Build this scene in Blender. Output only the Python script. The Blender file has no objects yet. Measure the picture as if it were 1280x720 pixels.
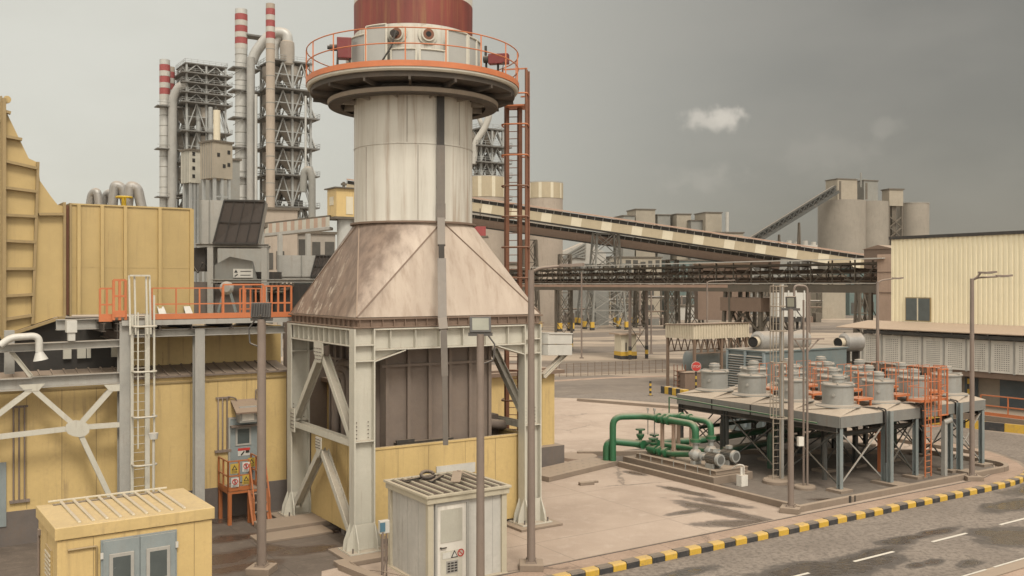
import bpy, math, random
from mathutils import Vector as V, Matrix
random.seed(7)
sc = bpy.context.scene; col = sc.collection
F, HY, CZ = 1180., 355., 9.
R = math.radians; Z = V((0, 0, 1))
def P(px, py, d): return V(((px-640)*d/F, d, CZ-(py-HY)*d/F))
def zp(py, d): return CZ-(py-HY)*d/F
def G(px, py):
    d = F*CZ/(py-HY); return V(((px-640)*d/F, d, 0))
class Fr:
    def __init__(s, x, y, ang=33.2, z=0):
        s.o = V((x, y, z)); a = R(ang)
        s.u = V((math.cos(a), math.sin(a), 0)); s.v = V((-math.sin(a), math.cos(a), 0))
    def p(s, a, b, z=0): return s.o+s.u*a+s.v*b+Z*z
    def inv(s, w): d = w-s.o; return d.dot(s.u), d.dot(s.v)
S = Fr(0, 0)
# ---------------------------------------------------------------- mesh builder
class MB:
    def __init__(s): s.v = []; s.f = []; s.s = []; s.m = []
    def add(s, vs, fs, sm=False, m=0):
        k = len(s.v); s.v += [V(x) for x in vs]
        for f in fs: s.f.append([i+k for i in f]); s.s.append(sm); s.m.append(m)
        return s
    def hexa(s, p, m=0):
        return s.add(p, [(0,3,2,1),(4,5,6,7),(0,1,5,4),(1,2,6,5),(2,3,7,6),(3,0,4,7)], m=m)
    def fb(s, fr, a0, a1, b0, b1, z0, z1, m=0):
        q = [(a0,b0),(a1,b0),(a1,b1),(a0,b1)]
        return s.hexa([fr.p(a,b,z0) for a,b in q]+[fr.p(a,b,z1) for a,b in q], m)
    def ax(s, p, q, up=Z):
        t = (q-p).normalized()
        if abs(t.dot(up)) > .98: up = S.v if abs(t.dot(Z)) > .98 else Z
        x = t.cross(up).normalized(); y = x.cross(t).normalized()
        return t, x, y
    def bar(s, p, q, w, h=None, up=Z, m=0):
        p = V(p); q = V(q); h = h or w; t, x, y = s.ax(p, q, up)
        k = [(-1,-1),(1,-1),(1,1),(-1,1)]
        return s.hexa([p+x*(i*w/2)+y*(j*h/2) for i,j in k]+[q+x*(i*w/2)+y*(j*h/2) for i,j in k], m)
    def ib(s, p, q, w, h, t=.03, up=Z, m=0):
        p = V(p); q = V(q); _, x, y = s.ax(p, q, up)
        s.bar(p+y*(h/2-t/2), q+y*(h/2-t/2), w, t, up, m); s.bar(p-y*(h/2-t/2), q-y*(h/2-t/2), w, t, up, m)
        return s.bar(p, q, t, h-2*t, up, m)
    def tube(s, p, q, r, n=10, r2=None, m=0, caps=True):
        p = V(p); q = V(q); r2 = r if r2 is None else r2; t, x, y = s.ax(p, q)
        vs = []
        for c, rr in ((p, r), (q, r2)):
            for i in range(n):
                a = 2*math.pi*i/n; vs.append(c+x*(math.cos(a)*rr)+y*(math.sin(a)*rr))
        s.add(vs, [(i,(i+1)%n,(i+1)%n+n,i+n) for i in range(n)], True, m)
        if caps: s.add(vs[:n], [list(range(n))[::-1]], m=m); s.add(vs[n:], [list(range(n))], m=m)
        return s
    def pipe(s, pts, r, n=10, bend=None, m=0, k=6):
        pts = [V(p) for p in pts]; bend = r*2.2 if bend is None else bend
        path = [pts[0]]
        for i in range(1, len(pts)-1):
            a, b, c = pts[i-1], pts[i], pts[i+1]
            d1 = (a-b); d2 = (c-b); l = min(bend, d1.length*.49, d2.length*.49)
            s0 = b+d1.normalized()*l; s1 = b+d2.normalized()*l
            for j in range(k+1):
                t = j/k; path.append(s0*(1-t)**2+b*(2*t*(1-t))+s1*t*t)
        path.append(pts[-1])
        vs = []; N = len(path); x0 = None
        for i, p in enumerate(path):
            t = (path[min(i+1,N-1)]-path[max(i-1,0)]).normalized()
            if x0 is None: _, x, y = s.ax(V((0,0,0)), t)
            else:
                x = (x0-t*x0.dot(t)).normalized(); y = x.cross(t)
            x0 = x
            for j in range(n):
                a = 2*math.pi*j/n; vs.append(p+x*(math.cos(a)*r)+y*(math.sin(a)*r))
        fs = [(i*n+j, i*n+(j+1)%n, (i+1)*n+(j+1)%n, (i+1)*n+j) for i in range(N-1) for j in range(n)]
        s.add(vs, fs, True, m); s.add(vs[:n], [list(range(n))], m=m); s.add(vs[-n:], [list(range(n))[::-1]], m=m)
        return s
    def lathe(s, prof, c, n=32, a0=0, a1=360, m=0, sm=True):
        full = abs(a1-a0) >= 360; k = n if full else n+1; vs = []
        for r, z in prof:
            for i in range(k):
                a = R(a0+(a1-a0)*i/n); vs.append(V((c[0]+r*math.cos(a), c[1]+r*math.sin(a), c[2]+z)))
        fs = []
        for j in range(len(prof)-1):
            for i in range(n):
                i2 = (i+1) % k; fs.append((j*k+i, j*k+i2, (j+1)*k+i2, (j+1)*k+i))
        # split rows so profile corners stay crisp
        for j in range(len(prof)-1):
            row = vs[j*k:(j+2)*k]
            s.add(row, [(i,(i+1)%k,(i+1)%k+k,i+k) for i in range(n)], sm, m)
        return s
    def disc(s, r, c, n=32, m=0):
        return s.add([V((c[0]+r*math.cos(2*math.pi*i/n), c[1]+r*math.sin(2*math.pi*i/n), c[2])) for i in range(n)], [list(range(n))], m=m)
    def prism(s, pts, off, m=0):
        n = len(pts); pts = [V(p) for p in pts]; o = V(off)
        s.add(pts, [list(range(n))], m=m); s.add([p+o for p in pts], [list(range(n))[::-1]], m=m)
        for i in range(n):
            a, b = pts[i], pts[(i+1)%n]; s.add([a, b, b+o, a+o], [(0,3,2,1)], m=m)
        return s
    def sheet(s, pts, m=0): return s.add(pts, [list(range(len(pts)))], m=m)
    def corr(s, p, q, z0, z1, out, pitch=.25, dep=.035, m=0):
        # profiled metal sheet between p and q
        L = (q-p).length; t = (q-p)/L; n = max(1, int(L/pitch)); w = L/n; pr = []
        for i in range(n):
            for f, d in ((0,0),(.3,0),(.4,1),(.9,1)): pr.append(p+t*(w*(i+f))+out*(dep*d))
        pr.append(q); k = len(pr)
        vs = [V((a.x,a.y,z0)) for a in pr]+[V((a.x,a.y,z1)) for a in pr]
        return s.add(vs, [(i,i+1,i+1+k,i+k) for i in range(k-1)], m=m)
    def build(s, name, mat, parent=None, bev=0):
        me = bpy.data.meshes.new(name)
        if parent is None:
            lo = [min(v[i] for v in s.v) for i in range(3)]; hi = [max(v[i] for v in s.v) for i in range(3)]
            o = V(((lo[0]+hi[0])/2, (lo[1]+hi[1])/2, lo[2]))
        else:
            o = V((0,0,0)); r = parent
            while r: o += r.location; r = r.parent
        me.from_pydata([v-o for v in s.v], [], s.f)
        for mm in (mat if isinstance(mat, (list, tuple)) else [mat]): me.materials.append(mm)
        me.polygons.foreach_set('use_smooth', s.s); me.polygons.foreach_set('material_index', s.m); me.update()
        ob = bpy.data.objects.new(name, me); col.objects.link(ob)
        if parent: ob.parent = parent
        else: ob.location = o
        if bev:
            md = ob.modifiers.new('bevel', 'BEVEL'); md.width = bev; md.segments = 2; md.limit_method = 'ANGLE'
        return ob
def tag(o, label=None, cat=None, group=None, kind=None):
    for k, v in (('label',label),('category',cat),('group',group),('kind',kind)):
        if v: o[k] = v
    return o
def thing(name, label, cat, loc, group=None):
    o = bpy.data.objects.new(name, None); col.objects.link(o); o.location = V((loc[0], loc[1], loc[2] if len(loc) > 2 else 0))
    o.empty_display_size = .2
    return tag(o, label, cat, group)
def dup(root, loc, label=None, rot=None):
    r = root.copy(); col.objects.link(r); r.location = loc
    if label: r['label'] = label
    if rot is not None: r.rotation_euler = (0,0,rot)
    for ch in list(root.children):
        c = ch.copy(); col.objects.link(c); c.parent = r
        for g in list(ch.children):
            d = g.copy(); col.objects.link(d); d.parent = c
    return r
def text(name, body, size, loc, u, w, mat, parent):
    cu = bpy.data.curves.new(name, 'FONT'); cu.body = body; cu.size = size; cu.align_x = 'CENTER'; cu.align_y = 'CENTER'; cu.extrude = .004
    ob = bpy.data.objects.new('tmp', cu); col.objects.link(ob)
    dg = bpy.context.evaluated_depsgraph_get(); me = bpy.data.meshes.new_from_object(ob.evaluated_get(dg)); bpy.data.objects.remove(ob)
    n = u.cross(w)
    m = MB(); m.v = [loc+u*v.co.x+w*v.co.y+n*v.co.z for v in me.vertices]; m.f = [list(p.vertices) for p in me.polygons]
    m.s = [False]*len(m.f); m.m = [0]*len(m.f)
    return m.build(name, mat, parent)
def struct(m, name, mat): return tag(m.build(name, mat), kind='structure')
# ---------------------------------------------------------------- materials
def nd(nt, t, **k):
    n = nt.nodes.new(t)
    for a, b in k.items(): setattr(n, a, b)
    return n
def mixc(nt, fac, a, b, mode='MIX'):
    n = nd(nt, 'ShaderNodeMix', data_type='RGBA', blend_type=mode)
    for i, x in ((0,fac),(6,a),(7,b)):
        if hasattr(x, 'links'): nt.links.new(x, n.inputs[i])
        elif i == 0: n.inputs[0].default_value = x
        else: n.inputs[i].default_value = (*x, 1) if len(x) == 3 else x
    return n.outputs[2]
def mth(nt, op, a, b=0., c=0., clamp=False):
    n = nd(nt, 'ShaderNodeMath', operation=op, use_clamp=clamp)
    for i, x in enumerate((a, b, c)):
        if hasattr(x, 'links'): nt.links.new(x, n.inputs[i])
        else: n.inputs[i].default_value = x
    return n.outputs[0]
def ramp(nt, x, lo, hi):
    n = nd(nt, 'ShaderNodeMapRange', clamp=True); n.interpolation_type = 'SMOOTHSTEP'
    nt.links.new(x, n.inputs[0]); n.inputs[1].default_value = lo; n.inputs[2].default_value = hi; return n.outputs[0]
def noise(nt, vec, scale, det=4, rough=.6, st=None):
    if st:
        mp = nd(nt, 'ShaderNodeMapping'); nt.links.new(vec, mp.inputs[0]); mp.inputs[3].default_value = st; vec = mp.outputs[0]
    n = nd(nt, 'ShaderNodeTexNoise'); nt.links.new(vec, n.inputs[0]); n.inputs['Scale'].default_value = scale
    n.inputs['Detail'].default_value = det; n.inputs['Roughness'].default_value = rough; return n.outputs[0]
def base_mat(name):
    m = bpy.data.materials.new(name); m.use_nodes = True; nt = m.node_tree; b = nt.nodes['Principled BSDF']
    tc = nd(nt, 'ShaderNodeTexCoord'); return m, nt, b, tc
AL = .70
DUST = (.30,.232,.17)
def mat(name, c, rough=.6, metal=0, var=.10, scale=1.0, dirt=(.20,.14,.095), amt=.16, streak=.3, dust=.45, bump=.02, rand=True, rust=0):
    c = tuple(x*AL for x in c); dirt = tuple(x*AL for x in dirt)
    m, nt, b, tc = base_mat(name); vec = tc.outputs['Object']
    if rand:
        oi = nd(nt, 'ShaderNodeObjectInfo'); mu = nd(nt, 'ShaderNodeVectorMath', operation='MULTIPLY_ADD')
        cb = nd(nt, 'ShaderNodeCombineXYZ'); nt.links.new(oi.outputs['Random'], cb.inputs[0]); nt.links.new(oi.outputs['Random'], cb.inputs[1])
        nt.links.new(cb.outputs[0], mu.inputs[0]); mu.inputs[1].default_value = (37,53,0); nt.links.new(vec, mu.inputs[2]); vec = mu.outputs[0]
    n1 = noise(nt, vec, scale, 6, .65); n2 = noise(nt, vec, scale*7, 5, .7)
    lo = tuple(x*(1-var*1.4) for x in c); hi = tuple(min(1, x*(1+var*.7)) for x in c)
    o = mixc(nt, ramp(nt, n1, .3, .72), lo, hi)
    d = mth(nt, 'MULTIPLY', ramp(nt, mth(nt, 'MULTIPLY_ADD', n2, .45, mth(nt, 'MULTIPLY', n1, .6)), .5, .72), amt)
    o = mixc(nt, d, o, dirt)
    if streak:
        s1 = noise(nt, vec, 1, 5, .6, (5,5,.35)); s2 = noise(nt, vec, .5, 3)
        o = mixc(nt, mth(nt, 'MULTIPLY', mth(nt, 'MULTIPLY', ramp(nt, s1, .5, .75), ramp(nt, s2, .35, .65)), streak), o, dirt)
    if rust:
        s3 = noise(nt, vec, 1, 6, .7, (11,11,.28)); s4 = noise(nt, vec, .9, 4, .6)
        o = mixc(nt, mth(nt, 'MULTIPLY', mth(nt, 'MULTIPLY', ramp(nt, s3, .58, .72), ramp(nt, s4, .48, .62)), rust), o, (.17,.075,.035))
    if dust:
        ge = nd(nt, 'ShaderNodeNewGeometry'); sx = nd(nt, 'ShaderNodeSeparateXYZ'); nt.links.new(ge.outputs['Normal'], sx.inputs[0])
        o = mixc(nt, mth(nt, 'MULTIPLY', ramp(nt, sx.outputs[2], .35, .95), mth(nt, 'MULTIPLY_ADD', n2, .6, dust*.8), clamp=True), o, DUST)
    nt.links.new(o, b.inputs['Base Color'])
    nt.links.new(mth(nt, 'MULTIPLY_ADD', n2, .25, rough-.12), b.inputs['Roughness']); b.inputs['Metallic'].default_value = metal
    if bump:
        bp = nd(nt, 'ShaderNodeBump'); bp.inputs['Strength'].default_value = .35; bp.inputs['Distance'].default_value = bump
        nt.links.new(n2, bp.inputs['Height']); nt.links.new(bp.outputs[0], b.inputs['Normal'])
    return m
K = {}
K['yellow'] = mat('yellow_panel', (.73,.535,.235), .5, amt=.2, streak=.5, rust=.5, var=.06)
K['tan'] = mat('tan_duct', (.59,.435,.19), .5, amt=.1, streak=.45, rust=.3, scale=.35, var=.09, dirt=(.3,.21,.11))
K['tanedge'] = mat('tan_rib', (.37,.27,.125), .5)
K['white'] = mat('white_steel', (.65,.625,.535), .5, rust=.35, amt=.16, streak=.35, var=.06, dirt=(.27,.19,.13))
K['grey'] = mat('grey_steel', (.44,.43,.395), .5, amt=.2, streak=.3)
K['blue'] = mat('bluegrey_steel', (.26,.30,.30), .5, amt=.25)
K['door'] = mat('bluegrey_door', (.30,.345,.35), .45, amt=.15)
K['orange'] = mat('orange_paint', (.66,.21,.08), .5, amt=.2, streak=.1, dust=.1)
K['rust'] = mat('rust_paint', (.23,.095,.05), .7, amt=.4, dirt=(.09,.045,.03))
K['brown'] = mat('brown_dust_steel', (.225,.178,.147), .7, amt=.3, dust=.3)
K['dark'] = mat('dark_steel', (.04,.036,.032), .6, dust=.3, amt=.1)
K['black'] = mat('black_hole', (.015,.014,.013), .8, dust=.1, amt=0, streak=0)
K['truss'] = mat('truss_steel', (.135,.113,.085), .65, amt=.3, dust=.2)
K['mesh'] = mat('dark_mesh', (.06,.045,.036), .7, dust=.3, streak=.5, dirt=(.025,.02,.015))
K['ctray'] = mat('galvanised_tray', (.21,.185,.16), .6)
K['concrete'] = mat('kerb_concrete', (.30,.235,.18), .85, amt=.5, streak=.1, dust=.2, scale=.9)
K['plinth'] = mat('plinth_grey', (.17,.145,.13), .8, amt=.3, streak=.4)
K['pillar'] = mat('pale_stone', (.40,.34,.27), .8)
K['pole'] = mat('pole_steel', (.26,.205,.17), .6, amt=.25)
K['green'] = mat('green_pipe', (.032,.165,.07), .5, amt=.45, dust=.4, dirt=(.05,.05,.03))
K['dgreen'] = mat('dark_green_pipe', (.02,.07,.04), .5, amt=.3, dust=.3)
K['pump'] = mat('pump_grey', (.40,.41,.39), .5, amt=.3)
K['cowl'] = mat('cowl_grey', (.37,.37,.345), .5, amt=.3, streak=.55, dirt=(.2,.15,.11))
K['deckroof'] = mat('dusty_roof', (.50,.43,.35), .85, amt=.5, dirt=(.2,.16,.12), dust=.15, scale=1.6)
K['cream'] = mat('cream_cladding', (1.0,.90,.64), .55, amt=.06, streak=.1, var=.05, scale=.4)
K['creamw'] = mat('pale_cladding', (.66,.58,.44), .6, amt=.15, streak=.3)
K['pink'] = mat('pink_sheet', (.50,.36,.275), .7, amt=.2)
K['roofdust'] = mat('dusty_sheet_roof', (.50,.37,.27), .8, amt=.25, dust=.4)
K['slate'] = mat('slate_door', (.10,.125,.14), .5, amt=.15)
K['screen'] = mat('screen_grey', (.84,.80,.72), .6, amt=.15, streak=.5)
K['silo'] = mat('silo_concrete', (.46,.39,.32), .85, amt=.2, streak=.5, dirt=(.20,.155,.12), scale=.15)
K['silog'] = mat('far_silo_concrete', (.345,.31,.26), .85, amt=.2, streak=.6, dirt=(.17,.15,.12), scale=.12)
K['silver'] = mat('silver_chimney', (.56,.56,.53), .45, metal=.15, amt=.15, streak=.4, scale=.2, dirt=(.3,.24,.19))
K['beige'] = mat('beige_chimney', (.46,.385,.31), .7, amt=.2, streak=.3, scale=.2)
K['red'] = mat('red_band', (.36,.06,.06), .6, amt=.15)
K['redbox'] = mat('instrument_red', (.21,.025,.025), .5, amt=.2, dust=.05)
K['tower'] = mat('tower_steel', (.40,.415,.405), .6, dust=.1, amt=.2)
K['towerd'] = mat('tower_deck', (.17,.168,.158), .7, amt=.2)
K['cyc'] = mat('cyclone_shell', (.40,.36,.31), .7, amt=.3, scale=.3)
K['farbox'] = mat('far_cladding', (.40,.355,.28), .7, amt=.25, streak=.4, scale=.2)
K['fargrey'] = mat('far_grey', (.29,.29,.265), .7, amt=.3, scale=.2, streak=.4)
K['farwhite'] = mat('far_white', (.55,.53,.48), .7, amt=.2, scale=.2)
K['farglass'] = mat('far_teal', (.14,.20,.19), .4, amt=.2)
K['convy'] = mat('conveyor_tan', (.50,.42,.285), .6, amt=.05, var=.05, streak=.15)
K['convl'] = mat('conveyor_cream', (.74,.67,.51), .6, amt=.05, var=.05, streak=.15)
K['convr'] = mat('conveyor_roof', (.50,.335,.25), .7, amt=.1, dust=.1)
K['ledge'] = mat('ledge_brown', (.24,.165,.12), .7, amt=.4, dirt=(.12,.08,.06))
K['signw'] = mat('sign_white', (.70,.685,.63), .5, amt=.15, streak=.1, dust=.1)
K['signr'] = mat('sign_red', (.60,.05,.04), .5, amt=.05, dust=0)
K['signy'] = mat('sign_yellow', (.58,.40,.06), .6, amt=.35, dust=.1)
K['signk'] = mat('sign_black', (.03,.03,.03), .5, amt=0, dust=0)
K['kyel'] = mat('kerb_yellow', (.72,.45,.05), .75, amt=.6, dust=.18, scale=3, dirt=(.2,.16,.12))
K['kblk'] = mat('kerb_black', (.04,.04,.042), .75, amt=.4, dust=.18, scale=3, dirt=(.2,.15,.1))
K['valve'] = mat('valve_yellow', (.70,.48,.02), .5, amt=.1)
K['insul'] = mat('insulation_foil', (.42,.41,.39), .45, metal=.3, amt=.3, bump=.05)
K['paint'] = mat('road_paint', (.72,.67,.58), .8, amt=.45, dirt=(.3,.24,.19), dust=0, scale=4)
K['bluebox'] = mat('control_blue', (.10,.22,.30), .5, amt=.1)
K['wood'] = mat('bare_board', (.33,.26,.2), .8, amt=.3)
def glassmat(name, c, rough=.12):
    m, nt, b, tc = base_mat(name); n = noise(nt, tc.outputs['Object'], 2, 4)
    nt.links.new(mixc(nt, n, c, tuple(x*1.6+.01 for x in c)), b.inputs['Base Color']); nt.links.new(mth(nt,'MULTIPLY_ADD',n,.3,rough-.05), b.inputs['Roughness'])
    b.inputs['Specular IOR Level'].default_value = .7; return m
K['glass'] = glassmat('window_glass', (.045,.055,.055)); K['lampglass'] = glassmat('lamp_glass', (.17,.17,.135), .3)
# ground materials: dust, joints, wet patches with their own shapes
def patches(nt, vec, lst, nz):
    out = None
    for (x, y, rx, ry, ang) in lst:
        sub = nd(nt, 'ShaderNodeVectorMath', operation='SUBTRACT'); nt.links.new(vec, sub.inputs[0]); sub.inputs[1].default_value = (x, y, 0)
        vr = nd(nt, 'ShaderNodeVectorRotate', rotation_type='Z_AXIS'); nt.links.new(sub.outputs[0], vr.inputs['Vector']); vr.inputs['Angle'].default_value = R(-ang)
        ml = nd(nt, 'ShaderNodeVectorMath', operation='MULTIPLY'); nt.links.new(vr.outputs[0], ml.inputs[0]); ml.inputs[1].default_value = (1/rx, 1/ry, 0)
        ln = nd(nt, 'ShaderNodeVectorMath', operation='LENGTH'); nt.links.new(ml.outputs[0], ln.inputs[0])
        out = ln.outputs['Value'] if out is None else mth(nt, 'MINIMUM', out, ln.outputs['Value'])
    return mth(nt, 'ADD', out, mth(nt, 'MULTIPLY_ADD', nz, 1.7, -.85))
def groundmat(name, c1, c2, c3, wet=None, joint=None, scale=.25, wetc=(.075,.055,.042), grit=30, bump=.02, stretch=None, wetr=.25, ga=.4, rr_=(.32,.66)):
    c1, c2, c3 = [tuple(x*.74 for x in q) for q in (c1, c2, c3)]
    m, nt, b, tc = base_mat(name)
    ge = nd(nt, 'ShaderNodeNewGeometry'); vec = ge.outputs['Position']
    n1 = noise(nt, vec, scale, 7, .62, stretch); n2 = noise(nt, vec, scale*6, 6, .7); n3 = noise(nt, vec, grit, 3, .7)
    o = mixc(nt, ramp(nt, n1, *rr_), c1, c2); o = mixc(nt, mth(nt, 'MULTIPLY', ramp(nt, n2, .48, .72), .65), o, c3)
    o = mixc(nt, mth(nt, 'MULTIPLY', ramp(nt, n3, .42, .66), ga), o, tuple(x*.52 for x in c1))
    h = mth(nt, 'ADD', n3, n2); rough = .88
    if joint:
        vr = nd(nt, 'ShaderNodeVectorRotate', rotation_type='Z_AXIS'); nt.links.new(vec, vr.inputs['Vector']); vr.inputs['Angle'].default_value = R(-33.2)
        br = nd(nt, 'ShaderNodeTexBrick'); nt.links.new(vr.outputs[0], br.inputs['Vector']); br.offset = 0
        br.inputs['Scale'].default_value = 1; br.inputs['Brick Width'].default_value = joint[0]; br.inputs['Row Height'].default_value = joint[1]
        br.inputs['Mortar Size'].default_value = .02; br.inputs['Mortar Smooth'].default_value = .3
        o = mixc(nt, mth(nt, 'MULTIPLY', br.outputs['Fac'], mth(nt, 'MULTIPLY_ADD', n2, 1.6, -.02, clamp=True)), o, tuple(x*.45 for x in c1))
    if joint:
        wv = nd(nt, 'ShaderNodeVectorMath', operation='MULTIPLY_ADD'); cv_ = nd(nt, 'ShaderNodeCombineXYZ'); nt.links.new(n2, cv_.inputs[0]); nt.links.new(n1, cv_.inputs[1]); nt.links.new(cv_.outputs[0], wv.inputs[0]); wv.inputs[1].default_value = (1.6,1.6,0); nt.links.new(vec, wv.inputs[2])
        vo = nd(nt, 'ShaderNodeTexVoronoi', feature='DISTANCE_TO_EDGE'); nt.links.new(wv.outputs[0], vo.inputs['Vector']); vo.inputs['Scale'].default_value = .16
        ck = mth(nt, 'MULTIPLY', ramp(nt, vo.outputs['Distance'], .012, .003), ramp(nt, noise(nt, vec, .13, 2), .5, .6))
        o = mixc(nt, mth(nt, 'MULTIPLY', ck, .75), o, tuple(x*.35 for x in c1))
    nt.links.new(mth(nt, 'ADD', rough, 0), b.inputs['Roughness'])
    if wet:
        w = ramp(nt, patches(nt, vec, wet, noise(nt, vec, .8, 6, .68)), 1.15, .78)
        w2 = ramp(nt, patches(nt, vec, wet, noise(nt, vec, .8, 5, .6)), .75, .5)
        o = mixc(nt, mth(nt, 'MULTIPLY', w, mth(nt, 'MULTIPLY_ADD', n2, .5, .55)), o, wetc)
        nt.links.new(mth(nt, 'SUBTRACT', .88, mth(nt, 'ADD', mth(nt, 'MULTIPLY', w, .35), mth(nt, 'MULTIPLY', w2, .43)), clamp=True), b.inputs['Roughness'])
    nt.links.new(o, b.inputs['Base Color'])
    bp = nd(nt, 'ShaderNodeBump'); bp.inputs['Strength'].default_value = .4; bp.inputs['Distance'].default_value = bump
    nt.links.new(h, bp.inputs['Height']); nt.links.new(bp.outputs[0], b.inputs['Normal'])
    return m
def wp(px, py, rx, ry, ang=33.2):
    g = G(px, py); return (g.x, g.y, rx, ry, ang)
# the stack's own painted, rain-streaked and rusty shells
def stackmat(name, base, mid, dk, zl, left=False):
    base, mid, dk = [tuple(x*.72 for x in q) for q in (base, mid, dk)]
    m, nt, b, tc = base_mat(name); vec = tc.outputs['Object']
    n1 = noise(nt, vec, .55, 6, .62); s1 = noise(nt, vec, 1, 6, .65, (3.2,3.2,.14)); s2 = noise(nt, vec, 1, 6, .7, (9,9,.5))
    s0 = noise(nt, vec, 1, 4, .6, (1.6,1.6,.10))
    o = mixc(nt, ramp(nt, mth(nt, 'MULTIPLY_ADD', n1, .3, mth(nt, 'MULTIPLY', s0, .7)), .36, .64), base, mid)
    o = mixc(nt, mth(nt, 'MULTIPLY', ramp(nt, s1, .48, .70), .5 if left else .75), o, dk)
    o = mixc(nt, mth(nt, 'MULTIPLY', ramp(nt, s2, .55, .75), .25), o, tuple(x*.6 for x in dk))
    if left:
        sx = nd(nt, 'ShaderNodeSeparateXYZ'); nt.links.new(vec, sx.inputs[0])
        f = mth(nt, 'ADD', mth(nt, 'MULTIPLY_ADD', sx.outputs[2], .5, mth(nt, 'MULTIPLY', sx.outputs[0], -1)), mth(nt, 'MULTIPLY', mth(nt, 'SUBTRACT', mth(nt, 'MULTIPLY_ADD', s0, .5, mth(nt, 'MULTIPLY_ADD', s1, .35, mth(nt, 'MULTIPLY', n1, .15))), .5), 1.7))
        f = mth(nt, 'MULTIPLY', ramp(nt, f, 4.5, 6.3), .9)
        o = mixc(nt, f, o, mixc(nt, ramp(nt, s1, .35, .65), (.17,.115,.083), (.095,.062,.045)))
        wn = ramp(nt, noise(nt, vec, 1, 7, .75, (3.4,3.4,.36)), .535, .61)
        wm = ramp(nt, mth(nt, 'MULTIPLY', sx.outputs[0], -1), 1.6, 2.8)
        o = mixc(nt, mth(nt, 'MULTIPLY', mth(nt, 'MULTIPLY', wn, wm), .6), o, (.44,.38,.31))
    nt.links.new(o, b.inputs['Base Color']); b.inputs['Roughness'].default_value = .6
    bp = nd(nt, 'ShaderNodeBump'); bp.inputs['Strength'].default_value = .3; bp.inputs['Distance'].default_value = .03; nt.links.new(n1, bp.inputs['Height']); nt.links.new(bp.outputs[0], b.inputs['Normal'])
    return m
K['shell'] = stackmat('stack_shell', (.72,.695,.62), (.60,.57,.50), (.36,.265,.19), 0)
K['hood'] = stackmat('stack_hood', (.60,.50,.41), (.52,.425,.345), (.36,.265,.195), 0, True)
K['yroof'] = mat('yellow_roof', (.70,.52,.235), .55, amt=.25, dust=.05, var=.1)
K['roofdark'] = mat('dark_roof_sheet', (.10,.07,.052), .8, dust=0, amt=.3)
K['soffit'] = mat('shaded_soffit', (.085,.07,.056), .8, dust=0, amt=.3)  # underside shade put into the colour, darker than the steel itself
K['redshell'] = stackmat('stack_red', (.26,.05,.036), (.13,.028,.02), (.30,.15,.055), 0)
K['shedw'] = mat('shed_wall_white', (.62,.60,.55), .5, amt=.3, streak=.85, dirt=(.23,.20,.17), scale=.8)
K['convw'] = mat('pale_panel', (.56,.54,.46), .4, amt=.1)
K['dgrey'] = mat('dark_leg_steel', (.075,.078,.072), .6, amt=.25, dust=.15)
K['pumpd'] = mat('pump_motor_grey', (.15,.15,.14), .55, amt=.3)
K['lampk'] = mat('lamp_housing_dark', (.10,.095,.09), .5, amt=.2)
K['teal'] = mat('container_teal', (.17,.215,.22), .55, amt=.25)
K['louv'] = mat('louvre_blue', (.30,.36,.38), .55, amt=.2)
K['rustp'] = mat('rusty_post', (.22,.15,.105), .7, amt=.35)
K['perf'] = mat('perforation_dark', (.25,.235,.21), .8, amt=.1, dust=0)
K['trim'] = mat('cream_trim', (.58,.525,.40), .55, amt=.2, dust=.1, var=.05)
K['ducts'] = mat('grey_gas_duct', (.40,.395,.37), .6, amt=.2, scale=.2, streak=.4)
K['orange2'] = mat('worn_orange_paint', (.48,.155,.045), .55, amt=.3, streak=.3, dust=.1)
K['farop'] = mat('dim_opening', (.085,.08,.07), .8, amt=.1, dust=0)
K['fasc'] = mat('deck_fascia', (.245,.245,.228), .55, amt=.3, streak=.4)
# ================================================================ ground, roads, kerbs
wet_yard = [wp(905,640,2.8,.6,-50), wp(940,655,2.4,.65,0), wp(915,655,1.0,.5,0), wp(860,640,1.2,.3,30), wp(860,615,1.5,.35,-50), wp(895,628,1.6,.45,-40), wp(795,592,.8,.35,-55),
            wp(318,690,1.3,.7,35), wp(300,672,1.4,.6,30), wp(350,672,1.2,.45,33), wp(285,712,1.2,.5,33), wp(385,688,1.2,.5,33), wp(270,700,1.6,.8,33), wp(290,650,1.6,.5,33), wp(430,662,.8,.5,33), wp(330,705,.7,.5,33), wp(1010,655,1.2,.3,20)]
wet_road = [wp(1060,708,2.9,1.0,33), wp(1000,714,2.2,.8,30), wp(1100,690,1.5,.5,33), wp(1140,672,1.2,.33,25), wp(1170,665,1.5,.35,28), wp(1122,678,.9,.4,20), wp(1265,632,2.2,.75,33), wp(1210,705,.8,.35,33),
            wp(1165,703,.6,.3,33), wp(1268,672,2.0,1.3,40), wp(1240,668,.9,1.1,60), wp(1145,707,.5,.25,33), wp(860,716,1.2,.4,33), wp(1300,610,3,.8,33)]
K['yard'] = groundmat('yard_concrete', (.50,.395,.315), (.39,.30,.235), (.54,.44,.36), wet_yard, (6.2,5.4), .22)
K['far'] = groundmat('far_dust', (.44,.35,.265), (.14,.11,.085), (.50,.41,.31), None, None, .03, stretch=(.28,2.4,1), rr_=(.42,.58))
K['asphalt'] = groundmat('dusty_asphalt', (.205,.168,.138), (.265,.22,.182), (.13,.105,.085), wet_road, None, .3, wetc=(.04,.032,.026), grit=6, bump=.06, ga=.75)
K['faras'] = groundmat('far_asphalt', (.15,.12,.098), (.21,.17,.135), (.30,.245,.19), None, None, .09, stretch=(.4,2.2,1), grit=10)
K['pave'] = groundmat('dusty_pavement', (.42,.30,.225), (.34,.24,.175), (.47,.35,.265), None, (1.3,1.3), .8, grit=20, bump=.03)
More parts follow.
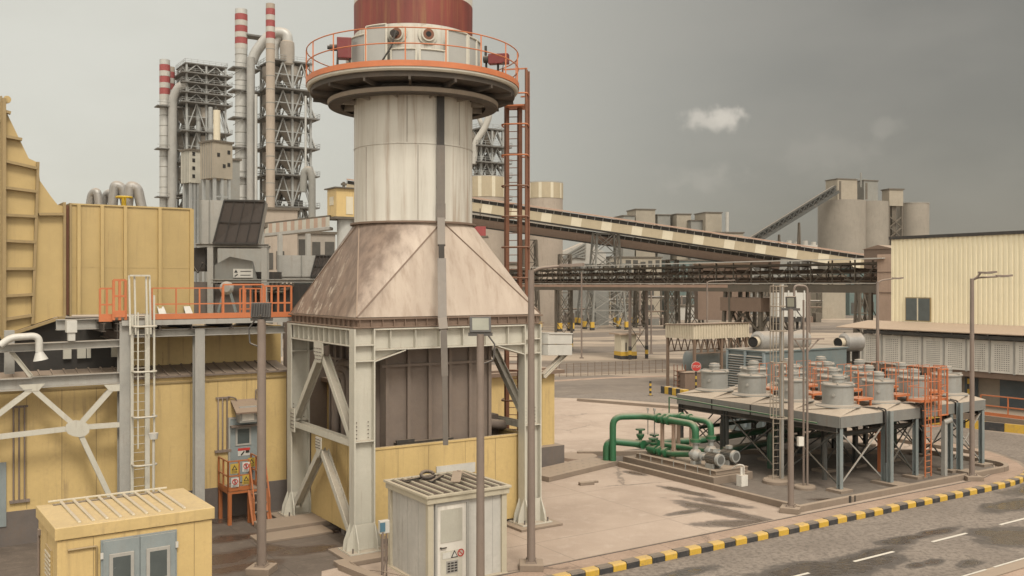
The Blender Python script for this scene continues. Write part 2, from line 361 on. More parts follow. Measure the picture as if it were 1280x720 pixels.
K['shadegr'] = groundmat('shaded_grey_slab', (.20,.165,.134), (.15,.12,.097), (.27,.222,.178), [wp(950,625,1.5,.4,-50), wp(905,610,1.6,.4,-55), wp(1030,625,.8,.3,0)], (3,3), .4)  # grey wet slab, coloured darker for the shade under the cooling deck
def gsheet(name, pts, z, m, sub=0):
    b = MB(); b.sheet([V((p.x, p.y, z)) for p in pts]); return struct(b, name, m)
gsheet('ground', [V((-1500,-60,0)), V((1500,-60,0)), V((1500,3000,0)), V((-1500,3000,0))], 0, K['far'])
# concrete plant yard (island) with a rounded far right corner
isl = [S.p(-40,23.3), S.p(41,23.3)]
for i in range(1, 9):
    t = i/8*R(90); isl.append(S.p(41+9*math.sin(t), 32.3-9*math.cos(t)))
isl += [S.p(49.6,45), S.p(48.8,52.7), S.p(46.5,57.5), S.p(43.2,61), S.p(36,68), S.p(-40,68)]
gsheet('concrete_yard', isl, .004, K['yard'])
# asphalt road along the yard and its crossing road bending away behind the yard
gsheet('road', [S.p(-40,16.75), S.p(110,16.75), S.p(110,23.2), S.p(56.3,23.2), S.p(55.9,36.1), S.p(58.6,63.2), S.p(56,72), S.p(53.7,75), S.p(40,92), S.p(20,110), S.p(14,103), S.p(36,69), S.p(43.4,61.2), S.p(46.7,57.7), S.p(49,52.8), S.p(49.8,45), S.p(50.3,32.3)]+
       [S.p(41.3+9*math.sin(R(90)*i/8), 32.2-9*math.cos(R(90)*i/8)) for i in range(7,-1,-1)]+[S.p(-40,23.2)], .008, K['asphalt'])
gsheet('far_road', [G(640,497), G(690,496), G(760,491), G(830,490), G(840,474), G(760,469), G(690,472), G(640,474)], .012, K['faras'])
gsheet('far_road_edge', [G(640,479), G(690,477.5), G(760,473.5), G(836,471), G(836,469.5), G(760,471.5), G(690,475.5), G(640,477)], .016, K['pave'])
gsheet('dust_strip', [G(640,470), G(690,467), G(836,461), G(836,450), G(760,452), G(690,456), G(640,459)], .006, K['faras'])
gsheet('dirt_track', [G(640,424), G(760,421), G(900,416), G(1120,410), G(1120,405), G(900,410), G(760,415), G(640,418)], .008, K['faras'])
gsheet('dirt_track', [G(640,403), G(760,402), G(1120,397), G(1120,393.5), G(760,398), G(640,399)], .010, K['faras'])
gsheet('dirt_track', [G(690,443), G(760,440), G(836,436), G(836,430), G(760,434), G(690,437)], .012, K['faras'])
# pavement strip behind the kerb, with its edge joint
pv = [S.p(-40,23.25), S.p(41,23.25)]+[S.p(41+9*math.sin(R(90)*i/10), 32.25-9*math.cos(R(90)*i/10)) for i in range(1,11)]
pin = [S.p(41+7.7*math.sin(R(90)*i/10), 32.25-7.7*math.cos(R(90)*i/10)) for i in range(10,-1,-1)]+[S.p(-40,24.55)]
b = MB(); n = len(pv)
allp = pv; inn = pin[::-1]; inn = [inn[0]]+inn[1:]
vs = [V((p.x,p.y,.012)) for p in allp]+[V((p.x,p.y,.012)) for p in inn]
b.add(vs, [(i,i+1,n+i+1,n+i) for i in range(n-1)]); struct(b, 'pavement', K['pave'])
b = MB()
for i in range(n-1): b.bar(V((inn[i].x,inn[i].y,.02)), V((inn[i+1].x,inn[i+1].y,.02)), .07, .05)
struct(b, 'pavement_edge', K['plinth'])
# near pavement on the other side of the road
gsheet('near_pavement', [S.p(-40,16.1), S.p(110,16.1), S.p(110,8), S.p(-40,8)], .02, K['pave'])
b = MB(); b.fb(S, -40, 110, 16.1, 16.55, 0, .05); b.fb(S, -40, 110, 16.55, 16.62, 0, .014, 0); struct(b, 'near_kerb', K['concrete'])
b = MB(); a = 8.
while a < 60:
    L = random.uniform(1.2,2.6); b.sheet([S.p(a,16.66,.013), S.p(a+L,16.66,.013), S.p(a+L,16.74,.013), S.p(a,16.74,.013)]); a += L+random.uniform(.2,.8)
struct(b, 'edge_line', K['paint'])
b = MB()
for k in range(-5, 14):
    a = 26.0+k*4.28; b.sheet([S.p(a,19.46,.013), S.p(a+2.1,19.46,.013), S.p(a+2.1,19.58,.013), S.p(a,19.58,.013)])
struct(b, 'lane_marking', K['paint'])
def kerbrow(name, pts, w, h, L, ph=0):
    b = MB(); k = ph
    for i in range(len(pts)-1):
        p, q = pts[i], pts[i+1]; d = (q-p); n = max(1, round(d.length/L))
        t = d/d.length; s = V((-t.y, t.x, 0))
        for j in range(n):
            x0 = p+d*(j/n)+t*.012; x1 = p+d*((j+1)/n)-t*.012; e = random.uniform(-.012,.012); hh = h+random.uniform(-.008,.008)
            pr = [(-w/2+e,0),(w/2+e,0),(w/2-.03+e,hh),(-w/2+.05+e,hh),(-w/2+e,hh-.05)]
            A = [x0+s*a+Z*z for a, z in pr]; B = [x1+s*a+Z*z for a, z in pr]
            b.add(A+B, [(0,1,2,3,4)[::-1],(5,6,7,8,9)]+[(i,(i+1)%5,(i+1)%5+5,i+5) for i in range(5)], m=k%2); k += 1
    return struct(b, name, [K['kyel'], K['kblk']])
kerbrow('kerb', [S.p(-4,23.08), S.p(41,23.08)]+[S.p(41+9.05*math.sin(R(90)*i/10), 32.15-9.05*math.cos(R(90)*i/10)) for i in range(1,4)], .32, .235, .545)
kerbrow('far_kerb', [S.p(57.1,24), S.p(56.9,30.6), S.p(55.7,36.1), S.p(55.9,50)], .3, .5, 1.05)
# darker slab between the yellow kiosk and the stack
K['dkslab'] = groundmat('dark_concrete', (.165,.13,.104), (.115,.09,.071), (.23,.183,.145), wet_yard, (2.6,2.1), .5, wetc=(.07,.048,.036))
gsheet('dark_slab', [S.p(-20,23.6), S.p(4.2,24.0), S.p(9.8,24.6), S.p(11.2,28.0), S.p(18.5,29.2), S.p(18,36), S.p(-20,40)], .008, K['dkslab'])
# ================================================================ exhaust stack
T = Fr(-5.215, 31.24)
Lx, Ly = 7.56, 6.4
c = T.p(3.85, 3.22); SC = V((c.x, c.y, 0))
st = thing('exhaust_stack', 'big off-white and dark red exhaust stack with rust-brown flared hood on white frame', 'stack', SC)
tc = -SC.normalized(); tr = V((-tc.y, tc.x, 0))          # towards the viewer's side, and to its right
if tr.x < 0: tr = -tr
def az(th, r, z): return SC+tc*(r*math.cos(R(th)))+tr*(r*math.sin(R(th)))+Z*z
rs = 2.24; zt = 11.25; zb = 7.88; zd = 16.4
b = MB(); b.lathe([(rs,zt),(rs,14.05)], SC, 72); b.lathe([(rs+.004,14.07),(rs+.004,18.35)], SC, 72); b.lathe([(rs+.02,14.04),(rs+.025,14.06),(rs+.02,14.08)], SC, 72)
shell = b.build('shell', K['shell'], st)
b = MB(); b.lathe([(rs+.006,18.35),(rs+.012,19.5)], SC, 72); b.build('red_band', K['redshell'], st)
b = MB(); b.lathe([(rs+.006,19.5),(rs,21.5)], SC, 64); b.build('white_band', K['shell'], st)
b = MB(); b.lathe([(rs+.01,21.5),(rs+.01,23.2),(rs-.2,23.2)], SC, 64); b.build('red_band', K['redshell'], st)
b = MB(); b.lathe([(rs+.004,zt-.05),(rs+.15,zt-.05),(rs+.15,zt+.02),(rs,zt+.03)], SC, 72); fl = b.build('waist_flange', K['ledge'], st)
# vertical shell seams
b = MB()
for th, z0, z1 in ((-6,14.08,16.2),(4,11.3,14.0),(-50,11.3,14),(48,14.1,16.2)): b.bar(az(th,rs+.004,z0), az(th,rs+.004,z1), .03, .02, tc)
b.build('weld_seam', K['cyc'], shell)
# square-to-round hood
hu, hv = 3.72, 3.12
cor = [SC+T.u*(i*hu)+T.v*(j*hv)+Z*zb for i, j in ((-1,-1),(1,-1),(1,1),(-1,1))]
N = 16; b = MB()
def cp(t): return SC+(-T.v*math.cos(t)+T.u*math.sin(t))*rs+Z*zt     # t=0 front mid, 90 right
fan = []
for i in range(4):                                     # flat triangle of face i: corners i and i+1
    ap = cp(i*math.pi/2); p0, p1 = cor[i], cor[(i+1)%4]; b.add([p0, p1, ap], [(0,1,2)])
    arc = [cp(i*math.pi/2+math.pi/2*k/N) for k in range(N+1)]
    b.add([p1]+arc, [(0,k+2,k+1) for k in range(N)], True)
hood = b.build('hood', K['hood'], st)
b = MB()
for i in range(4):
    ap = cp(i*math.pi/2); ap2 = cp((i+1)*math.pi/2)
    nf = (cor[i]+cor[(i+1)%4]-SC*2).normalized()*.01
    b.bar(cor[i]+nf, ap+nf, .05, .02, tc); b.bar(cor[(i+1)%4]+nf, ap+nf, .05, .02, tc)
b.build('hood_seam', K['ledge'], hood)
# brown ledge with stiffeners under the hood
b = MB(); b.fb(T, .0, Lx+.12, 0.0, Ly+.04, 7.52, 7.56); b.fb(T, .16, Lx-.04, .10, Ly-.1, 7.56, 7.80); b.fb(T, .05, Lx+.07, 0.02, Ly, 7.80, 7.86)
x = .2
while x < Lx: b.fb(T, x, x+.03, .03, .12, 7.56, 7.80); x += .42
x = .2
while x < Ly: b.fb(T, .07, .17, x, x+.03, 7.56, 7.80); b.fb(T, Lx-.06, Lx+.03, x, x+.03, 7.56, 7.8); x += .42
b.build('ledge', K['ledge'], st)
# platform
b = MB(); b.lathe([(rs+.25,zd-.12),(3.95,zd-.12),(4.0,zd-.06),(4.0,zd),(rs+.2,zd)], SC, 72); plat = b.build('platform', K['white'], st)
b = MB(); b.lathe([(rs+.03,zd-.3),(3.86,zd-.3),(3.86,zd-.125)], SC, 72)
for th in range(-170, 190, 24): b.bar(az(th,rs,zd-.36), az(th,3.85,zd-.22), .08, .4)
b.build('platform_soffit', K['soffit'], plat)
b = MB(); b.lathe([(2.75,zd-.72),(3.2,zd-.72),(3.22,zd-.5),(3.16,zd-.5),(3.16,zd-.66),(2.75,zd-.66)], SC, 72); b.lathe([(2.75,zd-.66),(2.72,zd-.3)], SC, 72)
b.build('ring_girder', K['soffit'], st)
b = MB(); b.lathe([(3.2,zd-.68),(3.225,zd-.66),(3.235,zd-.53),(3.2,zd-.51)], SC, 72); b.build('ring_rim', K['pillar'], st)
for th in range(-165, 181, 30): b = MB(); b.bar(az(th,rs,zd-.6), az(th,2.76,zd-.6), .05, .25); b.build('bracket', K['cyc'], st)
b = MB(); b.lathe([(3.97,zd+.01),(4.03,zd+.01),(4.03,zd+.21),(4.0,zd+.21)], SC, 72); b.build('toe_plate', K['orange'], plat)
def ring(b, r, z, a0=0, a1=360, n=64, rr=.022):
    b.pipe([az(a0+(a1-a0)*i/n, r, z) for i in range(n+1)], rr, 6, 0, k=1)
b = MB(); ring(b, 4.0, zd+1.32); ring(b, 4.0, zd+.78); rl = b.build('guard_rail', K['orange'], plat)
for i in range(18):
    b = MB(); th = i*20-4; b.bar(az(th,4.0,zd+.02), az(th,4.0,zd+1.32), .045, .02, tc); b.build('post', K['orange'], rl)
# wire screens round the shell
def screen(a0, a1, z0, z1, r=2.56):
    n = 6; b = MB()
    for i in range(n):
        q = [az(a0+(a1-a0)*(i+k)/n, r, z) for z in (z0, z1) for k in (0,1)]; b.add(q, [(0,1,3,2)])
    s = b.build('wire_screen', K['meshg'], st)
    b = MB()
    for a in (a0, (a0+a1)/2, a1) if a1-a0 > 25 else (a0, a1): b.bar(az(a,r+.02,z0), az(a,r+.02,z1), .07, .03, tc)
    for z in (z0+.02, z1): b.pipe([az(a0+(a1-a0)*i/n, r+.02, z) for i in range(n+1)], .03, 6, 0, k=1)
    b.build('frame', K['white'], s)
def meshg():
    m, nt, b, tcx = base_mat('wire_screen_grey'); w = nd(nt, 'ShaderNodeTexChecker'); w.inputs[3].default_value = 26; nt.links.new(tcx.outputs['Object'], w.inputs[0])
    n = noise(nt, tcx.outputs['Object'], 1.2, 5); nt.links.new(mixc(nt, w.outputs[1], (.33,.33,.31), mixc(nt, n, (.2,.2,.19), (.42,.42,.40))), b.inputs['Base Color']); return m
K['meshg'] = meshg()
screen(-62, -42, zd+.02, zd+1.6); screen(-41, -22, zd+.02, zd+1.85); screen(28, 49, zd+.02, zd+1.75); screen(51, 78, zd+.02, zd+1.7)
screen(-18, 2, zd+.02, zd+.95); screen(5, 26, zd+.02, zd+.95); screen(85, 130, zd, zd+1.7); screen(-130,-70, zd, zd+1.6)
for th in (-15, 13):
    o = az(th, rs, 17.95); nrm = (az(th,1,0)-SC).normalized(); b = MB()
    b.tube(o, o+nrm*.05, .36, 28); b.tube(o, o+nrm*.14, .25, 28); q = b.build('sampling_port', K['white'], st)
    b = MB(); b.tube(o+nrm*.10, o+nrm*.145, .2, 24); b.build('port_hole', K['rust'], q)
    b = MB(); b.tube(o+nrm*.10, o+nrm*.15, .1, 24); b.build('port_core', K['black'], q)
b = MB(); o = az(-15, rs+.15, 17.95); b.tube(o-tr*.05-Z*.02, o+tc*.4-Z*.1-tr*.1, .12, 14); b.pipe([o+tc*.4, o+tc*.5-Z*.6-tr*.15, az(-28,3.0,zd)], .03, 6); b.build('sampling_probe', K['dark'], st)
# gas sampling instruments on the platform
def instrument(th, r, lab, boxd, name='gas_analyser'):
    base = az(th, r, zd); t = thing(name, lab, 'instrument', base); return t, base
t, o = instrument(-58, 3.0, 'upright dark red analyser box with black motor, at left of stack platform', 0)
f = Fr(o.x, o.y, 10, o.z)
b = MB(); b.fb(f, -.22, .3, -.2, .2, .75, 1.5); b.build('housing', K['redbox'], t, .02)
b = MB(); b.tube(f.p(-.48,0,1.15), f.p(-.22,0,1.15), .12, 16); b.tube(f.p(-.56,0,1.15), f.p(-.48,0,1.15), .07, 16); b.build('motor', K['dark'], t)
b = MB()
for x, y in ((-.18,-.15),(.25,-.15),(.25,.15),(-.18,.15)): b.bar(f.p(x,y,0), f.p(x,y,.75), .04)
b.pipe([f.p(-.2,-.26,1.0), f.p(-.22,-.3,.4), f.p(-.1,-.3,0)], .02, 6); b.build('stand', K['dark'], t)
t, o = instrument(66, 3.15, 'small horizontal dark red analyser box on a thin stand, at right of stack platform', 0)
f = Fr(o.x, o.y, -12, o.z)
b = MB(); b.fb(f, -.1, .65, -.15, .15, .75, 1.12); b.build('housing', K['redbox'], t, .02)
b = MB(); b.tube(f.p(-.3,0,.95), f.p(-.1,0,.95), .13, 14); b.tube(f.p(-.22,0,1.1), f.p(-.22,0,1.45), .05, 8); b.build('motor', K['dark'], t)
b = MB(); b.bar(f.p(-.2,0,0), f.p(-.2,0,.9), .06); b.bar(f.p(.25,0,0), f.p(.25,0,.75), .06); b.pipe([f.p(.5,-.16,.8), f.p(.45,-.2,.4), f.p(.55,-.16,0)], .018, 6); b.build('stand', K['dark'], t)
# cable tray down the whole stack
tr_ = thing('cable_tray', 'long grey and black cable tray running down the front of the stack, hood and frame', 'cable tray', T.p(4.6,-.3))
th0 = 24.5
def traypiece(p, q, m, w=.27): b = MB(); b.bar(p, q, w, .12, tc); return b.build('tray_cover' if m != 'black' else 'open_tray', K[m], tr_)
o = .1; hp0 = az(th0, rs+.12, zt+.1)
k = P(553, 398, 31.95); k2 = P(554.5, 412, 31.7); k3 = P(556, 470, 31.7); k4 = P(557, 556, 31.9)
traypiece(az(th0,rs+.1,16.1), az(th0,rs+.1,14.0), 'dark'); traypiece(az(th0,rs+.11,14.0), az(th0,rs+.11,11.9), 'ctray', .3); traypiece(az(th0,rs+.12,11.9), hp0, 'ctray', .33)
mid = hp0.lerp(k, .28); mid2 = hp0.lerp(k, .42)
off = tc*.16; traypiece(hp0+off, mid+off, 'ctray'); traypiece(mid+off, mid2+off, 'black', .2); traypiece(mid2+off, k, 'ctray', .3); traypiece(k, k2, 'ctray', .3); traypiece(k2, k3, 'ctray', .22); traypiece(k3, k4, 'ctray', .18)
# ================================================================ white steel frame of the stack
sf = thing('stack_support_frame', 'off-white steel frame with riveted legs and lambda braces carrying the stack', 'steel frame', T.p(Lx/2, Ly/2))
def bolts(b, fn, nx, nz, p):
    for i in range(nx):
        for j in range(nz): q = fn(i, j); b.tube(q, q+p*.03, .022, 6)
def hcol(a0, b0, w=.76, d=.44, dirsign=1, fr=T, ztop=7.5):
    b = MB(); b.fb(fr, a0, a0+.05, b0, b0+d, .12, ztop); b.fb(fr, a0+w-.05, a0+w, b0, b0+d, .12, ztop); b.fb(fr, a0+.05, a0+w-.05, b0+d*.45, b0+d*.45+.04, .12, ztop)
    for z in (6.4, 6.93, 3.72): b.fb(fr, a0+.05, a0+w-.05, b0+.02, b0+d-.02, z, z+.045)
    q = b.build('column', K['white'], sf, .006)
    b = MB(); b.fb(fr, a0-.28, a0+w+.28, b0-.3, b0+d+.3, .1, .15)
    for a in (a0+.02, a0+w-.05): b.prism([fr.p(a,b0-.28,.15), fr.p(a,b0-.24,.45), fr.p(a,b0,1.02), fr.p(a,b0,.15)], fr.u*.035); b.prism([fr.p(a,b0+d+.28,.15), fr.p(a,b0+d,1.02), fr.p(a,b0+d,.15)], fr.u*.035)
    for yy in (b0+.06, b0+d-.09):
        b.prism([fr.p(a0-.26,yy,.15), fr.p(a0-.22,yy,.45), fr.p(a0,yy,1.02), fr.p(a0,yy,.15)], fr.v*.035); b.prism([fr.p(a0+w+.26,yy,.15), fr.p(a0+w+.22,yy,.45), fr.p(a0+w,yy,1.02), fr.p(a0+w,yy,.15)], fr.v*.035)
    b.fb(fr, a0+.05, a0+w-.05, b0+.01, b0+.045, .15, 1.0)
    b.build('base_gusset', K['white'], q, .004)
    b = MB()
    for a in (a0+.16, a0+w-.18):
        for i in range(5): p = fr.p(a, b0+d*.45, 3.85+.13*i); b.tube(p, p-fr.v*.03, .02, 6)
    for a in (a0-.14, a0+w+.14): b.tube(fr.p(a,b0-.2,.15), fr.p(a,b0-.2,.3), .03, 6)
    b.build('bolt', K['plinth'], q)
    b = MB(); b.fb(fr, a0-.55, a0+w+.55, b0-.6, b0+d+.5, 0, .1); 
    if a0 < 2 and b0 < 2: b.fb(fr, a0-1.0, a0+w+.7, b0-1.1, b0-.6, 0, .16)
    tag(b.build('column_pad', K['concrete'], None, .02), 'low concrete pad under the %s leg of the white stack frame' % ('near' if a0<2 and b0<2 else 'left' if a0<2 else 'right' if b0<2 else 'hidden rear'), 'concrete pad', 'pads under the white stack frame')
for a0, b0 in ((0,0),(Lx-.76,0),(0,Ly-.44),(Lx-.76,Ly-.44)): hcol(a0, b0)
def girder(along, fixed, s0, s1, z0=6.93, z1=7.5, step=.62, hz=None):
    b = MB(); pf = (lambda s, o, z: T.p(s, fixed+o, z)) if along == 'a' else (lambda s, o, z: T.p(fixed+o, s, z))
    fbx = (lambda x0,x1,o0,o1,z0,z1: b.fb(T,x0,x1,fixed+o0,fixed+o1,z0,z1)) if along == 'a' else (lambda x0,x1,o0,o1,z0,z1: b.fb(T,fixed+o0,fixed+o1,x0,x1,z0,z1))
    fbx(s0,s1,-.02,.46,z1-.05,z1); fbx(s0,s1,0,.44,z0,z0+.05); fbx(s0,s1,.2,.24,z0+.05,z1-.05)
    x = s0+step*.6
    while x < s1-.1: fbx(x,x+.03,.02,.42,z0+.05,z1-.05); x += step
    return b.build('girder', K['white'], sf, .005)
for fx in (0, Ly-.44):
    girder('a', fx, .76, Lx-.76, 6.76, 7.5, .95)
    for a, s in ((.76,1),(Lx-.76,-1)):
        b = MB(); b.prism([T.p(a,fx+.2,6.755), T.p(a+s*1.15,fx+.2,6.755), T.p(a,fx+.2,6.4)], T.v*.04); b.bar(T.p(a,fx+.22,6.40), T.p(a+s*1.15,fx+.22,6.74), .4, .04)
        b.build('haunch', K['white'], sf)
for fx in (0, Lx-.46):
    girder('b', fx, .44, Ly-.44, 6.9, 7.5, .5)
    # two-storey lambda bracing of the side
    y0, y1 = .44, Ly-.44; ym = (y0+y1)/2; cx = fx+.2
    gz = MB(); gz.prism([T.p(cx-.2,ym-.42,6.9), T.p(cx-.2,ym+.42,6.9), T.p(cx-.2,ym+.42,6.5), T.p(cx-.2,ym+.2,6.18), T.p(cx-.2,ym-.2,6.18), T.p(cx-.2,ym-.42,6.5)], T.u*.04); gz.build('gusset_plate', K['white'], sf, .004); gz = MB()
    gz.prism([T.p(cx-.2,ym-.26,3.5), T.p(cx-.2,ym+.26,3.5), T.p(cx-.2,ym+.26,3.1), T.p(cx-.2,ym,2.75), T.p(cx-.2,ym-.26,3.1)], T.u*.04); gz.build('gusset_plate', K['white'], sf, .004); gz = MB()
    gz.prism([T.p(cx-.2,y1-.35,4.25), T.p(cx-.2,y1+.1,4.25), T.p(cx-.2,y1+.1,3.35), T.p(cx-.2,y1-.35,3.35)], T.u*.04)
    g = gz.build('gusset_plate', K['white'], sf, .004)
    b = MB(); bolts(b, lambda i,j: T.p(cx-.2, ym-.3+.15*i, 6.3+.13*j), 5, 4, -T.u); bolts(b, lambda i,j: T.p(cx-.2, ym-.18+.12*i, 3.12+.1*j), 4, 4, -T.u); bolts(b, lambda i,j: T.p(cx-.2, y1-.28+.12*i, 3.5+.14*j), 3, 5, -T.u); b.build('bolt', K['plinth'], g)
    for p, q in ((T.p(cx,ym+.2,6.4), T.p(cx,y1-.12,3.85)), (T.p(cx,ym-.2,6.4), T.p(cx,y0+.05,3.75)), (T.p(cx,y0,3.65), T.p(cx,y1,3.65)), (T.p(cx,ym+.1,3.0), T.p(cx,y1-.1,.5)), (T.p(cx,ym-.1,3.0), T.p(cx,y0+.1,.55))):
        b = MB(); b.ib(p, q, .22, .30, .035, T.u); b.build('brace', K['white'], sf, .004)
for y in (Ly-.2,):
    b = MB(); b.ib(T.p(4.4,y,6.7), T.p(Lx-.6,y,4.1), .3, .26, .04, T.v); b.build('brace', K['brown'], sf)
E0 = G(0,684)
def onr(px, bb):
    f = Fr(E0.x,E0.y,33.2); k = (px-640)/F; o = f.p(0,bb); return (o.x-k*o.y)/(k*f.u.y-f.u.x)
# corrugated inlet box under the hood and its pipes
t = thing('inlet_duct_box', 'brown dusty ribbed steel duct box inside the stack frame', 'duct', T.p(3.4,3.5))
b = MB(); b.fb(T, 1.55, 5.85, .95, 5.6, .4, 7.5); bx = b.build('casing', K['brown'], t)
b = MB()
for x in [1.6+.84*i for i in range(6)]: b.fb(T, x-.06, x+.06, .82, .948, .4, 6.7)
for y in [1.4+.6*i for i in range(8)]: b.fb(T, 1.41, 1.548, y-.06, y+.06, .4, 6.7)
for z in (6.1, 6.75): b.fb(T, 1.39, 5.95, .80, .948, z, z+.09); b.fb(T, 1.39, 1.548, 1.3, 5.6, z, z+.09)
b.build('rib', K['brown'], bx)
b = MB(); b.fb(Fr(E0.x,E0.y,33.2), onr(356,4.3), onr(445,4.3), 4.3, 4.5, 0, 7.3); b.build('rear_cladding', K['brown'], bx)
t = thing('drain_pipe_set', 'three brown inverted-U pipes beside the duct box, seen through the left brace', 'pipes', T.p(.6,3.2))
for i, y in enumerate((2.5, 2.95, 3.4)):
    b = MB(); b.pipe([T.p(1.1,y,1.0), T.p(1.1,y,6.1-.22*i), T.p(1.1,y+1.6-.35*i,6.1-.22*i), T.p(1.1,y+1.6-.35*i,1.0)], .13, 10, .55); b.build('pipe', K['brown'], t)
# low yellow enclosure standing between the legs
t = thing('low_yellow_enclosure', 'low mustard yellow panel enclosure between the legs of the white frame', 'enclosure', T.p(3.8,3))
def ypanels(fr, a0, a1, z0, z1, bb, n, side='a', m='yellow', name='panel'):
    pass
e0, e1, h0, h1 = .70, Lx-.30, .62, Ly-.8
b = MB(); b.fb(T, e0, e1, h0, h0+.08, .22, 3.3); b.fb(T, e0, e0+.08, h0+.08, h1, .22, 3.3); b.fb(T, e1-.08, e1, h0+.08, h1, .22, 3.3); b.fb(T, e0, e1, h1, h1+.08, .22, 3.3)
w = b.build('panel_wall', K['yellow'], t)
b = MB(); b.fb(T, e0-.03, e1+.03, h0-.03, h0+.12, 3.3, 3.38); b.fb(T, e0-.03, e0+.12, h0+.12, h1, 3.3, 3.38); b.fb(T, e1-.12, e1+.03, h0+.12, h1, 3.3, 3.38); b.build('coping', K['yellow'], t, .01)
b = MB()
for x in (1.9,3.1,4.6,5.9): b.fb(T, x, x+.015, h0-.004, h0, .24, 3.3)
for y in (2.2,3.6): b.fb(T, e0-.004, e0, y, y+.015, .24, 3.3)
b.build('panel_joint', K['tanedge'], w)
for x in (1.2,3,5,6.9): b = MB(); b.fb(T, x, x+.3, h0+.02, h0+.25, 0, .22); b.build('foot', K['plinth'], t)
for y in (2.5,4.2): b = MB(); b.fb(T, e0+.02, e0+.2, y, y+.3, 0, .22); b.build('foot', K['plinth'], t)
b = MB(); b.fb(T, 3.4, 5.0, h0-.06, h0-.004, 2.15, 2.5); b.build('notice_plate', K['signw'], t)
b = MB(); b.bar(T.p(1.9,.85,3.42), T.p(4.2,.9,3.42), .28, .06); b.bar(T.p(1.9,.75,3.5), T.p(2.6,.76,3.5), .1, .1); tag(b.build('fallen_cable_tray', K['dark']), 'dark length of cable tray lying along the low yellow enclosure', 'cable tray')
b = MB(); b.fb(T, 5.85, 7.1, 2.3, 3.2, 1.5, 3.9); b.tube(T.p(5.9,2.0,3.7), T.p(7.2,2.0,3.5), .2, 10); tag(b.build('duct_stub', K['brown']), 'brown duct stub at the right of the ribbed duct box', 'duct')
# white bracket box sticking out at the right
t = thing('bracket_arm', 'white box girder arm with diagonal strut beside the right frame leg', 'bracket', T.p(Lx+.5,.3))
q0 = P(679,430,35.5); q1 = P(709,430,36.6)
b = MB(); b.bar(q0-Z*.22, q1-Z*.22, .5, .4); b.bar(q0+Z*.2, q1+Z*.2, .5, .38); b.bar(q0+Z*.41, q1+Z*.41, .58, .04); b.build('arm', K['signw'], t, .01)
b = MB(); b.ib(P(707,441,36.5), P(679,470,35.5), .16, .2, .03); b.build('strut', K['white'], t)
# rust red caged ladder behind the stack
ld = thing('caged_ladder', 'tall rust-red caged ladder rising behind the stack to its platform', 'ladder', (.05,39))
lf = Fr(.05, 39, -8)
for x in (-.27,.27):
    b = MB(); b.bar(lf.p(x,0,0), lf.p(x,0,16.4), .17, .13); b.build('stringer', K['rust'], ld)
for i in range(54): b = MB(); b.tube(lf.p(-.25,0,.3+.3*i), lf.p(.25,0,.3+.3*i), .018, 6); b.build('rung', K['rust'], ld)
b = MB()
for x, y in ((.58,-.35),(.62,-.05),(.56,-.62)): b.bar(lf.p(x+.04,y,3), lf.p(x+.04,y,17.75), .06, .05)
cg = b.build('cage_bar', K['rust'], ld)
for i in range(12):
    b = MB(); z = 3+1.25*i; b.pipe([lf.p(-.42,.05,z), lf.p(-.4,-.65,z), lf.p(.66,-.7,z), lf.p(.66,.1,z), lf.p(.3,.1,z)], .035, 6, .2, k=3); b.build('hoop', K['rust'] if i < 9 else K['orange'], cg)
b = MB(); b.bar(lf.p(.6,-.6,16.4), lf.p(.6,-.6,17.75), .06); b.bar(lf.p(-.4,-.5,17.75), lf.p(.66,-.6,17.75), .05); b.bar(lf.p(-.3,0,16.3), lf.p(.6,0,16.3), 1.0, .06); b.build('landing', K['orange'], ld)
# ================================================================ left side: enclosure, frame, duct, catwalk
def onray(fr, px, b):          # a-coordinate where the viewing ray of column px meets the plane b=const of fr
    k = (px-640)/F; o = fr.p(0,b); return (o.x-k*o.y)/(k*fr.u.y-fr.u.x)
def onrayb(fr, px, a):
    k = (px-640)/F; o = fr.p(a,0); return (o.x-k*o.y)/(k*fr.v.y-fr.v.x)
g0 = G(0,684); E = Fr(g0.x, g0.y, 33.2)
def ea(px, b=0): return onray(E, px, b)
def ed(a, b=0): return E.p(a,b).y
aR = ea(358)
t = thing('plant_enclosure', 'long mustard yellow panelled enclosure with brown plinth, at left below the duct', 'building', E.p(3,1))
b = MB(); b.fb(E, -6, aR, 0, 2.0, 1.18, 5.5); w = b.build('wall', K['yellow'], t)
b = MB(); b.fb(E, -6, aR+.05, -.04, 2.0, 0, 1.18); b.build('plinth', K['plinth'], t)
b = MB(); x = -4.
for px in (33, 77, 120, 193, 238, 272, 308, 332): a = ea(px); b.fb(E, a, a+.02, -.004, 0, 1.2, 5.3)
b.fb(E, -6, aR, -.05, -.002, 5.28, 5.34)
b.build('panel_joint', K['tanedge'], w)
b = MB(); b.prism([E.p(-6,-.12,5.5), E.p(aR+.1,-.12,5.5), E.p(aR+.1,1.5,5.78), E.p(-6,1.5,5.78)], Z*.07)
rf = b.build('roof', K['brown'], t)
b = MB(); x = -5.8
while x < aR: b.bar(E.p(x,-.12,5.59), E.p(x,1.5,5.87), .06, .05); x += .42
b.build('roof_rib', K['brown'], rf)
b = MB(); b.fb(E, ea(165), aR+.3, 1.5, 6, 1, 7.3); b.build('rear_wall', K['yellow'], t)
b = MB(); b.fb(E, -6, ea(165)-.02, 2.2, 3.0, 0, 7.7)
b.build('shadow_fill', K['dark'], t)  # solid near-black box, painted shade of the interior under the duct
# machinery glimpsed under the duct
for i, (px, wv) in enumerate(((85,.28),(103,.3),(112,.14),(144,.2))):
    b = MB(); a = ea(px, 1.9); b.fb(E, a-wv/2, a+wv/2, 2.05, 2.19, 6.2, 6.8); b.build('control_panel', K['white'], t)
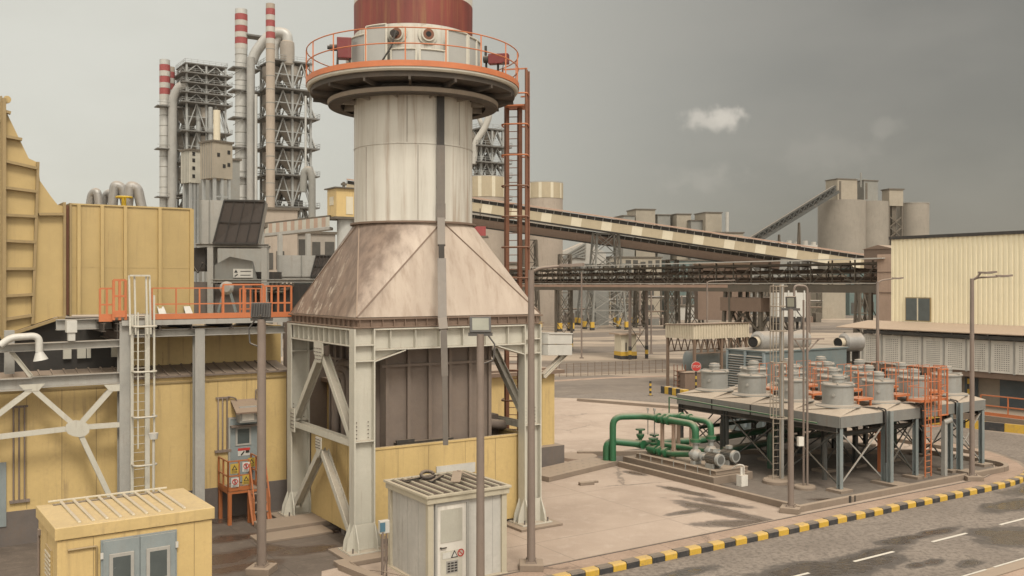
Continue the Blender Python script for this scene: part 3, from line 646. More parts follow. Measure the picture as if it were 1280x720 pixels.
# conduits on the wall
for nm, px, y0, y1, n in (('a',17,508,628,3),('b',273,497,565,3)):
    a = ea(px,-.1); d = ed(a); b = MB()
    for i in range(n):
        x = a+i*.17
        if nm == 'b': b.pipe([E.p(x,-.08,zp(y1,d)), E.p(x,-.08,zp(y0,d)+.02*i), E.p(x+.35*(i==2),-.08,zp(y0,d)+.02*i-.1*(i==2)), E.p(x+.5*(i==2),-.08,zp(y0,d)-.9*(i==2))], .028, 6, .1)
        else: b.pipe([E.p(x,-.08,zp(y1,d)), E.p(x,-.08,zp(y0,d))], .03, 6)
    b.fb(E, a-.12, a+.5, -.1, -.01, zp(y1,d)-.02, zp(y1,d)+.08); b.fb(E, a-.08, a+.45, -.08, -.01, zp(y0,d)-.05, zp(y0,d)+.02)
    tag(b.build('conduit_run', K['pole']), 'grey conduits on the yellow wall %s' % ('at the far left edge' if nm == 'a' else 'left of the bluish door'), 'conduit')
b = MB(); a = ea(3,-.1); b.fb(E, a-.5, a+.12, -.08, -.01, .7, 2.9); q = tag(b.build('service_door', K['door']), 'blue-grey service door cut by the left edge of the picture', 'door')
# floor lamp and reddish box by the wall
t = thing('bulkhead_lamp', 'small white-headed post lamp in front of the yellow wall', 'lamp', P(192,640,31.5)*1)
p = P(192,545,31.6); t.location = V((p.x,p.y,0))
b = MB(); b.tube(V((p.x,p.y,0)), p-Z*.1, .045, 8); b.build('post', K['white'], t); b = MB(); b.tube(p-Z*.1, p+Z*.1, .13, 12, .16); b.build('lamp_head', K['signw'], t)
b = MB(); p = E.p(ea(213,-.35),-.35,0); f = Fr(p.x,p.y); b.fb(f,-.4,.4,-.12,.2,0,1.22); tag(b.build('hose_box', K['rust'], None, .02), 'low rust-red hose box behind the roof of the yellow kiosk', 'box')
b = MB(); p = G(108,655); f = Fr(p.x,p.y); b.lathe([(0,1.42),(.9,1.40),(.95,1.28),(0,1.2)], V((p.x,p.y,0)), 28)
for x in (-.6,0,.6): b.fb(f,x,x+.08,-.1,.1,0,1.25)
t = tag(b.build('round_tank_lid', K['rust']), 'round rusty tank lid rising behind the yellow kiosk', 'tank'); p2 = p
b = MB()
for dx in (-.35,.3): b.tube(V((p.x+dx,p.y-.3,1.4)), V((p.x+dx,p.y-.3,1.62)), .07, 10); b.pipe([V((p.x+dx-.3,p.y-.4,1.2)), V((p.x+dx-.2,p.y-.3,1.55)), V((p.x+dx,p.y-.3,1.55))], .02, 6)
b.build('sensor', K['signw'], t)
# blue door with wall hood above it and the orange access stair
t = thing('access_door', 'blue-grey enclosure door with small window and warning stickers behind the orange stair', 'door', E.p(ea(303),-.05))
a0, a1 = ea(287), ea(321); d = ed(a0)
z0 = zp(604,d); z1 = zp(524,d)
b = MB(); b.fb(E, a0, a1, -.07, -.003, z0, z1); b.build('leaf', K['door'], t, .01)
b = MB(); b.fb(E, a0-.07, a0, -.09, -.002, z0, z1+.07); b.fb(E, a1, a1+.07, -.09, -.002, z0, z1+.07); b.fb(E, a0, a1, -.09, -.002, z1, z1+.07); b.build('door_frame', K['grey'], t)
b = MB(); m_ = .22; b.fb(E, a0+.2, a1-.25, -.1, -.071, z1-1.05, z1-.32); wn = b.build('window_frame', K['grey'], t, .01)
b = MB(); b.fb(E, a0+.28, a1-.33, -.106, -.1, z1-.97, z1-.4); b.build('pane', K['glass'], wn)
b = MB(); b.fb(E, a0+.3, a1-.3, -.08, -.072, z1-1.45, z1-1.15); s = b.build('sticker', K['signw'], t)
b = MB(); b.fb(E, a0+.3, a1-.3, -.086, -.081, z1-1.25, z1-1.15); b.build('red_stripe', K['signr'], s)
b = MB(); b.bar(E.p(a0+.42,-.085,z1-1.42), E.p(a0+.55,-.085,z1-1.28), .05, .01, -E.v); b.bar(E.p(a0+.6,-.085,z1-1.3), E.p(a0+.75,-.085,z1-1.3), .1, .01, -E.v); b.build('symbol', K['signk'], s)
t = thing('wall_vent_hood', 'small rusty vent hood on the yellow wall above the bluish door', 'vent', E.p(ea(308),-.4,4))
a0h, a1h = ea(291,-.3), ea(325,-.3); zt_ = zp(500,d); 
b = MB(); b.prism([E.p(a0h,0,zt_), E.p(a0h,0,zt_-.1), E.p(a0h,-.75,zt_-.48), E.p(a0h,-.75,zt_-.42)], E.u*(a1h-a0h)); b.build('cover', K['ledge'], t)
b = MB(); b.fb(E, a0h+.2, a1h-.2, -.5, 0, zt_-.85, zt_-.22); bb = b.build('housing', K['grey'], t); b = MB(); b.fb(E, a0h+.3, a1h-.3, -.52, -.502, zt_-.78, zt_-.42); b.build('louvre', K['screen'], bb)
b = MB(); b.fb(E, a0h-.05, a1h+.05, -.3, 0, zt_-1.05, zt_-.98); b.pipe([E.p(a1h-.1,-.1,zt_-.1), E.p(a1h-.1,-.1,zt_+.35), E.p(a1h+.1,-.1,zt_+.35)], .03, 6); b.build('bracket', K['brown'], t)
# orange stair
o = E.p(ea(303,-1.3),-1.3,0); t = thing('access_stair', 'small bright orange access stair and landing with warning signs on its railing', 'stair', o)
A0, A1 = ea(284,-1.3), ea(322,-1.3); zl = z0
b = MB(); b.fb(E, A0, A1+.1, -1.45, -.1, zl-.12, zl-.04); b.build('landing', K['orange2'], t); b = MB(); b.fb(E, A0+.05, A1+.05, -1.4, -.12, zl-.036, zl-.02); b.build('grating', K['brown'], t)
for x, y in ((A0,-1.45),(A1+.02,-1.45),(A0,-.25),(A1+.02,-.25),(A0+.75,-1.45)):
    b = MB(); b.fb(E, x, x+.13, y, y+.13, 0, zl-.12); b.build('leg', K['orange2'], t, .005)
for (x,y,x2,y2) in ((A0,-1.42,A0+.8,-1.42),(A0,-1.42,A0,-.2),(A1+.1,-1.42,A1+.1,-.2)):
    b = MB()
    for z in (.55,1.1): b.bar(E.p(x,y,zl+z), E.p(x2,y2,zl+z), .05)
    b.bar(E.p(x,y,zl+.06), E.p(x2,y2,zl+.06), .03, .16)
    rr = b.build('railing', K['orange2'], t)
    for k in range(3): b = MB(); q0 = E.p(x,y,zl).lerp(E.p(x2,y2,zl), k/2); b.bar(q0, q0+Z*1.1, .06); b.build('post', K['orange2'], rr)
sA = A0+.8
for x in (sA, sA+.6):
    b = MB(); b.bar(E.p(x,-1.45,zl-.05), E.p(x,-2.0,0.05), .06, .16, E.u); b.bar(E.p(x,-1.45,zl+.95), E.p(x,-1.95,1.0), .05); b.bar(E.p(x,-1.95,1.0), E.p(x,-1.95,.0), .05); b.bar(E.p(x,-1.47,zl+.95), E.p(x,-1.47,zl), .06); b.build('stringer', K['orange2'], t)
for k in range(4):
    b = MB(); f_ = (k+.5)/4; b.fb(E, sA+.04, sA+.56, -1.5-.5*f_-.1, -1.5-.5*f_+.1, zl*(1-f_)-.03, zl*(1-f_)); b.build('tread', K['brown'], t)
def warn(fr, a, bq, z, s, par, kind, nrm=-1):
    """a small pictogram plate facing -v of fr"""
    b = MB(); b.fb(fr, a-s/2, a+s/2, bq-.012, bq, z, z+s*1.25); q = b.build('warning_sign', K['signy' if kind in ('y',) else 'signw'], par)
    f = lambda x, y: fr.p(a+x*s, bq-.016, z+y*s)
    if kind == 'y':
        b = MB(); b.prism([f(-.36,.45), f(.36,.45), f(0,1.1)], -fr.v*.003); b.build('triangle', K['signk'], q)
        b = MB(); b.prism([fr.p(a-.2*s,bq-.021,z+.53*s), fr.p(a+.2*s,bq-.021,z+.53*s), fr.p(a,bq-.021,z+.9*s)], -fr.v*.002); b.build('symbol', K['signy'], q)
    else:
        b = MB(); n = 20
        for i in range(n):
            A, B = 2*math.pi*i/n, 2*math.pi*(i+1)/n; b.bar(f(.33*math.cos(A),.72+.33*math.sin(A)), f(.33*math.cos(B),.72+.33*math.sin(B)), .12*s, .004, -fr.v)
        b.bar(f(-.22,.94), f(.22,.5), .09*s, .004, -fr.v); b.build('red_ring', K['signr'], q)
        b = MB(); b.bar(f(0,.5), f(0,.95), .16*s, .003, -fr.v); b.build('symbol', K['signk'], q)
    b = MB()
    for k in range(2): b.bar(f(-.35,.28-.16*k), f(.35,.28-.16*k), .05*s, .003, -fr.v)
    b.build('text_line', K['signk'], q)
b_ = -1.46
warn(E, A0+.22, b_, zl+.64, .3, t, 'y'); warn(E, A0+.66, b_, zl+.68, .28, t, 'w'); warn(E, A0+.24, b_, zl+.14, .28, t, 'w'); warn(E, A0+.66, b_, zl+.2, .28, t, 'y')
warn(E, A0+1.22, -.35, zl+.62, .28, t, 'y')
# ---------------------------------------------------------------- steel support frame in front of the enclosure
fb_ = -.95
t = thing('duct_support_frame', 'pale grey steel frame with a round-plated cross brace in front of the long yellow enclosure', 'steel frame', E.p(ea(155,fb_),fb_))
def hsec(fr, a, bb, z0, z1, w=.42, d=.42, m='grey', par=None, name='column'):
    b = MB(); b.fb(fr, a-w/2, a+w/2, bb, bb+.03, z0, z1); b.fb(fr, a-w/2, a+w/2, bb+d-.03, bb+d, z0, z1); b.fb(fr, a-.015, a+.015, bb+.03, bb+d-.03, z0, z1); return b.build(name, K[m], par, .004)
aC1, aC2 = ea(158,fb_), ea(250,fb_); dC = ed(aC1,fb_)
hsec(E, aC1, fb_, 0, 7.6, .46, .42, 'grey', t); hsec(E, aC2, fb_, 0, 7.35, .36, .36, 'grey', t); hsec(E, ea(-60,fb_), fb_, 0, 7.4, .46, .42, 'grey', t)
hsec(E, ea(10,fb_+1.6), fb_+1.6-.6, 5.9, 7.4, .3, .3, 'grey', t)
def zE(px, py): a = ea(px, fb_); return zp(py, ed(a,fb_))
b = MB(); b.ib(E.p(ea(-60,fb_),fb_+.2,6.82), E.p(aC1,fb_+.2,6.90), .34, .27, .03); b.build('beam', K['grey'], t, .004)
b = MB(); b.ib(E.p(ea(-60,fb_),fb_+.2,5.62), E.p(ea(40,fb_),fb_+.2,5.62), .42, .42, .035); b.build('beam', K['grey'], t, .004)
b = MB(); b.ib(E.p(ea(40,fb_),fb_+.2,5.66), E.p(aC1-.2,fb_+.2,5.66), .36, .40, .03); b.build('beam', K['grey'], t, .004)
b = MB(); b.ib(E.p(aC1+.2,fb_+.2,7.22), E.p(ea(357,fb_),fb_+.2,7.22), .34, .28, .03); b.build('beam', K['grey'], t, .004)
b = MB(); b.ib(E.p(ea(40,fb_),fb_+.25,5.85), E.p(ea(14,fb_),fb_+.25,6.75), .14, .14, .02); b.build('brace', K['white'], t)
ctr = E.p(ea(97,fb_),fb_+.1,zE(97,535))
def ep(px, py): return E.p(ea(px,fb_), fb_+.1, zE(px,py))
for p in (ep(42,487), ep(143,483), ep(142,630), ep(152,531), ep(-40,551)):
    b = MB(); b.ib(ctr, p, .17, .17, .03, E.v); b.build('brace', K['white'], t, .004)
b = MB(); b.ib(ep(38,488), ep(-30,540), .17, .17, .03, E.v); b.build('brace', K['white'], t, .004)
b = MB(); n = 14; pts = []
for i in range(n):
    th = 2*math.pi*i/n; r = .34*(1+.18*math.cos(2*th+.6)); pts.append(ctr-E.v*.12+E.u*(r*math.cos(th))+Z*(r*math.sin(th)-.02))
b.prism(pts, E.v*.05); g = b.build('gusset_plate', K['white'], t, .005)
for px in (40, 145): b = MB(); p = ep(px,484); b.prism([p-E.u*.4+Z*.1-E.v*.1, p+E.u*.4+Z*.1-E.v*.1, p+E.u*.2-Z*.14-E.v*.1, p-E.u*.2-Z*.14-E.v*.1], E.v*.05); b.build('gusset_plate', K['white'], t)
b = MB(); p = ep(90,412); b.fb(E, ea(83,fb_), ea(96,fb_), fb_-.1, fb_+.3, zp(414,dC), zp(400,dC)+.02); b.fb(E, ea(85,fb_), ea(94,fb_), fb_-.05, fb_+.2, zp(424,dC), zp(413.8,dC)); b.build('end_plate', K['signw'], t, .01)
b = MB(); q0 = ea(70,fb_+.9); b.ib(E.p(q0,fb_+.9,zp(406,ed(q0))), E.p(ea(140,fb_+.9),fb_+.9,zp(404,ed(ea(140,fb_+.9)))), .3, .38, .03); b.build('beam', K['grey'], t, .004)
b = MB(); b.ib(E.p(aC1-.2,fb_+.3,7.2), E.p(aC1-.2,3.0,7.2), .3, .4); b.ib(E.p(aC2,fb_+.3,7.2), E.p(aC2,3.0,7.2), .3, .3); b.build('cross_beam', K['brown'], t)
# white vent pipe elbow
t = thing('vent_pipe', 'white bent vent pipe with a flared mouth in front of dark openings, far left', 'pipe', E.p(ea(30,fb_),fb_,6))
pz = lambda px, py: E.p(ea(px,fb_-.25), fb_-.25, zp(py, ed(ea(px,fb_-.25),fb_-.25)))
b = MB(); b.pipe([pz(0,432), pz(13,422), pz(49,419.5), pz(49,440)], .12, 14, .25); pp = b.build('pipe', K['signw'], t)
b = MB(); b.tube(pz(49,440), pz(51,450), .12, 16, .24); b.build('flared_mouth', K['signw'], t)
# ---------------------------------------------------------------- exhaust duct
D0 = P(240,380,37.6); D = Fr(D0.x, D0.y, 33.2)
def da(px, b=0): return onray(D, px, b)
def dz(px, py): a = da(px); return zp(py, D.p(a,0).y)
t = thing('exhaust_duct', 'large tan exhaust duct with ribbed box and stepped transition, upper left', 'duct', D.p(-3,2))
zdb, zdt = 7.85, 11.95
aB0 = da(88)
b = MB(); b.fb(D, aB0, 0, 0, 4.2, zdb, zdt); bx = b.build('duct_box', K['tan'], t)
for px in (98, 127, 156, 199): b = MB(); a = da(px); b.fb(D, a-.06, a+.06, -.16, -.002, zdb, zdt+.02); b.build('rib', K['tan'], bx, .005)
b = MB(); b.fb(D, -.1, .05, -.1, 4.25, zdb-.02, zdt+.02); b.fb(D, aB0, 0, -.05, .1, zdt+.002, zdt+.06); b.fb(D, aB0, .0, -.008, -.003, 9.62, 9.66)
b.build('flange', K['tan'], bx)
b = MB(); b.fb(D, da(80), aB0, .1, 4.1, zdb, zdt-.02); b.build('expansion_joint', K['rust'], t)
b = MB(); b.fb(D, da(78.5), da(82), -.12, 4.3, zdb-.05, zdt+.08); b.fb(D, da(86.5), da(89), -.12, 4.3, zdb-.05, zdt+.06); b.build('joint_flange', K['tanedge'], t)
pr = [(80,258),(80,395),(70,396),(0,420),(-70,443),(-70,40),(0,127),(8,140),(36,198),(47,203),(50,226),(64,246),(72,256)]
b = MB(); b.prism([D.p(da(x),0,dz(x,y)) for x, y in pr], D.v*4.0); tn = b.build('transition', K['tan'], t)
def drib(p, q, w=.1, dep=.22, nm='rib'):
    A = D.p(da(p[0]),-dep/2+.0,dz(*p)); B = D.p(da(q[0]),-dep/2,dz(*q)); b = MB(); b.bar(A, B, dep, w, Z if abs(A.z-B.z) < abs((A-B).length)*.7 else D.u) ; return b.build(nm, K['tanedge'], tn)
for p, q in (((6,140),(13,142)),((6,171),(27,175)),((6,202),(46,211)),((6,235),(46,240)),((6,269),(45,271)),((6,301),(44,303)),((6,336),(43,336)),((6,370),(41,368)),((6,399),(39,394)),((48,268),(78,268))): drib(p, q)
drib((47,203),(40,405),.09,.2); drib((4.5,124),(4.5,420),.12,.28); drib((1,121),(1,420),.06,.2); drib((0,422),(72,398),.1,.3); drib((72,397.5),(80,396.5),.1,.3)
drib((-15,150),(0,152)); 
b = MB(); q = D.p(da(8.5),-.1,dz(8,125)); b.tube(q-D.v*.06, q+D.v*.06, .13, 16); b.fb(D, da(6), da(8.5), -.15,-.05, dz(8,130), dz(8,121)); b.build('lifting_lug', K['tan'], tn)
# two white saddle supports on the catwalk deck
for px in (204, 237):
    a = da(px,-.3); b = MB(); b.prism([D.p(a-.14,-.35,7.72), D.p(a+.16,-.35,7.72), D.p(a+.06,-.12,8.12), D.p(a-.18,-.12,8.12)], D.v*.08); b.build('support_foot', K['signw'], t)
# insulated vent elbows on the box, and the yellow hand wheel
for i, (px, py, dd, lab, r) in enumerate(((118,245,40,'left of four silver insulated vent elbows on the duct box, the lowest',.17),(135,246,40.5,'second silver insulated vent elbow, between the lowest and the tall pair',.15),(147,237,40.0,'tall silver insulated vent elbow directly left of the yellow valve',.2),(166,238,39.5,'tall silver insulated vent elbow directly right of the yellow valve',.21))):
    p = P(px, py, dd); b = MB(); z1 = p.z+.12
    s = -1 if i in (0,1) else 1
    b.pipe([V((p.x-.28*s*.9,p.y,zdt-.05)), V((p.x-.12*s,p.y,z1+.1)), V((p.x+.16*s,p.y+.1,z1-.02)), V((p.x+.36*s,p.y+.2,zdt-.05))], r, 12, .3)
    tag(b.build('vent_elbow', K['insul']), lab, 'pipe', 'silver vent elbows on the duct box')
p = P(155,246,39.3); t = thing('hand_wheel_valve', 'yellow hand wheel valve among the silver elbows on the duct', 'valve', V((p.x,p.y,zdt)))
b = MB(); b.tube(V((p.x,p.y,zdt-.1)), V((p.x,p.y,zdt+.72)), .1, 12); b.tube(V((p.x,p.y,zdt)), V((p.x,p.y,zdt+.2)), .17, 12); b.build('stem', K['valve'], t)
b = MB(); b.pipe([V((p.x+.3*math.cos(R(i*18)), p.y+.3*math.sin(R(i*18)), zdt+.66)) for i in range(21)], .045, 8, 0, k=1)
for i in range(3): b.tube(V((p.x+.3*math.cos(R(i*60)), p.y+.3*math.sin(R(i*60)), zdt+.66)), V((p.x-.3*math.cos(R(i*60)), p.y-.3*math.sin(R(i*60)), zdt+.66)), .025, 6)
b.build('hand_wheel', K['valve'], t)
# ---------------------------------------------------------------- catwalk with orange railings, white ladder
cb = fb_-.1
t = thing('catwalk', 'grey catwalk with orange railings and toe plates along the tan duct', 'catwalk', E.p(ea(250,cb),cb,7.5))
k0, k1 = ea(125,cb), ea(366,cb)
zc = 7.72
b = MB(); b.fb(E, ea(152,cb), k1, cb, 2.6, zc-.06, zc); b.fb(E, k0, ea(152,cb), cb+.25, 2.4, zc-.06, zc); b.build('deck', K['soffit'], t)
b = MB(); b.fb(E, ea(152,cb), k1, cb-.06, cb, zc-.2, zc-.02); b.build('deck_channel', K['grey'], t)
b = MB(); b.fb(E, ea(190,cb), k1, cb-.04, cb-.005, zc, zc+.2); b.fb(E, k0, ea(142,cb), cb+.2, cb+.245, zc-.05, zc+.22); b.build('toe_plate', K['orange'], t)
def rail(path, zs, n, m='orange', w=.045, par=None, fr=E):
    b = MB()
    for z in zs:
        for i in range(len(path)-1): b.bar(V((path[i].x,path[i].y,path[i].z+z)), V((path[i+1].x,path[i+1].y,path[i+1].z+z)), w)
    rr = b.build('railing', K[m], par)
    tot = sum((path[i+1]-path[i]).length for i in range(len(path)-1))
    for i in range(len(path)-1):
        k = max(1, round(n*(path[i+1]-path[i]).length/tot))
        for j in range(k+(i == len(path)-2)):
            q = path[i].lerp(path[i+1], j/k); b = MB(); b.bar(q, q+Z*max(zs), w*1.2, w*.8); b.build('post', K[m], rr)
    return rr
def cp_(px, off=0): return E.p(ea(px,cb+off), cb+off, zc)
rail([cp_(190), cp_(278)], (.55,1.13), 3, par=t)
rail([cp_(279,-.02), cp_(329,-.02)], (.55,1.26), 2, par=t, w=.06); rail([cp_(331), cp_(364)], (.55,1.2), 4, par=t, w=.06)
rail([cp_(300,1.2), cp_(326,1.2)], (.3,1.1), 4, par=t, w=.05)
rail([cp_(125,.25), cp_(142,.25)], (.55,1.12), 2, par=t, w=.06); rail([cp_(142,.1), cp_(157,.1)], (.3,.85,1.42), 2, par=t, w=.075)
b = MB(); b.fb(E, ea(143,cb), ea(157,cb), cb+.05, cb+.1, zc+.1, zc+.3); b.build('toe_plate', K['orange'], t)
b = MB()
for px in (130,147,200,240,290,330): a = ea(px,cb); b.ib(E.p(a,cb,zc-.25), E.p(a,2.5,zc-.25), .14, .3)
b.build('deck_beam', K['soffit'], t)  # deck and beams coloured dark to stand in for their shadow
lb = cb-.12
t = thing('vertical_ladder', 'tall weathered white vertical ladder from the ground up to the orange-railed catwalk', 'ladder', E.p(ea(175,lb),lb))
la0, la1 = ea(165,lb), ea(184,lb)
for a, w in ((la0,.1),(la1,.16)):
    b = MB(); b.bar(E.p(a,lb,0), E.p(a,lb,7.9), w, .08); b.build('stringer', K['white'], t)
for i in range(26): b = MB(); b.tube(E.p(la0,lb,.3+.3*i), E.p(la1,lb,.3+.3*i), .014, 6); b.build('rung', K['white'], t)
b = MB()
for a in (la0-.08, la1+.1, la0+.1, la1-.02): b.bar(E.p(a,lb-.1,7.2), E.p(a,lb+.1,9.3), .06)
b.bar(E.p(la0-.08,lb,9.3), E.p(la1+.1,lb,9.3), .06); b.build('grab_rail', K['white'], t)
b = MB(); b.bar(E.p(la1+.16,lb-.35,3.5), E.p(la1+.16,lb-.35,8.6), .06); b.bar(E.p(la0+.12,lb-.4,3.2), E.p(la0+.12,lb-.4,8.0), .045); cg = b.build('cage_bar', K['white'], t)
for z in (2.6, 4.3, 5.9, 7.5): b = MB(); b.pipe([E.p(la0,lb,z), E.p(la0,lb-.5,z), E.p(la1+.25,lb-.5,z), E.p(la1+.2,lb,z)], .04, 8, .2); b.build('hoop', K['white'], cg)
# ---------------------------------------------------------------- air intake hoods behind the catwalk
def intake(px0, px1, py0, py1, dd, split, tilt, lab, name='air_intake'):
    o = P(px0, py1, dd); f = Fr(o.x, o.y, 12); w = (px1-px0)*dd/F/math.cos(R(12)); h = (py1-py0)*dd/F
    t = thing('air_intake', lab, 'air intake', V((o.x,o.y,o.z)))
    s = w*split; z0 = o.z
    # grey side body and slanted dark mesh mouth
    b = MB(); sl = tilt
    b.prism([f.p(0,0,z0), f.p(s,0,z0), f.p(s+sl,0,z0+h), f.p(0,0,z0+h)], f.v*2.2); body = b.build('body', K['grey'], t, .01)
    b = MB()
    b.add([f.p(s,-.02,z0+.03), f.p(w-sl*.7,-.25,z0+.03), f.p(w,-.05,z0+h-.02), f.p(s+sl,-.02,z0+h-.02)], [(0,1,2,3)]); b.v += []; me_ = b.build('mesh_mouth', K['mesh'], t)
    md = me_.modifiers.new('thick', 'SOLIDIFY'); md.thickness = .06
    b = MB(); b.bar(f.p(s,-.05,z0), f.p(w-sl*.7,-.28,z0), .1); b.bar(f.p(s+sl,-.05,z0+h), f.p(w,-.08,z0+h), .08); b.bar(f.p(w-sl*.7,-.28,z0), f.p(w,-.08,z0+h), .06); b.bar(f.p(s,-.05,z0), f.p(s+sl,-.05,z0+h), .06)
    b.bar(f.p(s+sl*.45,-.06,z0+h*.5), f.p(w-sl*.3,-.2,z0+h*.5), .03)
    for k in (.25,.5,.75): b.bar(f.p(s,-.02,z0).lerp(f.p(w-sl*.7,-.25,z0),k)-f.v*.04, f.p(s+sl,-.02,z0+h).lerp(f.p(w,-.05,z0+h),k)-f.v*.04, .035)
    b.build('mesh_frame', K['dark'], t)
    b = MB(); b.prism([f.p(s,0,z0), f.p(w-sl*.7,-.2,z0), f.p(w-sl*.7,2.2,z0), f.p(s,2.2,z0)], Z*.04); b.prism([f.p(s+sl,0,z0+h-.04), f.p(w,-.04,z0+h-.04), f.p(w,2.2,z0+h-.04), f.p(s+sl,2.2,z0+h-.04)], Z*.04)
    b.prism([f.p(w-sl*.7,-.2,z0), f.p(w,-.04,z0+h), f.p(w,2.2,z0+h), f.p(w-sl*.7,2.2,z0)], f.u*.04); b.build('hood_casing', K['grey'], t)
    b = MB(); b.bar(f.p(.02,-.03,z0), f.p(.02,-.03,z0+h), .07); b.bar(f.p(s*.72,-.03,z0), f.p(s*.72,-.03,z0+h), .05); b.build('seam', K['fargrey'], body)
    return t, f, w, z0
t, f, w, z0 = intake(250, 327, 250, 304, 44, .2, .5, 'larger grey air intake hood with slanted dark mesh, behind the orange railing')
t2, f2, w2, z02 = intake(347, 411, 319, 345, 50, .62, .28, 'smaller grey air intake hood with dark mesh, just left of the brown stack hood')
t = thing('fan_skid', 'grey steel stand with fan housing and sign plate under the larger intake hood', 'machine', f.p(1.5,1,7.6))
for a, bb in ((.45,0),(2.9,0),(.45,2),(2.9,2)): hsec(f, a, bb, 7.55, z0-.14, .26, .22, 'grey', t, 'leg')
b = MB(); b.ib(f.p(-.2,.1,z0-.08), f.p(3.1,.1,z0-.08), .25, .15); b.ib(f.p(-.2,2.1,z0-.08), f.p(3.1,2.1,z0-.08), .25, .15); b.build('top_beam', K['grey'], t)
b = MB(); b.ib(f.p(.5,.1,9.15), f.p(3.0,.1,9.15), .25, .16); b.ib(f.p(3.0,.1,9.15), f.p(6.5,.9,9.15), .25, .16); b.build('middle_beam', K['grey'], t)
b = MB(); b.prism([f.p(.6,.5,9.2), f.p(2.5,.5,9.2), f.p(2.3,.5,10.1), f.p(1.3,.5,10.3), f.p(.6,.5,9.9)], f.v*1.2); cs = b.build('fan_casing', K['fargrey'], t)
b = MB(); b.fb(f, 1.45, 2.35, .45, .49, 9.3, 9.72); sg = b.build('sign_plate', K['signw'], t)
b = MB(); b.prism([f.p(1.5,.44,9.54), f.p(1.66,.44,9.54), f.p(1.58,.44,9.69)], -f.v*.004); b.bar(f.p(1.52,.445,9.36), f.p(1.66,.445,9.46), .05, .004, -f.v)
b.bar(f.p(1.78,.445,9.6), f.p(2.28,.445,9.6), .035, .003, -f.v); b.bar(f.p(1.78,.445,9.42), f.p(2.25,.445,9.42), .035, .003, -f.v); b.build('symbol', K['signk'], sg)
b = MB(); b.fb(f, -.4, .3, .4, 1.8, 7.6, 9.1); b.fb(f, .6, 2.3, .6, 1.8, 7.6, 9.0); b.build('lower_casing', K['plinth'], t)
b = MB(); b.fb(f, -.6, 0.2, .35, 1.6, 9.6, z0-.2); b.pipe([f.p(-.3,0.3,9.8), f.p(-.1,.1,9.5), f.p(.1,.1,10), f.p(.3,.2,9.8)], .03, 6); b.build('cable_box', K['dark'], t)
b = MB(); b.fb(f, .5, 3.6, 2.3, 3.4, 7.55, 9.6); b.fb(f, 3.3, 6.2, 2.0, 3.2, 7.55, 9.0); b.build('rear_casing', K['dark'], t)
b = MB()
for k in range(6): b.pipe([f.p(.7+.45*k,2.2,7.6), f.p(.7+.45*k,2.1,8.6+.12*(k%3)), f.p(3.2+.2*k,1.7,8.6+.12*(k%3)), f.p(3.2+.2*k,1.7,9.1)], .06, 8, .15)
b.build('pipework', K['truss'], t)
b = MB(); q = P(283,360,42.5); b.tube(q, q+f.v*.5, .3, 20); b.tube(q-f.v*.12, q, .18, 16, .3); mt = b.build('fan_motor', K['grey'], t)
b = MB(); b.bar(q+V((-.15,.1,-.2)), V((q.x-.4,q.y+.1,7.72)), .1); b.bar(q+V((.15,.1,-.2)), V((q.x+.4,q.y+.1,7.72)), .1); b.build('motor_leg', K['bluebox'] if 0 else K['blue'], mt)
t = thing('filter_cabinet', 'dark grey cabinets with pipes and white sign below the smaller intake hood', 'cabinet', f2.p(1,1,7.6))
for a, bb in ((.2,0),(2.6,0)): hsec(f2, a, bb, 7.3, z02-.14, .22, .2, 'grey', t, 'leg')
b = MB(); b.ib(f2.p(-.3,.1,z02-.08), f2.p(3.0,.1,z02-.08), .2, .15); b.build('top_beam', K['grey'], t)
b = MB(); b.fb(f2, -1.6, -.2, .4, 1.6, 7.6, 9.0); b.fb(f2, .8, 2.6, .5, 1.8, 7.6, 9.2); b.build('casing', K['blue'], t)
b = MB(); b.fb(f2, 1.25, 1.95, .44, .49, 7.9, 8.5); sg = b.build('sign_plate', K['signw'], t)
b = MB(); b.prism([f2.p(1.32,.43,8.25), f2.p(1.5,.43,8.25), f2.p(1.41,.43,8.42)], -f2.v*.004); b.bar(f2.p(1.6,.432,8.33), f2.p(1.88,.432,8.33), .035, .003, -f2.v); b.bar(f2.p(1.34,.432,8.05), f2.p(1.48,.432,8.1), .05, .003, -f2.v); b.bar(f2.p(1.6,.432,8.08), f2.p(1.88,.432,8.08), .035, .003, -f2.v); b.build('symbol', K['signk'], sg)
b = MB()
for i in range(4): b.pipe([f2.p(-1.2+.3*i,.3,9.0), f2.p(-1.2+.3*i,.3,9.35+.06*i), f2.p(-.2+.3*i,.35,9.35+.06*i)], .05, 8, .12)
b.tube(f2.p(-2.2,.3,8.8), f2.p(-.2,.3,8.8), .12, 10); b.build('pipework', K['dark'], t)
# ---------------------------------------------------------------- yellow kiosk, near left
k0 = P(68.7,660,23.6); KF = Fr(k0.x, k0.y, 35); kw, kd, kh = 4.0, 3.0, 2.9
t = thing('yellow_kiosk', 'flat-roofed yellow kiosk with blue-grey double doors, in the near left corner', 'kiosk', KF.p(kw/2,kd/2))
b = MB(); b.fb(KF, .06, kw-.06, .06, kd-.06, .1, kh-.36); w = b.build('wall', K['yellow'], t, .01)
b = MB()
for a in (.9, 3.45): b.fb(KF, a, a+.014, .055, .06, .1, kh-.37)
b.fb(KF, .055, .06, 1.5, 1.514, .1, kh-.37); b.build('panel_joint', K['tanedge'], w)
b = MB(); b.fb(KF, 0, kw, 0, kd, kh-.34, kh-.02); rf = b.build('roof', K['yroof'], t, .02)
b = MB()
for i in range(9): a = .62+.33*i; b.bar(KF.p(a,.25,kh+.005), KF.p(a,kd-.1,kh+.03), .07, .05)
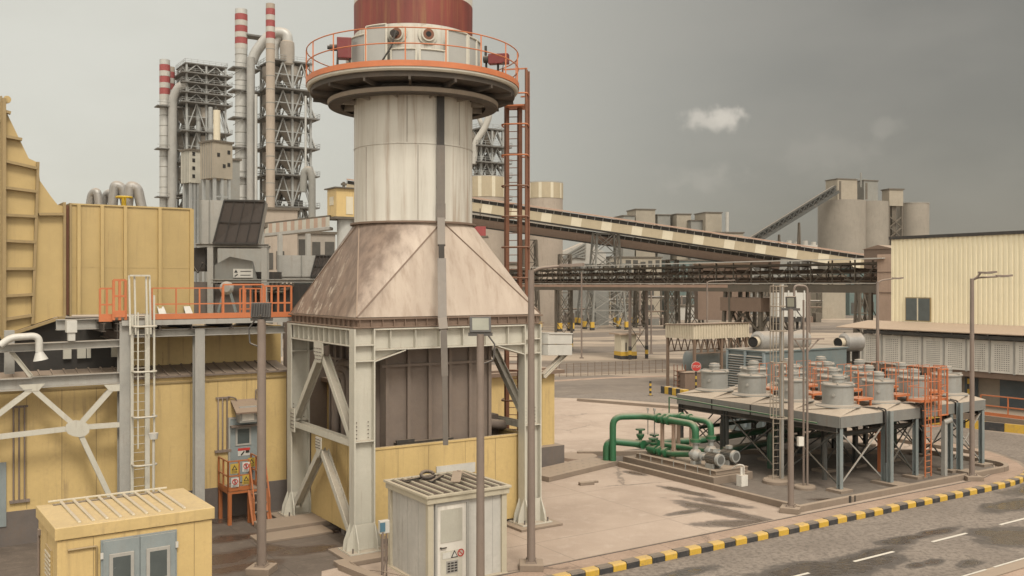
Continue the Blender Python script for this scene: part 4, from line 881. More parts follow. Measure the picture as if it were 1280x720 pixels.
b.bar(KF.p(.3,kd-.06,kh+.06), KF.p(kw-.5,kd-.06,kh+.06), .05, .05); b.build('roof_rib', K['convl'], rf, .01)
b = MB(); b.fb(KF, .4, kw-.7, kd-.3, kd-.12, kh-.018, kh-.008); b.build('roof_gap', K['dark'], rf)
a0, a1 = onray(KF,127,.06), onray(KF,219,.06)
b = MB(); b.fb(KF, a0-.03, a1+.03, .0, .058, .1, kh-.48); fr_ = b.build('door_frame', K['door'], t, .008)
am = (a0+a1)/2
for x0, x1 in ((a0+.02,am-.012),(am+.012,a1-.02)):
    b = MB(); b.fb(KF, x0, x1, -.035, -.001, .14, kh-.52); dr = b.build('door', K['door'], t, .008)
    b = MB(); m1 = x0+.14 if x0 < am-.3 else x0+.12; wx0, wx1 = x0+.14, x1-.14; wz0, wz1 = kh-1.75, kh-.86
    b.fb(KF, wx0, wx1, -.07, -.037, wz0, wz1); wf = b.build('window_frame', K['grey'], dr, .012)
    b = MB(); b.fb(KF, wx0+.09, wx1-.09, -.076, -.071, wz0+.1, wz1-.09); b.build('pane', K['glass'], dr)
b = MB()
for z in (kh-.95, kh-1.9): b.fb(KF, a0-.05, a0+.02, -.06, -.034, z, z+.16); b.fb(KF, a1-.02, a1+.05, -.06, -.034, z, z+.16)
b.build('hinge', K['signw'], fr_)
b = MB(); b.pipe([KF.p(.3,.02,kh-.62), KF.p(.98,.02,kh-.62), KF.p(.98,.02,.3)], .03, 8, .05); b.build('conduit', K['tanedge'], t)
b = MB(); b.pipe([KF.p(.02,kd-.35,kh-.7), KF.p(.02,kd-.35,.3)], .035, 8); b.fb(KF, -.0, .06, kd-.45, kd-.25, kh-.75, kh-.6); b.build('conduit', K['pole'], t)
b = MB(); b.fb(KF, .02, .058, .75, 1.6, kh-1.55, kh-.75); lv = b.build('louvre_vent', K['tan'], t)
b = MB()
for i in range(6): z = kh-1.48+.115*i; b.bar(KF.p(.012,.8,z), KF.p(.012,1.55,z), .03, .05)
b.build('slat', K['convl'], lv)
# ---------------------------------------------------------------- white shed, near centre
s0 = P(535,622,27.8); WF = Fr(s0.x, s0.y, 33.2); sw, sd_, sh = 2.8, 2.76, 2.7
t = thing('white_shed', 'small weathered white shed with dark battened roof, in front of the low yellow enclosure', 'shed', WF.p(sw/2,sd_/2))
b = MB(); b.fb(WF, .1, sw-.1, .1, sd_-.1, .06, sh-.2); w = b.build('wall', K['shedw'], t) if 'shedw' in K else None
b = MB()
for a in (.02, sw-.2):
    for y in (.02, sd_-.2): b = MB(); b.fb(WF, a, a+.18, y, y+.18, .05, sh-.2); b.build('corner_post', K['trim'], t, .008)
b = MB(); b.fb(WF, 0, sw, 0, sd_, 0, .06); b.build('base_frame', K['convl'], t)
b = MB(); b.fb(WF, -.04, sw+.04, -.04, sd_+.04, sh-.2, sh-.02); b.fb(WF, -.09, sw+.09, -.09, .02, sh-.02, sh+.06); b.fb(WF, -.09, sw+.09, sd_-.02, sd_+.09, sh-.02, sh+.06); b.fb(WF, -.09, .02, .02, sd_-.02, sh-.02, sh+.06); b.fb(WF, sw-.02, sw+.09, .02, sd_-.02, sh-.02, sh+.06)
rf = b.build('roof', K['trim'], t, .01)
b = MB(); b.fb(WF, .02, sw-.02, .02, sd_-.02, sh-.015, sh+.02); b.build('roof_sheet', K['roofdark'], rf)
b = MB()
for i in range(8): x = .2+.33*i; b.bar(WF.p(x,.06,sh+.05), WF.p(x,sd_-.06,sh+.05), .07, .05)
b.build('roof_batten', K['trim'], rf)
d0, d1 = .33, 1.33
b = MB(); b.fb(WF, d0-.07, d0, .02, .1, .08, 2.4); b.fb(WF, d1, d1+.09, .02, .1, .08, 2.4); b.fb(WF, d0-.07, d1+.09, .02, .1, 2.4, 2.5); b.build('door_frame', K['grey'], t, .006)
b = MB(); b.fb(WF, d0, d1, .05, .098, .1, 2.4); dr = b.build('door', K['screen'], t, .006)
b = MB(); b.fb(WF, d0+.12, d1-.14, .036, .049, 1.28, 2.26); b.build('upper_panel', K['convw'] if 'convw' in K else K['white'], dr)
b = MB(); b.fb(WF, d0+.12, d1-.14, .036, .049, .15, 1.02); b.build('lower_panel', K['white'], dr)
b = MB(); b.tube(WF.p(d0+.12,0,1.14), WF.p(d0+.12,.05,1.14), .03, 10); b.bar(WF.p(d0+.1,.0,1.14), WF.p(d0+.3,.0,1.14), .03); b.build('handle', K['dark'], dr)
b = MB(); b.fb(WF, d0+.3, d1-.3, .02, .034, .35, .72); lv = b.build('louvre', K['grey'], dr)
b = MB()
for i in range(4):
    for j in range(3): b.fb(WF, d0+.34+.12*j, d0+.43+.12*j, .014, .019, .38+.08*i, .43+.08*i)
b.build('louvre_slot', K['dark'], lv)
b = MB(); b.fb(WF, d0+.18, d0+.44, .02, .034, .80, .98); sg = b.build('notice', K['signw'], dr)
b = MB(); b.prism([WF.p(d0+.46,.03,.80), WF.p(d0+.7,.03,.80), WF.p(d0+.58,.03,1.02)], -WF.v*.01); b.build('triangle_sign', K['signk'], dr)
b = MB(); b.prism([WF.p(d0+.50,.017,.825), WF.p(d0+.66,.017,.825), WF.p(d0+.58,.017,.97)], -WF.v*.003); b.build('triangle_face', K['signw'], dr)
b = MB(); cpt = WF.p(d0+.80,.025,.91)
for i in range(20):
    A, B = 2*math.pi*i/20, 2*math.pi*(i+1)/20; b.bar(cpt+WF.u*(.1*math.cos(A))+Z*(.1*math.sin(A)), cpt+WF.u*(.1*math.cos(B))+Z*(.1*math.sin(B)), .03, .01, -WF.v)
b.bar(cpt-WF.u*.07+Z*.07, cpt+WF.u*.07-Z*.07, .025, .01, -WF.v); b.build('prohibition_sign', K['signr'], dr)
b = MB()
for x in (1.75, 2.3): b.fb(WF, x, x+.012, .094, .1, .08, sh-.21)
for y in (.8,1.5,2.1): b.fb(WF, .094, .1, y, y+.012, .08, sh-.21)
if w: b.build('panel_joint', K['grey'], w)
# loose things on its roof
b = MB(); b.bar(WF.p(.25,2.1,sh+.11), WF.p(1.5,2.35,sh+.11), .12, .05); b.bar(WF.p(.9,1.5,sh+.11), WF.p(1.7,2.2,sh+.11), .1, .05); tag(b.build('loose_batten', K['dark']), 'dark loose battens lying across the left of the white shed roof', 'board')
b = MB(); b.bar(WF.p(1.5,1.0,sh+.12), WF.p(2.1,1.9,sh+.24), .3, .03); b.bar(WF.p(2.12,1.92,sh+.26), WF.p(2.35,1.1,sh+.12), .1, .03); tag(b.build('loose_board', K['wood']), 'pale bent board lying on the right of the white shed roof', 'board')
b = MB(); q = WF.p(1.05,2.0,sh+.17); b.pipe([q+WF.u*(.22*math.cos(R(i*18)))+WF.v*(.1*math.sin(R(i*18)))+Z*(.09*math.sin(R(i*18))+.06) for i in range(19)], .055, 8, 0, k=1); tag(b.build('hose_coil', K['mesh']), 'small dark hose coil on the white shed roof', 'hose')
# control box on a post left of the shed
q = G(479,735); q = P(478,640,28.9); q = V((q.x,q.y,0)); t = thing('control_box', 'small blue and white control box on a thin post beside the white shed', 'control box', q); f = Fr(q.x,q.y,33)
b = MB(); b.bar(q, q+Z*1.4, .06); b.bar(q+f.u*.14, q+f.u*.14+Z*1.35, .04); b.pipe([q+f.u*.06-f.v*.05+Z*1.3, q+f.u*.06-f.v*.08+Z*.6, q+f.u*.02], .02, 6); b.build('post', K['pole'], t)
b = MB(); b.fb(f, -.08, .24, -.02, .14, 1.35, 1.75); bx = b.build('housing', K['signw'], t, .015); b = MB(); b.fb(f, -.09, .08, -.04, -.021, 1.42, 1.7); b.build('blue_front', K['bluebox'], bx)
# low kerb slab in the near yard
b = MB(); q = T.p(-.6,-1.3); 
b.bar(T.p(-.9,-1.15,.1), T.p(-.2,-5.2,.1), .35, .2); b.pipe([T.p(-.7,-1.2,.24), T.p(-.65,-2,.16), T.p(-.3,-2.6,.22), T.p(.3,-3.2,.1)], .02, 6); tag(b.build('drain_kerb', K['concrete'], None, .02), 'low concrete drain kerb running past the near frame leg towards the white shed', 'kerb')
b = MB(); b.fb(T, -1.6, .9, Ly-2.3, Ly-.9, 0, .22); b.fb(T, -2.2, .5, Ly-3.4, Ly-2.3, 0, .1); tag(b.build('stepped_slab', K['concrete'], None, .02), 'stepped concrete slab in front of the left frame leg', 'concrete slab')
# ================================================================ cooling deck with cowls
C0 = Fr(14.14, 40.7, 33.2); cu, cv = 11.1, 10.1
t = thing('cooling_deck', 'grey raised steel cooling deck with dusty pyramid-topped bays on blue-grey legs', 'cooling deck', C0.p(cu/2,cv/2))
zb0, zt0 = 2.78, 3.27
ub = [0, 2.95, 5.75, 8.5, cu]; vb = [0, 2.52, 5.05, 7.58, cv]
b = MB()
for (q0, q1) in (((0,0),(cu,0)),((0,0),(0,cv)),((cu,0),(cu,cv)),((0,cv),(cu,cv))):
    p, q = C0.p(*q0), C0.p(*q1); 
    b.bar(p+Z*(zb0+.245), q+Z*(zb0+.245), .08, .49)
for i in range(4): b.fb(C0, .05, cu-.05, .05+0, .051, zb0+.03, zb0+.031)
fa = b.build('fascia', K['fasc'], t, .01)
b = MB()
for k, u in enumerate(ub[1:-1]): b.fb(C0, u-.05, u+.05, -.06, -.045, zb0-.05, zt0+.02)
for v in vb[1:-1]: b.fb(C0, -.055, -.045, v-.04, v+.04, zb0, zt0)
b.build('bay_joint', K['dark'], fa)
b = MB(); b.fb(C0, .05, cu-.05, .05, cv-.05, zb0+.05, zb0+.1)
for u in (.1,2.95,5.75,8.5,cu-.1): b.ib(C0.p(u,.1,zb0-.1), C0.p(u,cv-.1,zb0-.1), .2, .3)
b.build('soffit', K['dark'], t)
cen = []
for i in range(4):
    for j in range(4):
        u0, u1, v0, v1 = ub[i]-.06*(i==0), ub[i+1]+.06*(i==3), vb[j]-.06*(j==0), vb[j+1]+.06*(j==3)
        uc, vc = (u0+u1)/2, (v0+v1)/2; cen.append((i,j,uc,vc)); b = MB(); r = .95
        g = .03
        o = [C0.p(u0+g,v0+g,zt0+.01), C0.p(u1-g,v0+g,zt0+.01), C0.p(u1-g,v1-g,zt0+.01), C0.p(u0+g,v1-g,zt0+.01)]
        n = 24; tp = [C0.p(uc+r*math.cos(R(360*k/n-135)), vc+r*math.sin(R(360*k/n-135)), zt0+.26) for k in range(n)]
        vs = o+tp; fs = []
        for s in range(4):
            for k in range(6): fs.append((s, 4+(s*6+k+1)%n, 4+(s*6+k)%n)[::-1])
            fs.append((s, (s+1)%4, 4+(s*6+6)%n))
        b.add(vs, fs); b.add(tp, [list(range(n))]); b.add([x-Z*.05 for x in o]+o, [(0,1,5,4),(1,2,6,5),(2,3,7,6),(3,0,4,7)])
        b.build('bay_roof', K['deckroof'], t)
legs = [(u, v) for u in (.12, 3.2, 5.55, 8.3, cu-.12) for v in (.12, 3.4, 6.8, cv-.12)]
for u, v in legs:
    hsec(C0, u, v-.12, .12, zb0-.02, .2, .2, 'blue' if v < .3 else 'dgrey', t, 'leg')  # inner legs get a darker colour, standing in for shade under the deck
for u, v in ((2.95,-.5),(8.35,-.5)): hsec(C0, u+.2, v+.15, .1, zt0+.05, .22, .22, 'blue', t, 'leg')
for u, v in legs: b = MB(); b.fb(C0, u-.4, u+.4, v-.4, v+.4, .005, .13); b.build('footing', K['concrete'], t)
for u in (3.2,8.6): b = MB(); b.fb(C0, u-.42, u+.42, -.9, -.31, .005, .14); b.build('footing', K['concrete'], t)
us = (.12,3.2,5.55,8.3,cu-.12); vsn = (.12,3.4,6.8,cv-.12)
for i in range(4):
    for v in (.12, cv-.12, 3.4, 6.8):
        b = MB(); b.bar(C0.p(us[i],v,.25), C0.p(us[i+1],v,zb0-.1), .05, .05); b.bar(C0.p(us[i],v+.08,zb0-.1), C0.p(us[i+1],v+.08,.25), .05, .05); b.build('cross_brace', K['dgrey'] if v > 1 or i in (1,2) else K['grey'], t)
for i in range(3):
    for u in (.12, 5.55, cu-.12):
        b = MB(); b.bar(C0.p(u,vsn[i],.25), C0.p(u,vsn[i+1],zb0-.1), .05, .05); b.bar(C0.p(u+.08,vsn[i],zb0-.1), C0.p(u+.08,vsn[i+1],.25), .05, .05); b.build('cross_brace', K['dgrey'], t)
for k, (v, z, r) in enumerate(((1.2,2.2,.12),(4.3,2.0,.16),(7.4,2.3,.12),(9.2,1.6,.1))):
    b = MB(); b.pipe([C0.p(.5,v,.3), C0.p(.5,v,z), C0.p(10.4,v+.3,z), C0.p(10.4,v+.3,.3)], r, 10, .4); b.build('under_pipe', K['dgreen'] if k%2 else K['dgrey'], t)
for u in (2.95,5.75,8.5):
    b = MB(); b.bar(C0.p(u,.3,zt0+.09), C0.p(u,cv-.2,zt0+.09), .22, .1); b.build('deck_tray', K['ctray'], t)
    b = MB(); b.pipe([C0.p(u-.2,.1,zt0+.2), C0.p(u+.1,-.1,zt0+.12), C0.p(u+.05,-.13,zt0-.5), C0.p(u+.1,-.12,1.0)], .04, 6, .1); b.pipe([C0.p(u-.9,.5,zt0+.22), C0.p(u-.3,.2,zt0+.2), C0.p(u+.02,-.1,zt0+.05), C0.p(u+.0,-.13,zt0-.45)], .035, 6, .15); b.build('hose', K['dark'], t)
# fan cowls : one built, the rest copied
def cowlparts(o, lab, gr):
    t = thing('fan_cowl', lab, 'fan cowl', o, gr); z0 = o.z
    b = MB(); b.lathe([(.98,0),(.98,.05),(.72,.08),(.68,.12),(.68,.96)], o, 36); b.lathe([(.68,.93),(.74,.94),(.74,1.0),(.7,1.02),(.28,1.05)], o, 36); b.build('drum', K['cowl'], t)
    b = MB(); b.lathe([(.26,1.04),(.26,1.22),(.3,1.23),(.3,1.27),(.26,1.28),(.25,1.38),(0,1.42)], o, 24); b.build('motor', K['cowl'], t)
    b = MB(); 
    for k in range(3): a = R(k*60+10); b.bar(o+V((.74*math.cos(a),.74*math.sin(a),1.05)), o-V((.74*math.cos(a),.74*math.sin(a),-1.05)), .06, .05)
    b.build('motor_support', K['grey'], t)
    b = MB(); a = R(236); b.tube(o+V((.70*math.cos(a),.70*math.sin(a),.55)), o+V((.74*math.cos(a),.74*math.sin(a),.55)), .07, 12); b.build('inspection_cap', K['grey'], t)
    return t
rows = ['front','second','third','far']; cols_ = ['nearest the corner','second','third','far right']
posw = {}
def cowl_label(i, j):
    if (i,j) == (0,0): return 'nearest grey fan cowl, at the front corner of the cooling deck'
    if (i,j) == (0,3): return 'grey fan cowl at the far left end of the cooling deck, beside the stop sign'
    if (i,j) == (3,0): return 'grey fan cowl at the right end of the cooling deck, beyond the tall orange cage'
    if (i,j) == (3,3): return 'grey fan cowl at the farthest back corner of the cooling deck'
    l = ['left edge row','second row from the left','third row from the left','right edge row'][i]
    d = ['front one','second from the front','third from the front','backmost one'][j]
    return 'grey fan cowl on the deck, %s, %s' % (l, d)
proto = None
for i, j, uc, vc in cen:
    o = C0.p(uc, vc, zt0+.24)
    if proto is None: proto = cowlparts(o, cowl_label(i,j), 'fan cowls on the cooling deck')
    else: dup(proto, o, cowl_label(i,j), random.uniform(-.3,.3) if (i,j) != (0,0) else None)
# orange walkways with rails between the cowls
def walk(u0, u1, v0, v1, lab, n=2, hh=1.15):
    t = thing('walkway', lab, 'walkway', C0.p((u0+u1)/2,(v0+v1)/2,zt0+.4))
    b = MB(); b.fb(C0, u0, u1, v0, v1, zt0+.42, zt0+.52); b.build('deck', K['orange'], t)
    for u in (u0+.1,u1-.1):
        for v in (v0+.09, v1-.09): b = MB(); b.fb(C0, u-.04, u+.04, v-.04, v+.04, zt0+.05, zt0+.42); b.build('support', K['orange'], t)
    zz = zt0+.56
    rail([C0.p(u0,v0,zz), C0.p(u1,v0,zz)], (.55,hh), n, par=t, w=.022); rail([C0.p(u0,v1,zz), C0.p(u1,v1,zz)], (.55,hh), n, par=t, w=.022)
for i in range(3):
    u = ub[i+1]; 
    for j in range(4):
        vc = (vb[j]+vb[j+1])/2
        if (i,j) in ((0,0),(1,0),(2,0),(0,1),(1,1),(2,1),(0,2),(1,2)):
            walk(u-.55, u+.55, vc-.4, vc+.4, 'orange walkway in the %s gap from the left, %s cowl line from the front' % (('first','second','third')[i], ('first','second','third','last')[j]))
# tall orange ladder and cage at the right part of the front edge
lo = C0.p(5.75,-.38,0); t = thing('access_ladder', 'orange caged ladder with tall railed landing at the front edge of the cooling deck', 'ladder', lo)
for u in (5.55,6.0): b = MB(); b.fb(C0, u-.022, u+.022, -.42, -.37, .12, 4.9); b.build('stringer', K['orange'], t)
for k in range(14): b = MB(); b.tube(C0.p(5.57,-.39,.3+.27*k), C0.p(5.98,-.39,.3+.27*k), .016, 6); b.build('rung', K['orange'], t)
b = MB(); b.fb(C0, 5.3, 7.3, -.35, .3, 3.55, 3.66); b.build('landing', K['orange'], t)
rail([C0.p(5.25,-.7,3.65), C0.p(5.25,.3,3.65), C0.p(6.25,.4,3.65)], (.6,1.55), 3, par=t, w=.026); rail([C0.p(6.25,-.7,3.65), C0.p(7.3,-.35,3.65), C0.p(7.3,.3,3.65)], (.6,1.5), 2, par=t, w=.026)
b = MB()
for u, v in ((5.3,-.72),(5.6,-.85),(6.0,-.85),(6.3,-.72)): b.bar(C0.p(u,v,2.5), C0.p(u,v,5.2), .024)
cg = b.build('cage_bar', K['orange'], t)
for z in (2.5,3.2,3.9,4.55,5.2): b = MB(); b.pipe([C0.p(5.3,-.4,z), C0.p(5.3,-.72,z), C0.p(5.6,-.86,z), C0.p(6.0,-.86,z), C0.p(6.3,-.72,z), C0.p(6.3,-.4,z)], .016, 6, .1, k=2); b.build('hoop', K['orange'], cg)
b = MB(); b.fb(C0, 6.45, 6.51, -.5, -.44, 2.9, 5.0); b.fb(C0, 7.14, 7.2, -.5, -.44, 2.9, 5.0); b.fb(C0, 6.45, 7.2, -.51,-.43, 4.99, 5.05); b.fb(C0, 6.45, 7.2, -.51,-.43, 2.86, 2.92); b.fb(C0, 6.51, 7.14, -.49, -.45, 3.9, 3.94); b.build('gate_frame', K['orange'], t)
b = MB(); p = C0.p(4.75,1.6,0); b.fb(C0,4.5,5.1,1.4,1.75,2.0,2.72); b.fb(C0,4.95,5.1,1.45,1.7,.1,2.0); tag(b.build('hose_cabinet', K['orange']), 'small orange cabinet on a post under the front edge of the cooling deck', 'cabinet')
# grey slab below the deck and its kerb walls
def kp(a, bb, z=0): return S.p(a, bb, z)
ka, kb_ = S.inv(G(1000,641)); kerb = Fr(*S.p(ka,kb_).to_2d(), 33.2)
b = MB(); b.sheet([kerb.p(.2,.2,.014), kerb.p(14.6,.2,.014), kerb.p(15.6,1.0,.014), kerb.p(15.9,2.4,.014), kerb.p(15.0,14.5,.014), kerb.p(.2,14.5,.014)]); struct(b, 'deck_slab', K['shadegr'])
t = thing('kerb_wall', 'low concrete kerb wall running round the slab of the cooling deck', 'kerb', kerb.p(0,0))
b = MB(); b.fb(kerb, 0, .22, 0, 11.2, 0, .26); b.build('side_kerb', K['concrete'], t, .02)
b = MB(); b.fb(kerb, .22, 14.6, 0, .22, 0, .25)
for k in range(6):
    A = kerb.p(14.6+1.3*math.sin(R(k*15)), 1.4-1.3*math.cos(R(k*15))); B = kerb.p(14.6+1.3*math.sin(R(k*15+15)), 1.4-1.3*math.cos(R(k*15+15))); b.bar(A+Z*.124, B+Z*.124, .22, .248)
b.fb(kerb, 15.79, 16.01, 1.4, 5.0, 0, .246); b.build('front_kerb', K['concrete'], t, .01)
b = MB(); b.bar(kerb.p(16,4.8,.12), kerb.p(9,9.5,.12), .22, .24); b.bar(kerb.p(9,9.5,.12), kerb.p(.1,14.6,.12), .22, .24); b.build('rear_kerb', K['concrete'], t)
b = MB(); b.bar(S.p(47.8,28,.1), S.p(48.2,48,.1), .3, .2); b.bar(S.p(48.2,48,.1), S.p(44,58,.1), .3, .2); tag(b.build('yard_edge_kerb', K['concrete']), 'low concrete kerb along the far edge of the yard beyond the cooling deck', 'kerb')
b = MB(); b.fb(kerb, 3.0, 3.12, -.03, -.001, .02, .3); b.fb(kerb, 3.35, 3.4, -.03, -.001, .02, .27); b.build('drain_slot', K['dark'], t)
# perforated cover slab at the left of the pump sump
q1 = G(772,582); q0 = G(702,599); f = Fr(q0.x, q0.y, math.degrees(math.atan2(q1.y-q0.y, q1.x-q0.x))); Ls = (q1-q0).length
t = thing('trench_cover', 'perforated concrete trench cover leading to the green standpipes', 'slab', f.p(Ls/2,.8))
b = MB(); b.fb(f, -.9, Ls, 0, 1.7, 0, .24); sl = b.build('slab', K['concrete'], t, .02)
b = MB()
for i in range(9):
    for j in range(3): x = .1+i*.5+.1*j; b.fb(f, x-.05, x+.05, .3+.5*j, .38+.5*j, .235, .243)
b.build('lifting_hole', K['dark'], sl)
b = MB(); q = G(655,572); f2_ = Fr(q.x,q.y,33.2); 
# ================================================================ pump skid
Q = Fr(*G(941,599).to_2d(), 33.2)      # near right bottom corner of the plinth
t = thing('pump_skid', 'concrete plinth with a rusty steel pump base frame in front of the cooling deck', 'plinth', Q.p(-1.2,3))
b = MB(); b.fb(Q, -2.5, 0, .0, 6.3, 0, .36); b.build('plinth', K['concrete'], t, .02)
b = MB(); 
for x in (-2.2,-.2): b.ib(Q.p(x,.15,.48), Q.p(x,5.6,.48), .14, .22)
for y in (.2,1.6,3.0,4.4,5.5): b.ib(Q.p(-2.2,y,.48), Q.p(-.2,y,.48), .12, .2)
b.fb(Q,-2.15,-.25,.3,5.4,.54,.585); b.build('base_frame', K['wood'], t)
b = MB()
for y in (.4,1.2,2.0,2.8,3.6,4.4,5.2): b.tube(Q.p(-2.32,y,.36), Q.p(-2.32,y,.66), .02, 6)
b.build('anchor_bolt', K['grey'], t)
def pump(o, f, lab):
    t = thing('pump', lab, 'pump', o, 'grey pumps on the skid'); c = o+Z*.42
    ax_ = -f.v
    b = MB(); b.tube(c+f.v*.55, c+f.v*.32, .28, 24, .30); b.tube(c+f.v*.32, c+f.v*.12, .30, 24, .16); b.tube(c+f.v*.42, c+f.v*.42+Z*.62, .13, 14); b.tube(c+f.v*.42+Z*.55, c+f.v*.42+Z*.62, .22, 18); b.tube(c+f.v*.55,c+f.v*.75,.14,14); b.build('volute', K['pump'], t)
    b = MB(); b.tube(c+f.v*.12, c-f.v*.38, .12, 14); b.tube(c-f.v*.02,c-f.v*.08,.2,16); b.build('bearing_bracket', K['pump'], t)
    b = MB(); b.tube(c-f.v*.38, c-f.v*1.05, .24, 24)
    for k in range(22): a = 2*math.pi*k/22; d = f.u*math.cos(a)+Z*math.sin(a); b.bar(c-f.v*.42+d*.25, c-f.v*1.0+d*.25, .015, .06, d)
    mo = b.build('motor', K['pumpd'], t)
    b = MB(); b.tube(c-f.v*1.05, c-f.v*1.2, .28, 26, .27); b.build('fan_cover', K['pump'], mo)
    b = MB(); b.tube(c-f.v*1.2, c-f.v*1.215, .19, 20); b.build('fan_grille', K['pumpd'], mo)
    b = MB(); b.bar(c+f.u*.05+Z*.3-f.v*.7, c+f.u*.05+Z*.45-f.v*.7, .25, .2); b.build('terminal_box', K['pump'], mo)
    b = MB(); b.bar(c+f.u*.2-f.v*.7-Z*.42, c+f.u*.2-f.v*.7-Z*.2, .1, .5); b.bar(c-f.u*.2-f.v*.7-Z*.42, c-f.u*.2-f.v*.7-Z*.2, .1, .5); b.bar(c+f.v*.4-Z*.42, c+f.v*.4-Z*.25, .5, .2); b.build('foot', K['pump'], t)
    return c
pc = []
for x, y, lab in ((-1.75,1.5,'grey pump with ribbed motor, on the left of the skid, nearer the standpipes'),(-.5,1.75,'grey pump with ribbed motor, on the right of the skid, behind the first')):
    pc.append(pump(Q.p(x,y,.585), Q, lab))
K_='green'
t = thing('green_pipework', 'bright green water pipework with valves, bends and two tall standpipes', 'pipes', Q.p(-1,5))
zq = 2.0
sp1 = G(766,582); sp2 = G(758,581)
def gp(pts, r=.15, m='green', nm='pipe', bend=None): b = MB(); b.pipe(pts, r, 14, bend); return b.build(nm, K[m], t)
top1 = pc[0]+Q.v*.42; top2 = pc[1]+Q.v*.42
def gflange(p, d, r=.25): b = MB(); d = d.normalized(); b.tube(p-d*.07, p+d*.07, r, 18); b.tube(p-d*.1,p+d*.1,r*.8,14); return b.build('flange', K['green'], t)
# high header: standpipe, long run, bends down on the pumps
h1 = P(833,524,sp1.y-.4); zH = 2.42
j1 = Q.p(-1.25,4.5,zH); j2 = Q.p(-.6,4.6,zH)
gp([V((sp1.x,sp1.y,0)), V((sp1.x,sp1.y,zH)), Q.p(-1.8,5.4,zH), Q.p(-1.75,3.6,zH), V((top1.x,top1.y,zH)), V((top1.x,top1.y,1.55))], .165, bend=.5)
gp([Q.p(-1.8,4.9,zH), Q.p(-.55,4.6,zH+.02), V((top2.x,top2.y,zH)), V((top2.x,top2.y,1.55))], .15, bend=.5)
gp([V((sp2.x,sp2.y,0)), V((sp2.x,sp2.y,1.2)), Q.p(-1.9,5.6,1.0), Q.p(-.3,5.2,1.0), C0.p(0,8.2,1.15), C0.p(8,8.8,1.2)], .18, bend=.45)
gp([Q.p(-1.8,5.2,.85), Q.p(-1.75,3.6,.8), V((top1.x,top1.y,.995))+Q.v*.35], .15); gp([Q.p(-.9,5.0,.95), Q.p(-.5,3.9,.95), V((top2.x,top2.y,.995))+Q.v*.35], .15)
for y in (4.5,4.1,3.75): gflange(Q.p(-1.75,y,zH), Q.v)
for y in (4.2,3.6): gflange(Q.p(-.52,y,zH), Q.v, .23)
gflange(V((top1.x,top1.y,1.68)), Z); gflange(V((top2.x,top2.y,1.68)), Z); gflange(Q.p(-1.77,4.3,.84), Q.v); gflange(Q.p(-1.75,3.9,.82), Q.v)
gp([C0.p(-.4,6.5,.9), C0.p(4,6.6,1.0), C0.p(9,7,1.0)], .17, 'dgreen')
gp([C0.p(-.3,10.4,3.1), C0.p(-.25,cv*.1,2.9)], .035, 'green', 'thin_pipe'); gp([C0.p(-.3,10.4,3.1), C0.p(-.3,10.4,2.0)], .035, 'green', 'thin_pipe')
def valve(p, h, lab):
    b = MB(); b.tube(p-Q.v*.25, p+Q.v*.25, .22, 16); b.tube(p, p+Z*h, .09, 10); b.lathe([(.13,h*.4),(.2,h*.6),(.2,h*.72),(.1,h*.75)], p, 14); v = b.build('valve_body', K['green'], t)
    b = MB(); b.lathe([(.0,h),(.24,h),(.24,h+.07),(0,h+.07)], p, 16); b.build('valve_wheel', K['green'], v)
valve(Q.p(-1.9,5.65,1.0), .7, 'a'); valve(Q.p(-1.2,5.4,1.0), .4, ''); valve(Q.p(-1.8,4.8,.85), .5, '')
b = MB()
for k, (x, y) in enumerate(((-1.8,5.2),(-1.6,4.95),(-1.76,4.75))): p = Q.p(x,y,zH); b.tube(p, p+Z*.35, .03, 8); b.tube(p+Z*.33, p+Z*.43, .06, 10); b.tube(p, p-Z*.9, .025, 6)
b.build('gauge', K['grey'], t)
b = MB()
for x, y in ((-1.75,3.4),(-1.75,4.2),(-.5,3.5),(-.5,4.4)): b.fb(Q, x-.07, x+.07, y-.07, y+.07, .585, zH-.16); 
b.fb(Q, -1.9, -.3, 3.45, 3.55, zH-.22, zH-.17); b.build('pipe_support', K['pink'], t)
b = MB(); p = Q.p(-1.5,-.75,0); f = Fr(p.x,p.y,33.2); b.fb(f,-.2,.2,-.16,.16,0,.5); b.tube(f.p(-.05,0,.5), f.p(-.05,0,.85), .06, 8); b.pipe([f.p(.1,0,.5), f.p(.12,0,.9), f.p(-.1,.1,.95), f.p(-.1,.5,.7)], .035, 8, .1); tag(b.build('drain_valve_post', K['screen'], None, .01), 'short grey drain post in front of the pump skid', 'post')
b = MB(); b.fb(Q, -3.1, -2.95, -.4, 6.6, 0, .12); tag(b.build('sump_edge', K['concrete'], None, .01), 'thin concrete sump edge along the left side of the pump plinth', 'kerb')
# ================================================================ tall ladder and poles in front of the deck
lb_ = G(970,604); lf = Fr(lb_.x, lb_.y, 20)
t = thing('caged_ladder', 'tall cream caged ladder with a thick side post standing before the cooling deck', 'ladder', lb_)
b = MB(); b.bar(lf.p(.3,0,.1), lf.p(.3,0,9.0), .15, .14); b.build('post', K['grey'], t)
b = MB(); b.bar(lf.p(-.15,0,.1), lf.p(-.15,0,9.0), .04, .04); b.bar(lf.p(.2,-.05,.1), lf.p(.2,-.05,9.0), .04); b.build('stringer', K['pillar'], t)
for i in range(29): b = MB(); b.tube(lf.p(-.14,0,.3+.3*i), lf.p(.2,0,.3+.3*i), .013, 6); b.build('rung', K['pillar'], t)
b = MB()
for x, y in ((-.45,-.2),(-.38,-.55),(-.1,-.7)): b.bar(lf.p(x,y,3.0), lf.p(x,y,8.9), .03)
cg = b.build('cage_bar', K['pillar'], t)
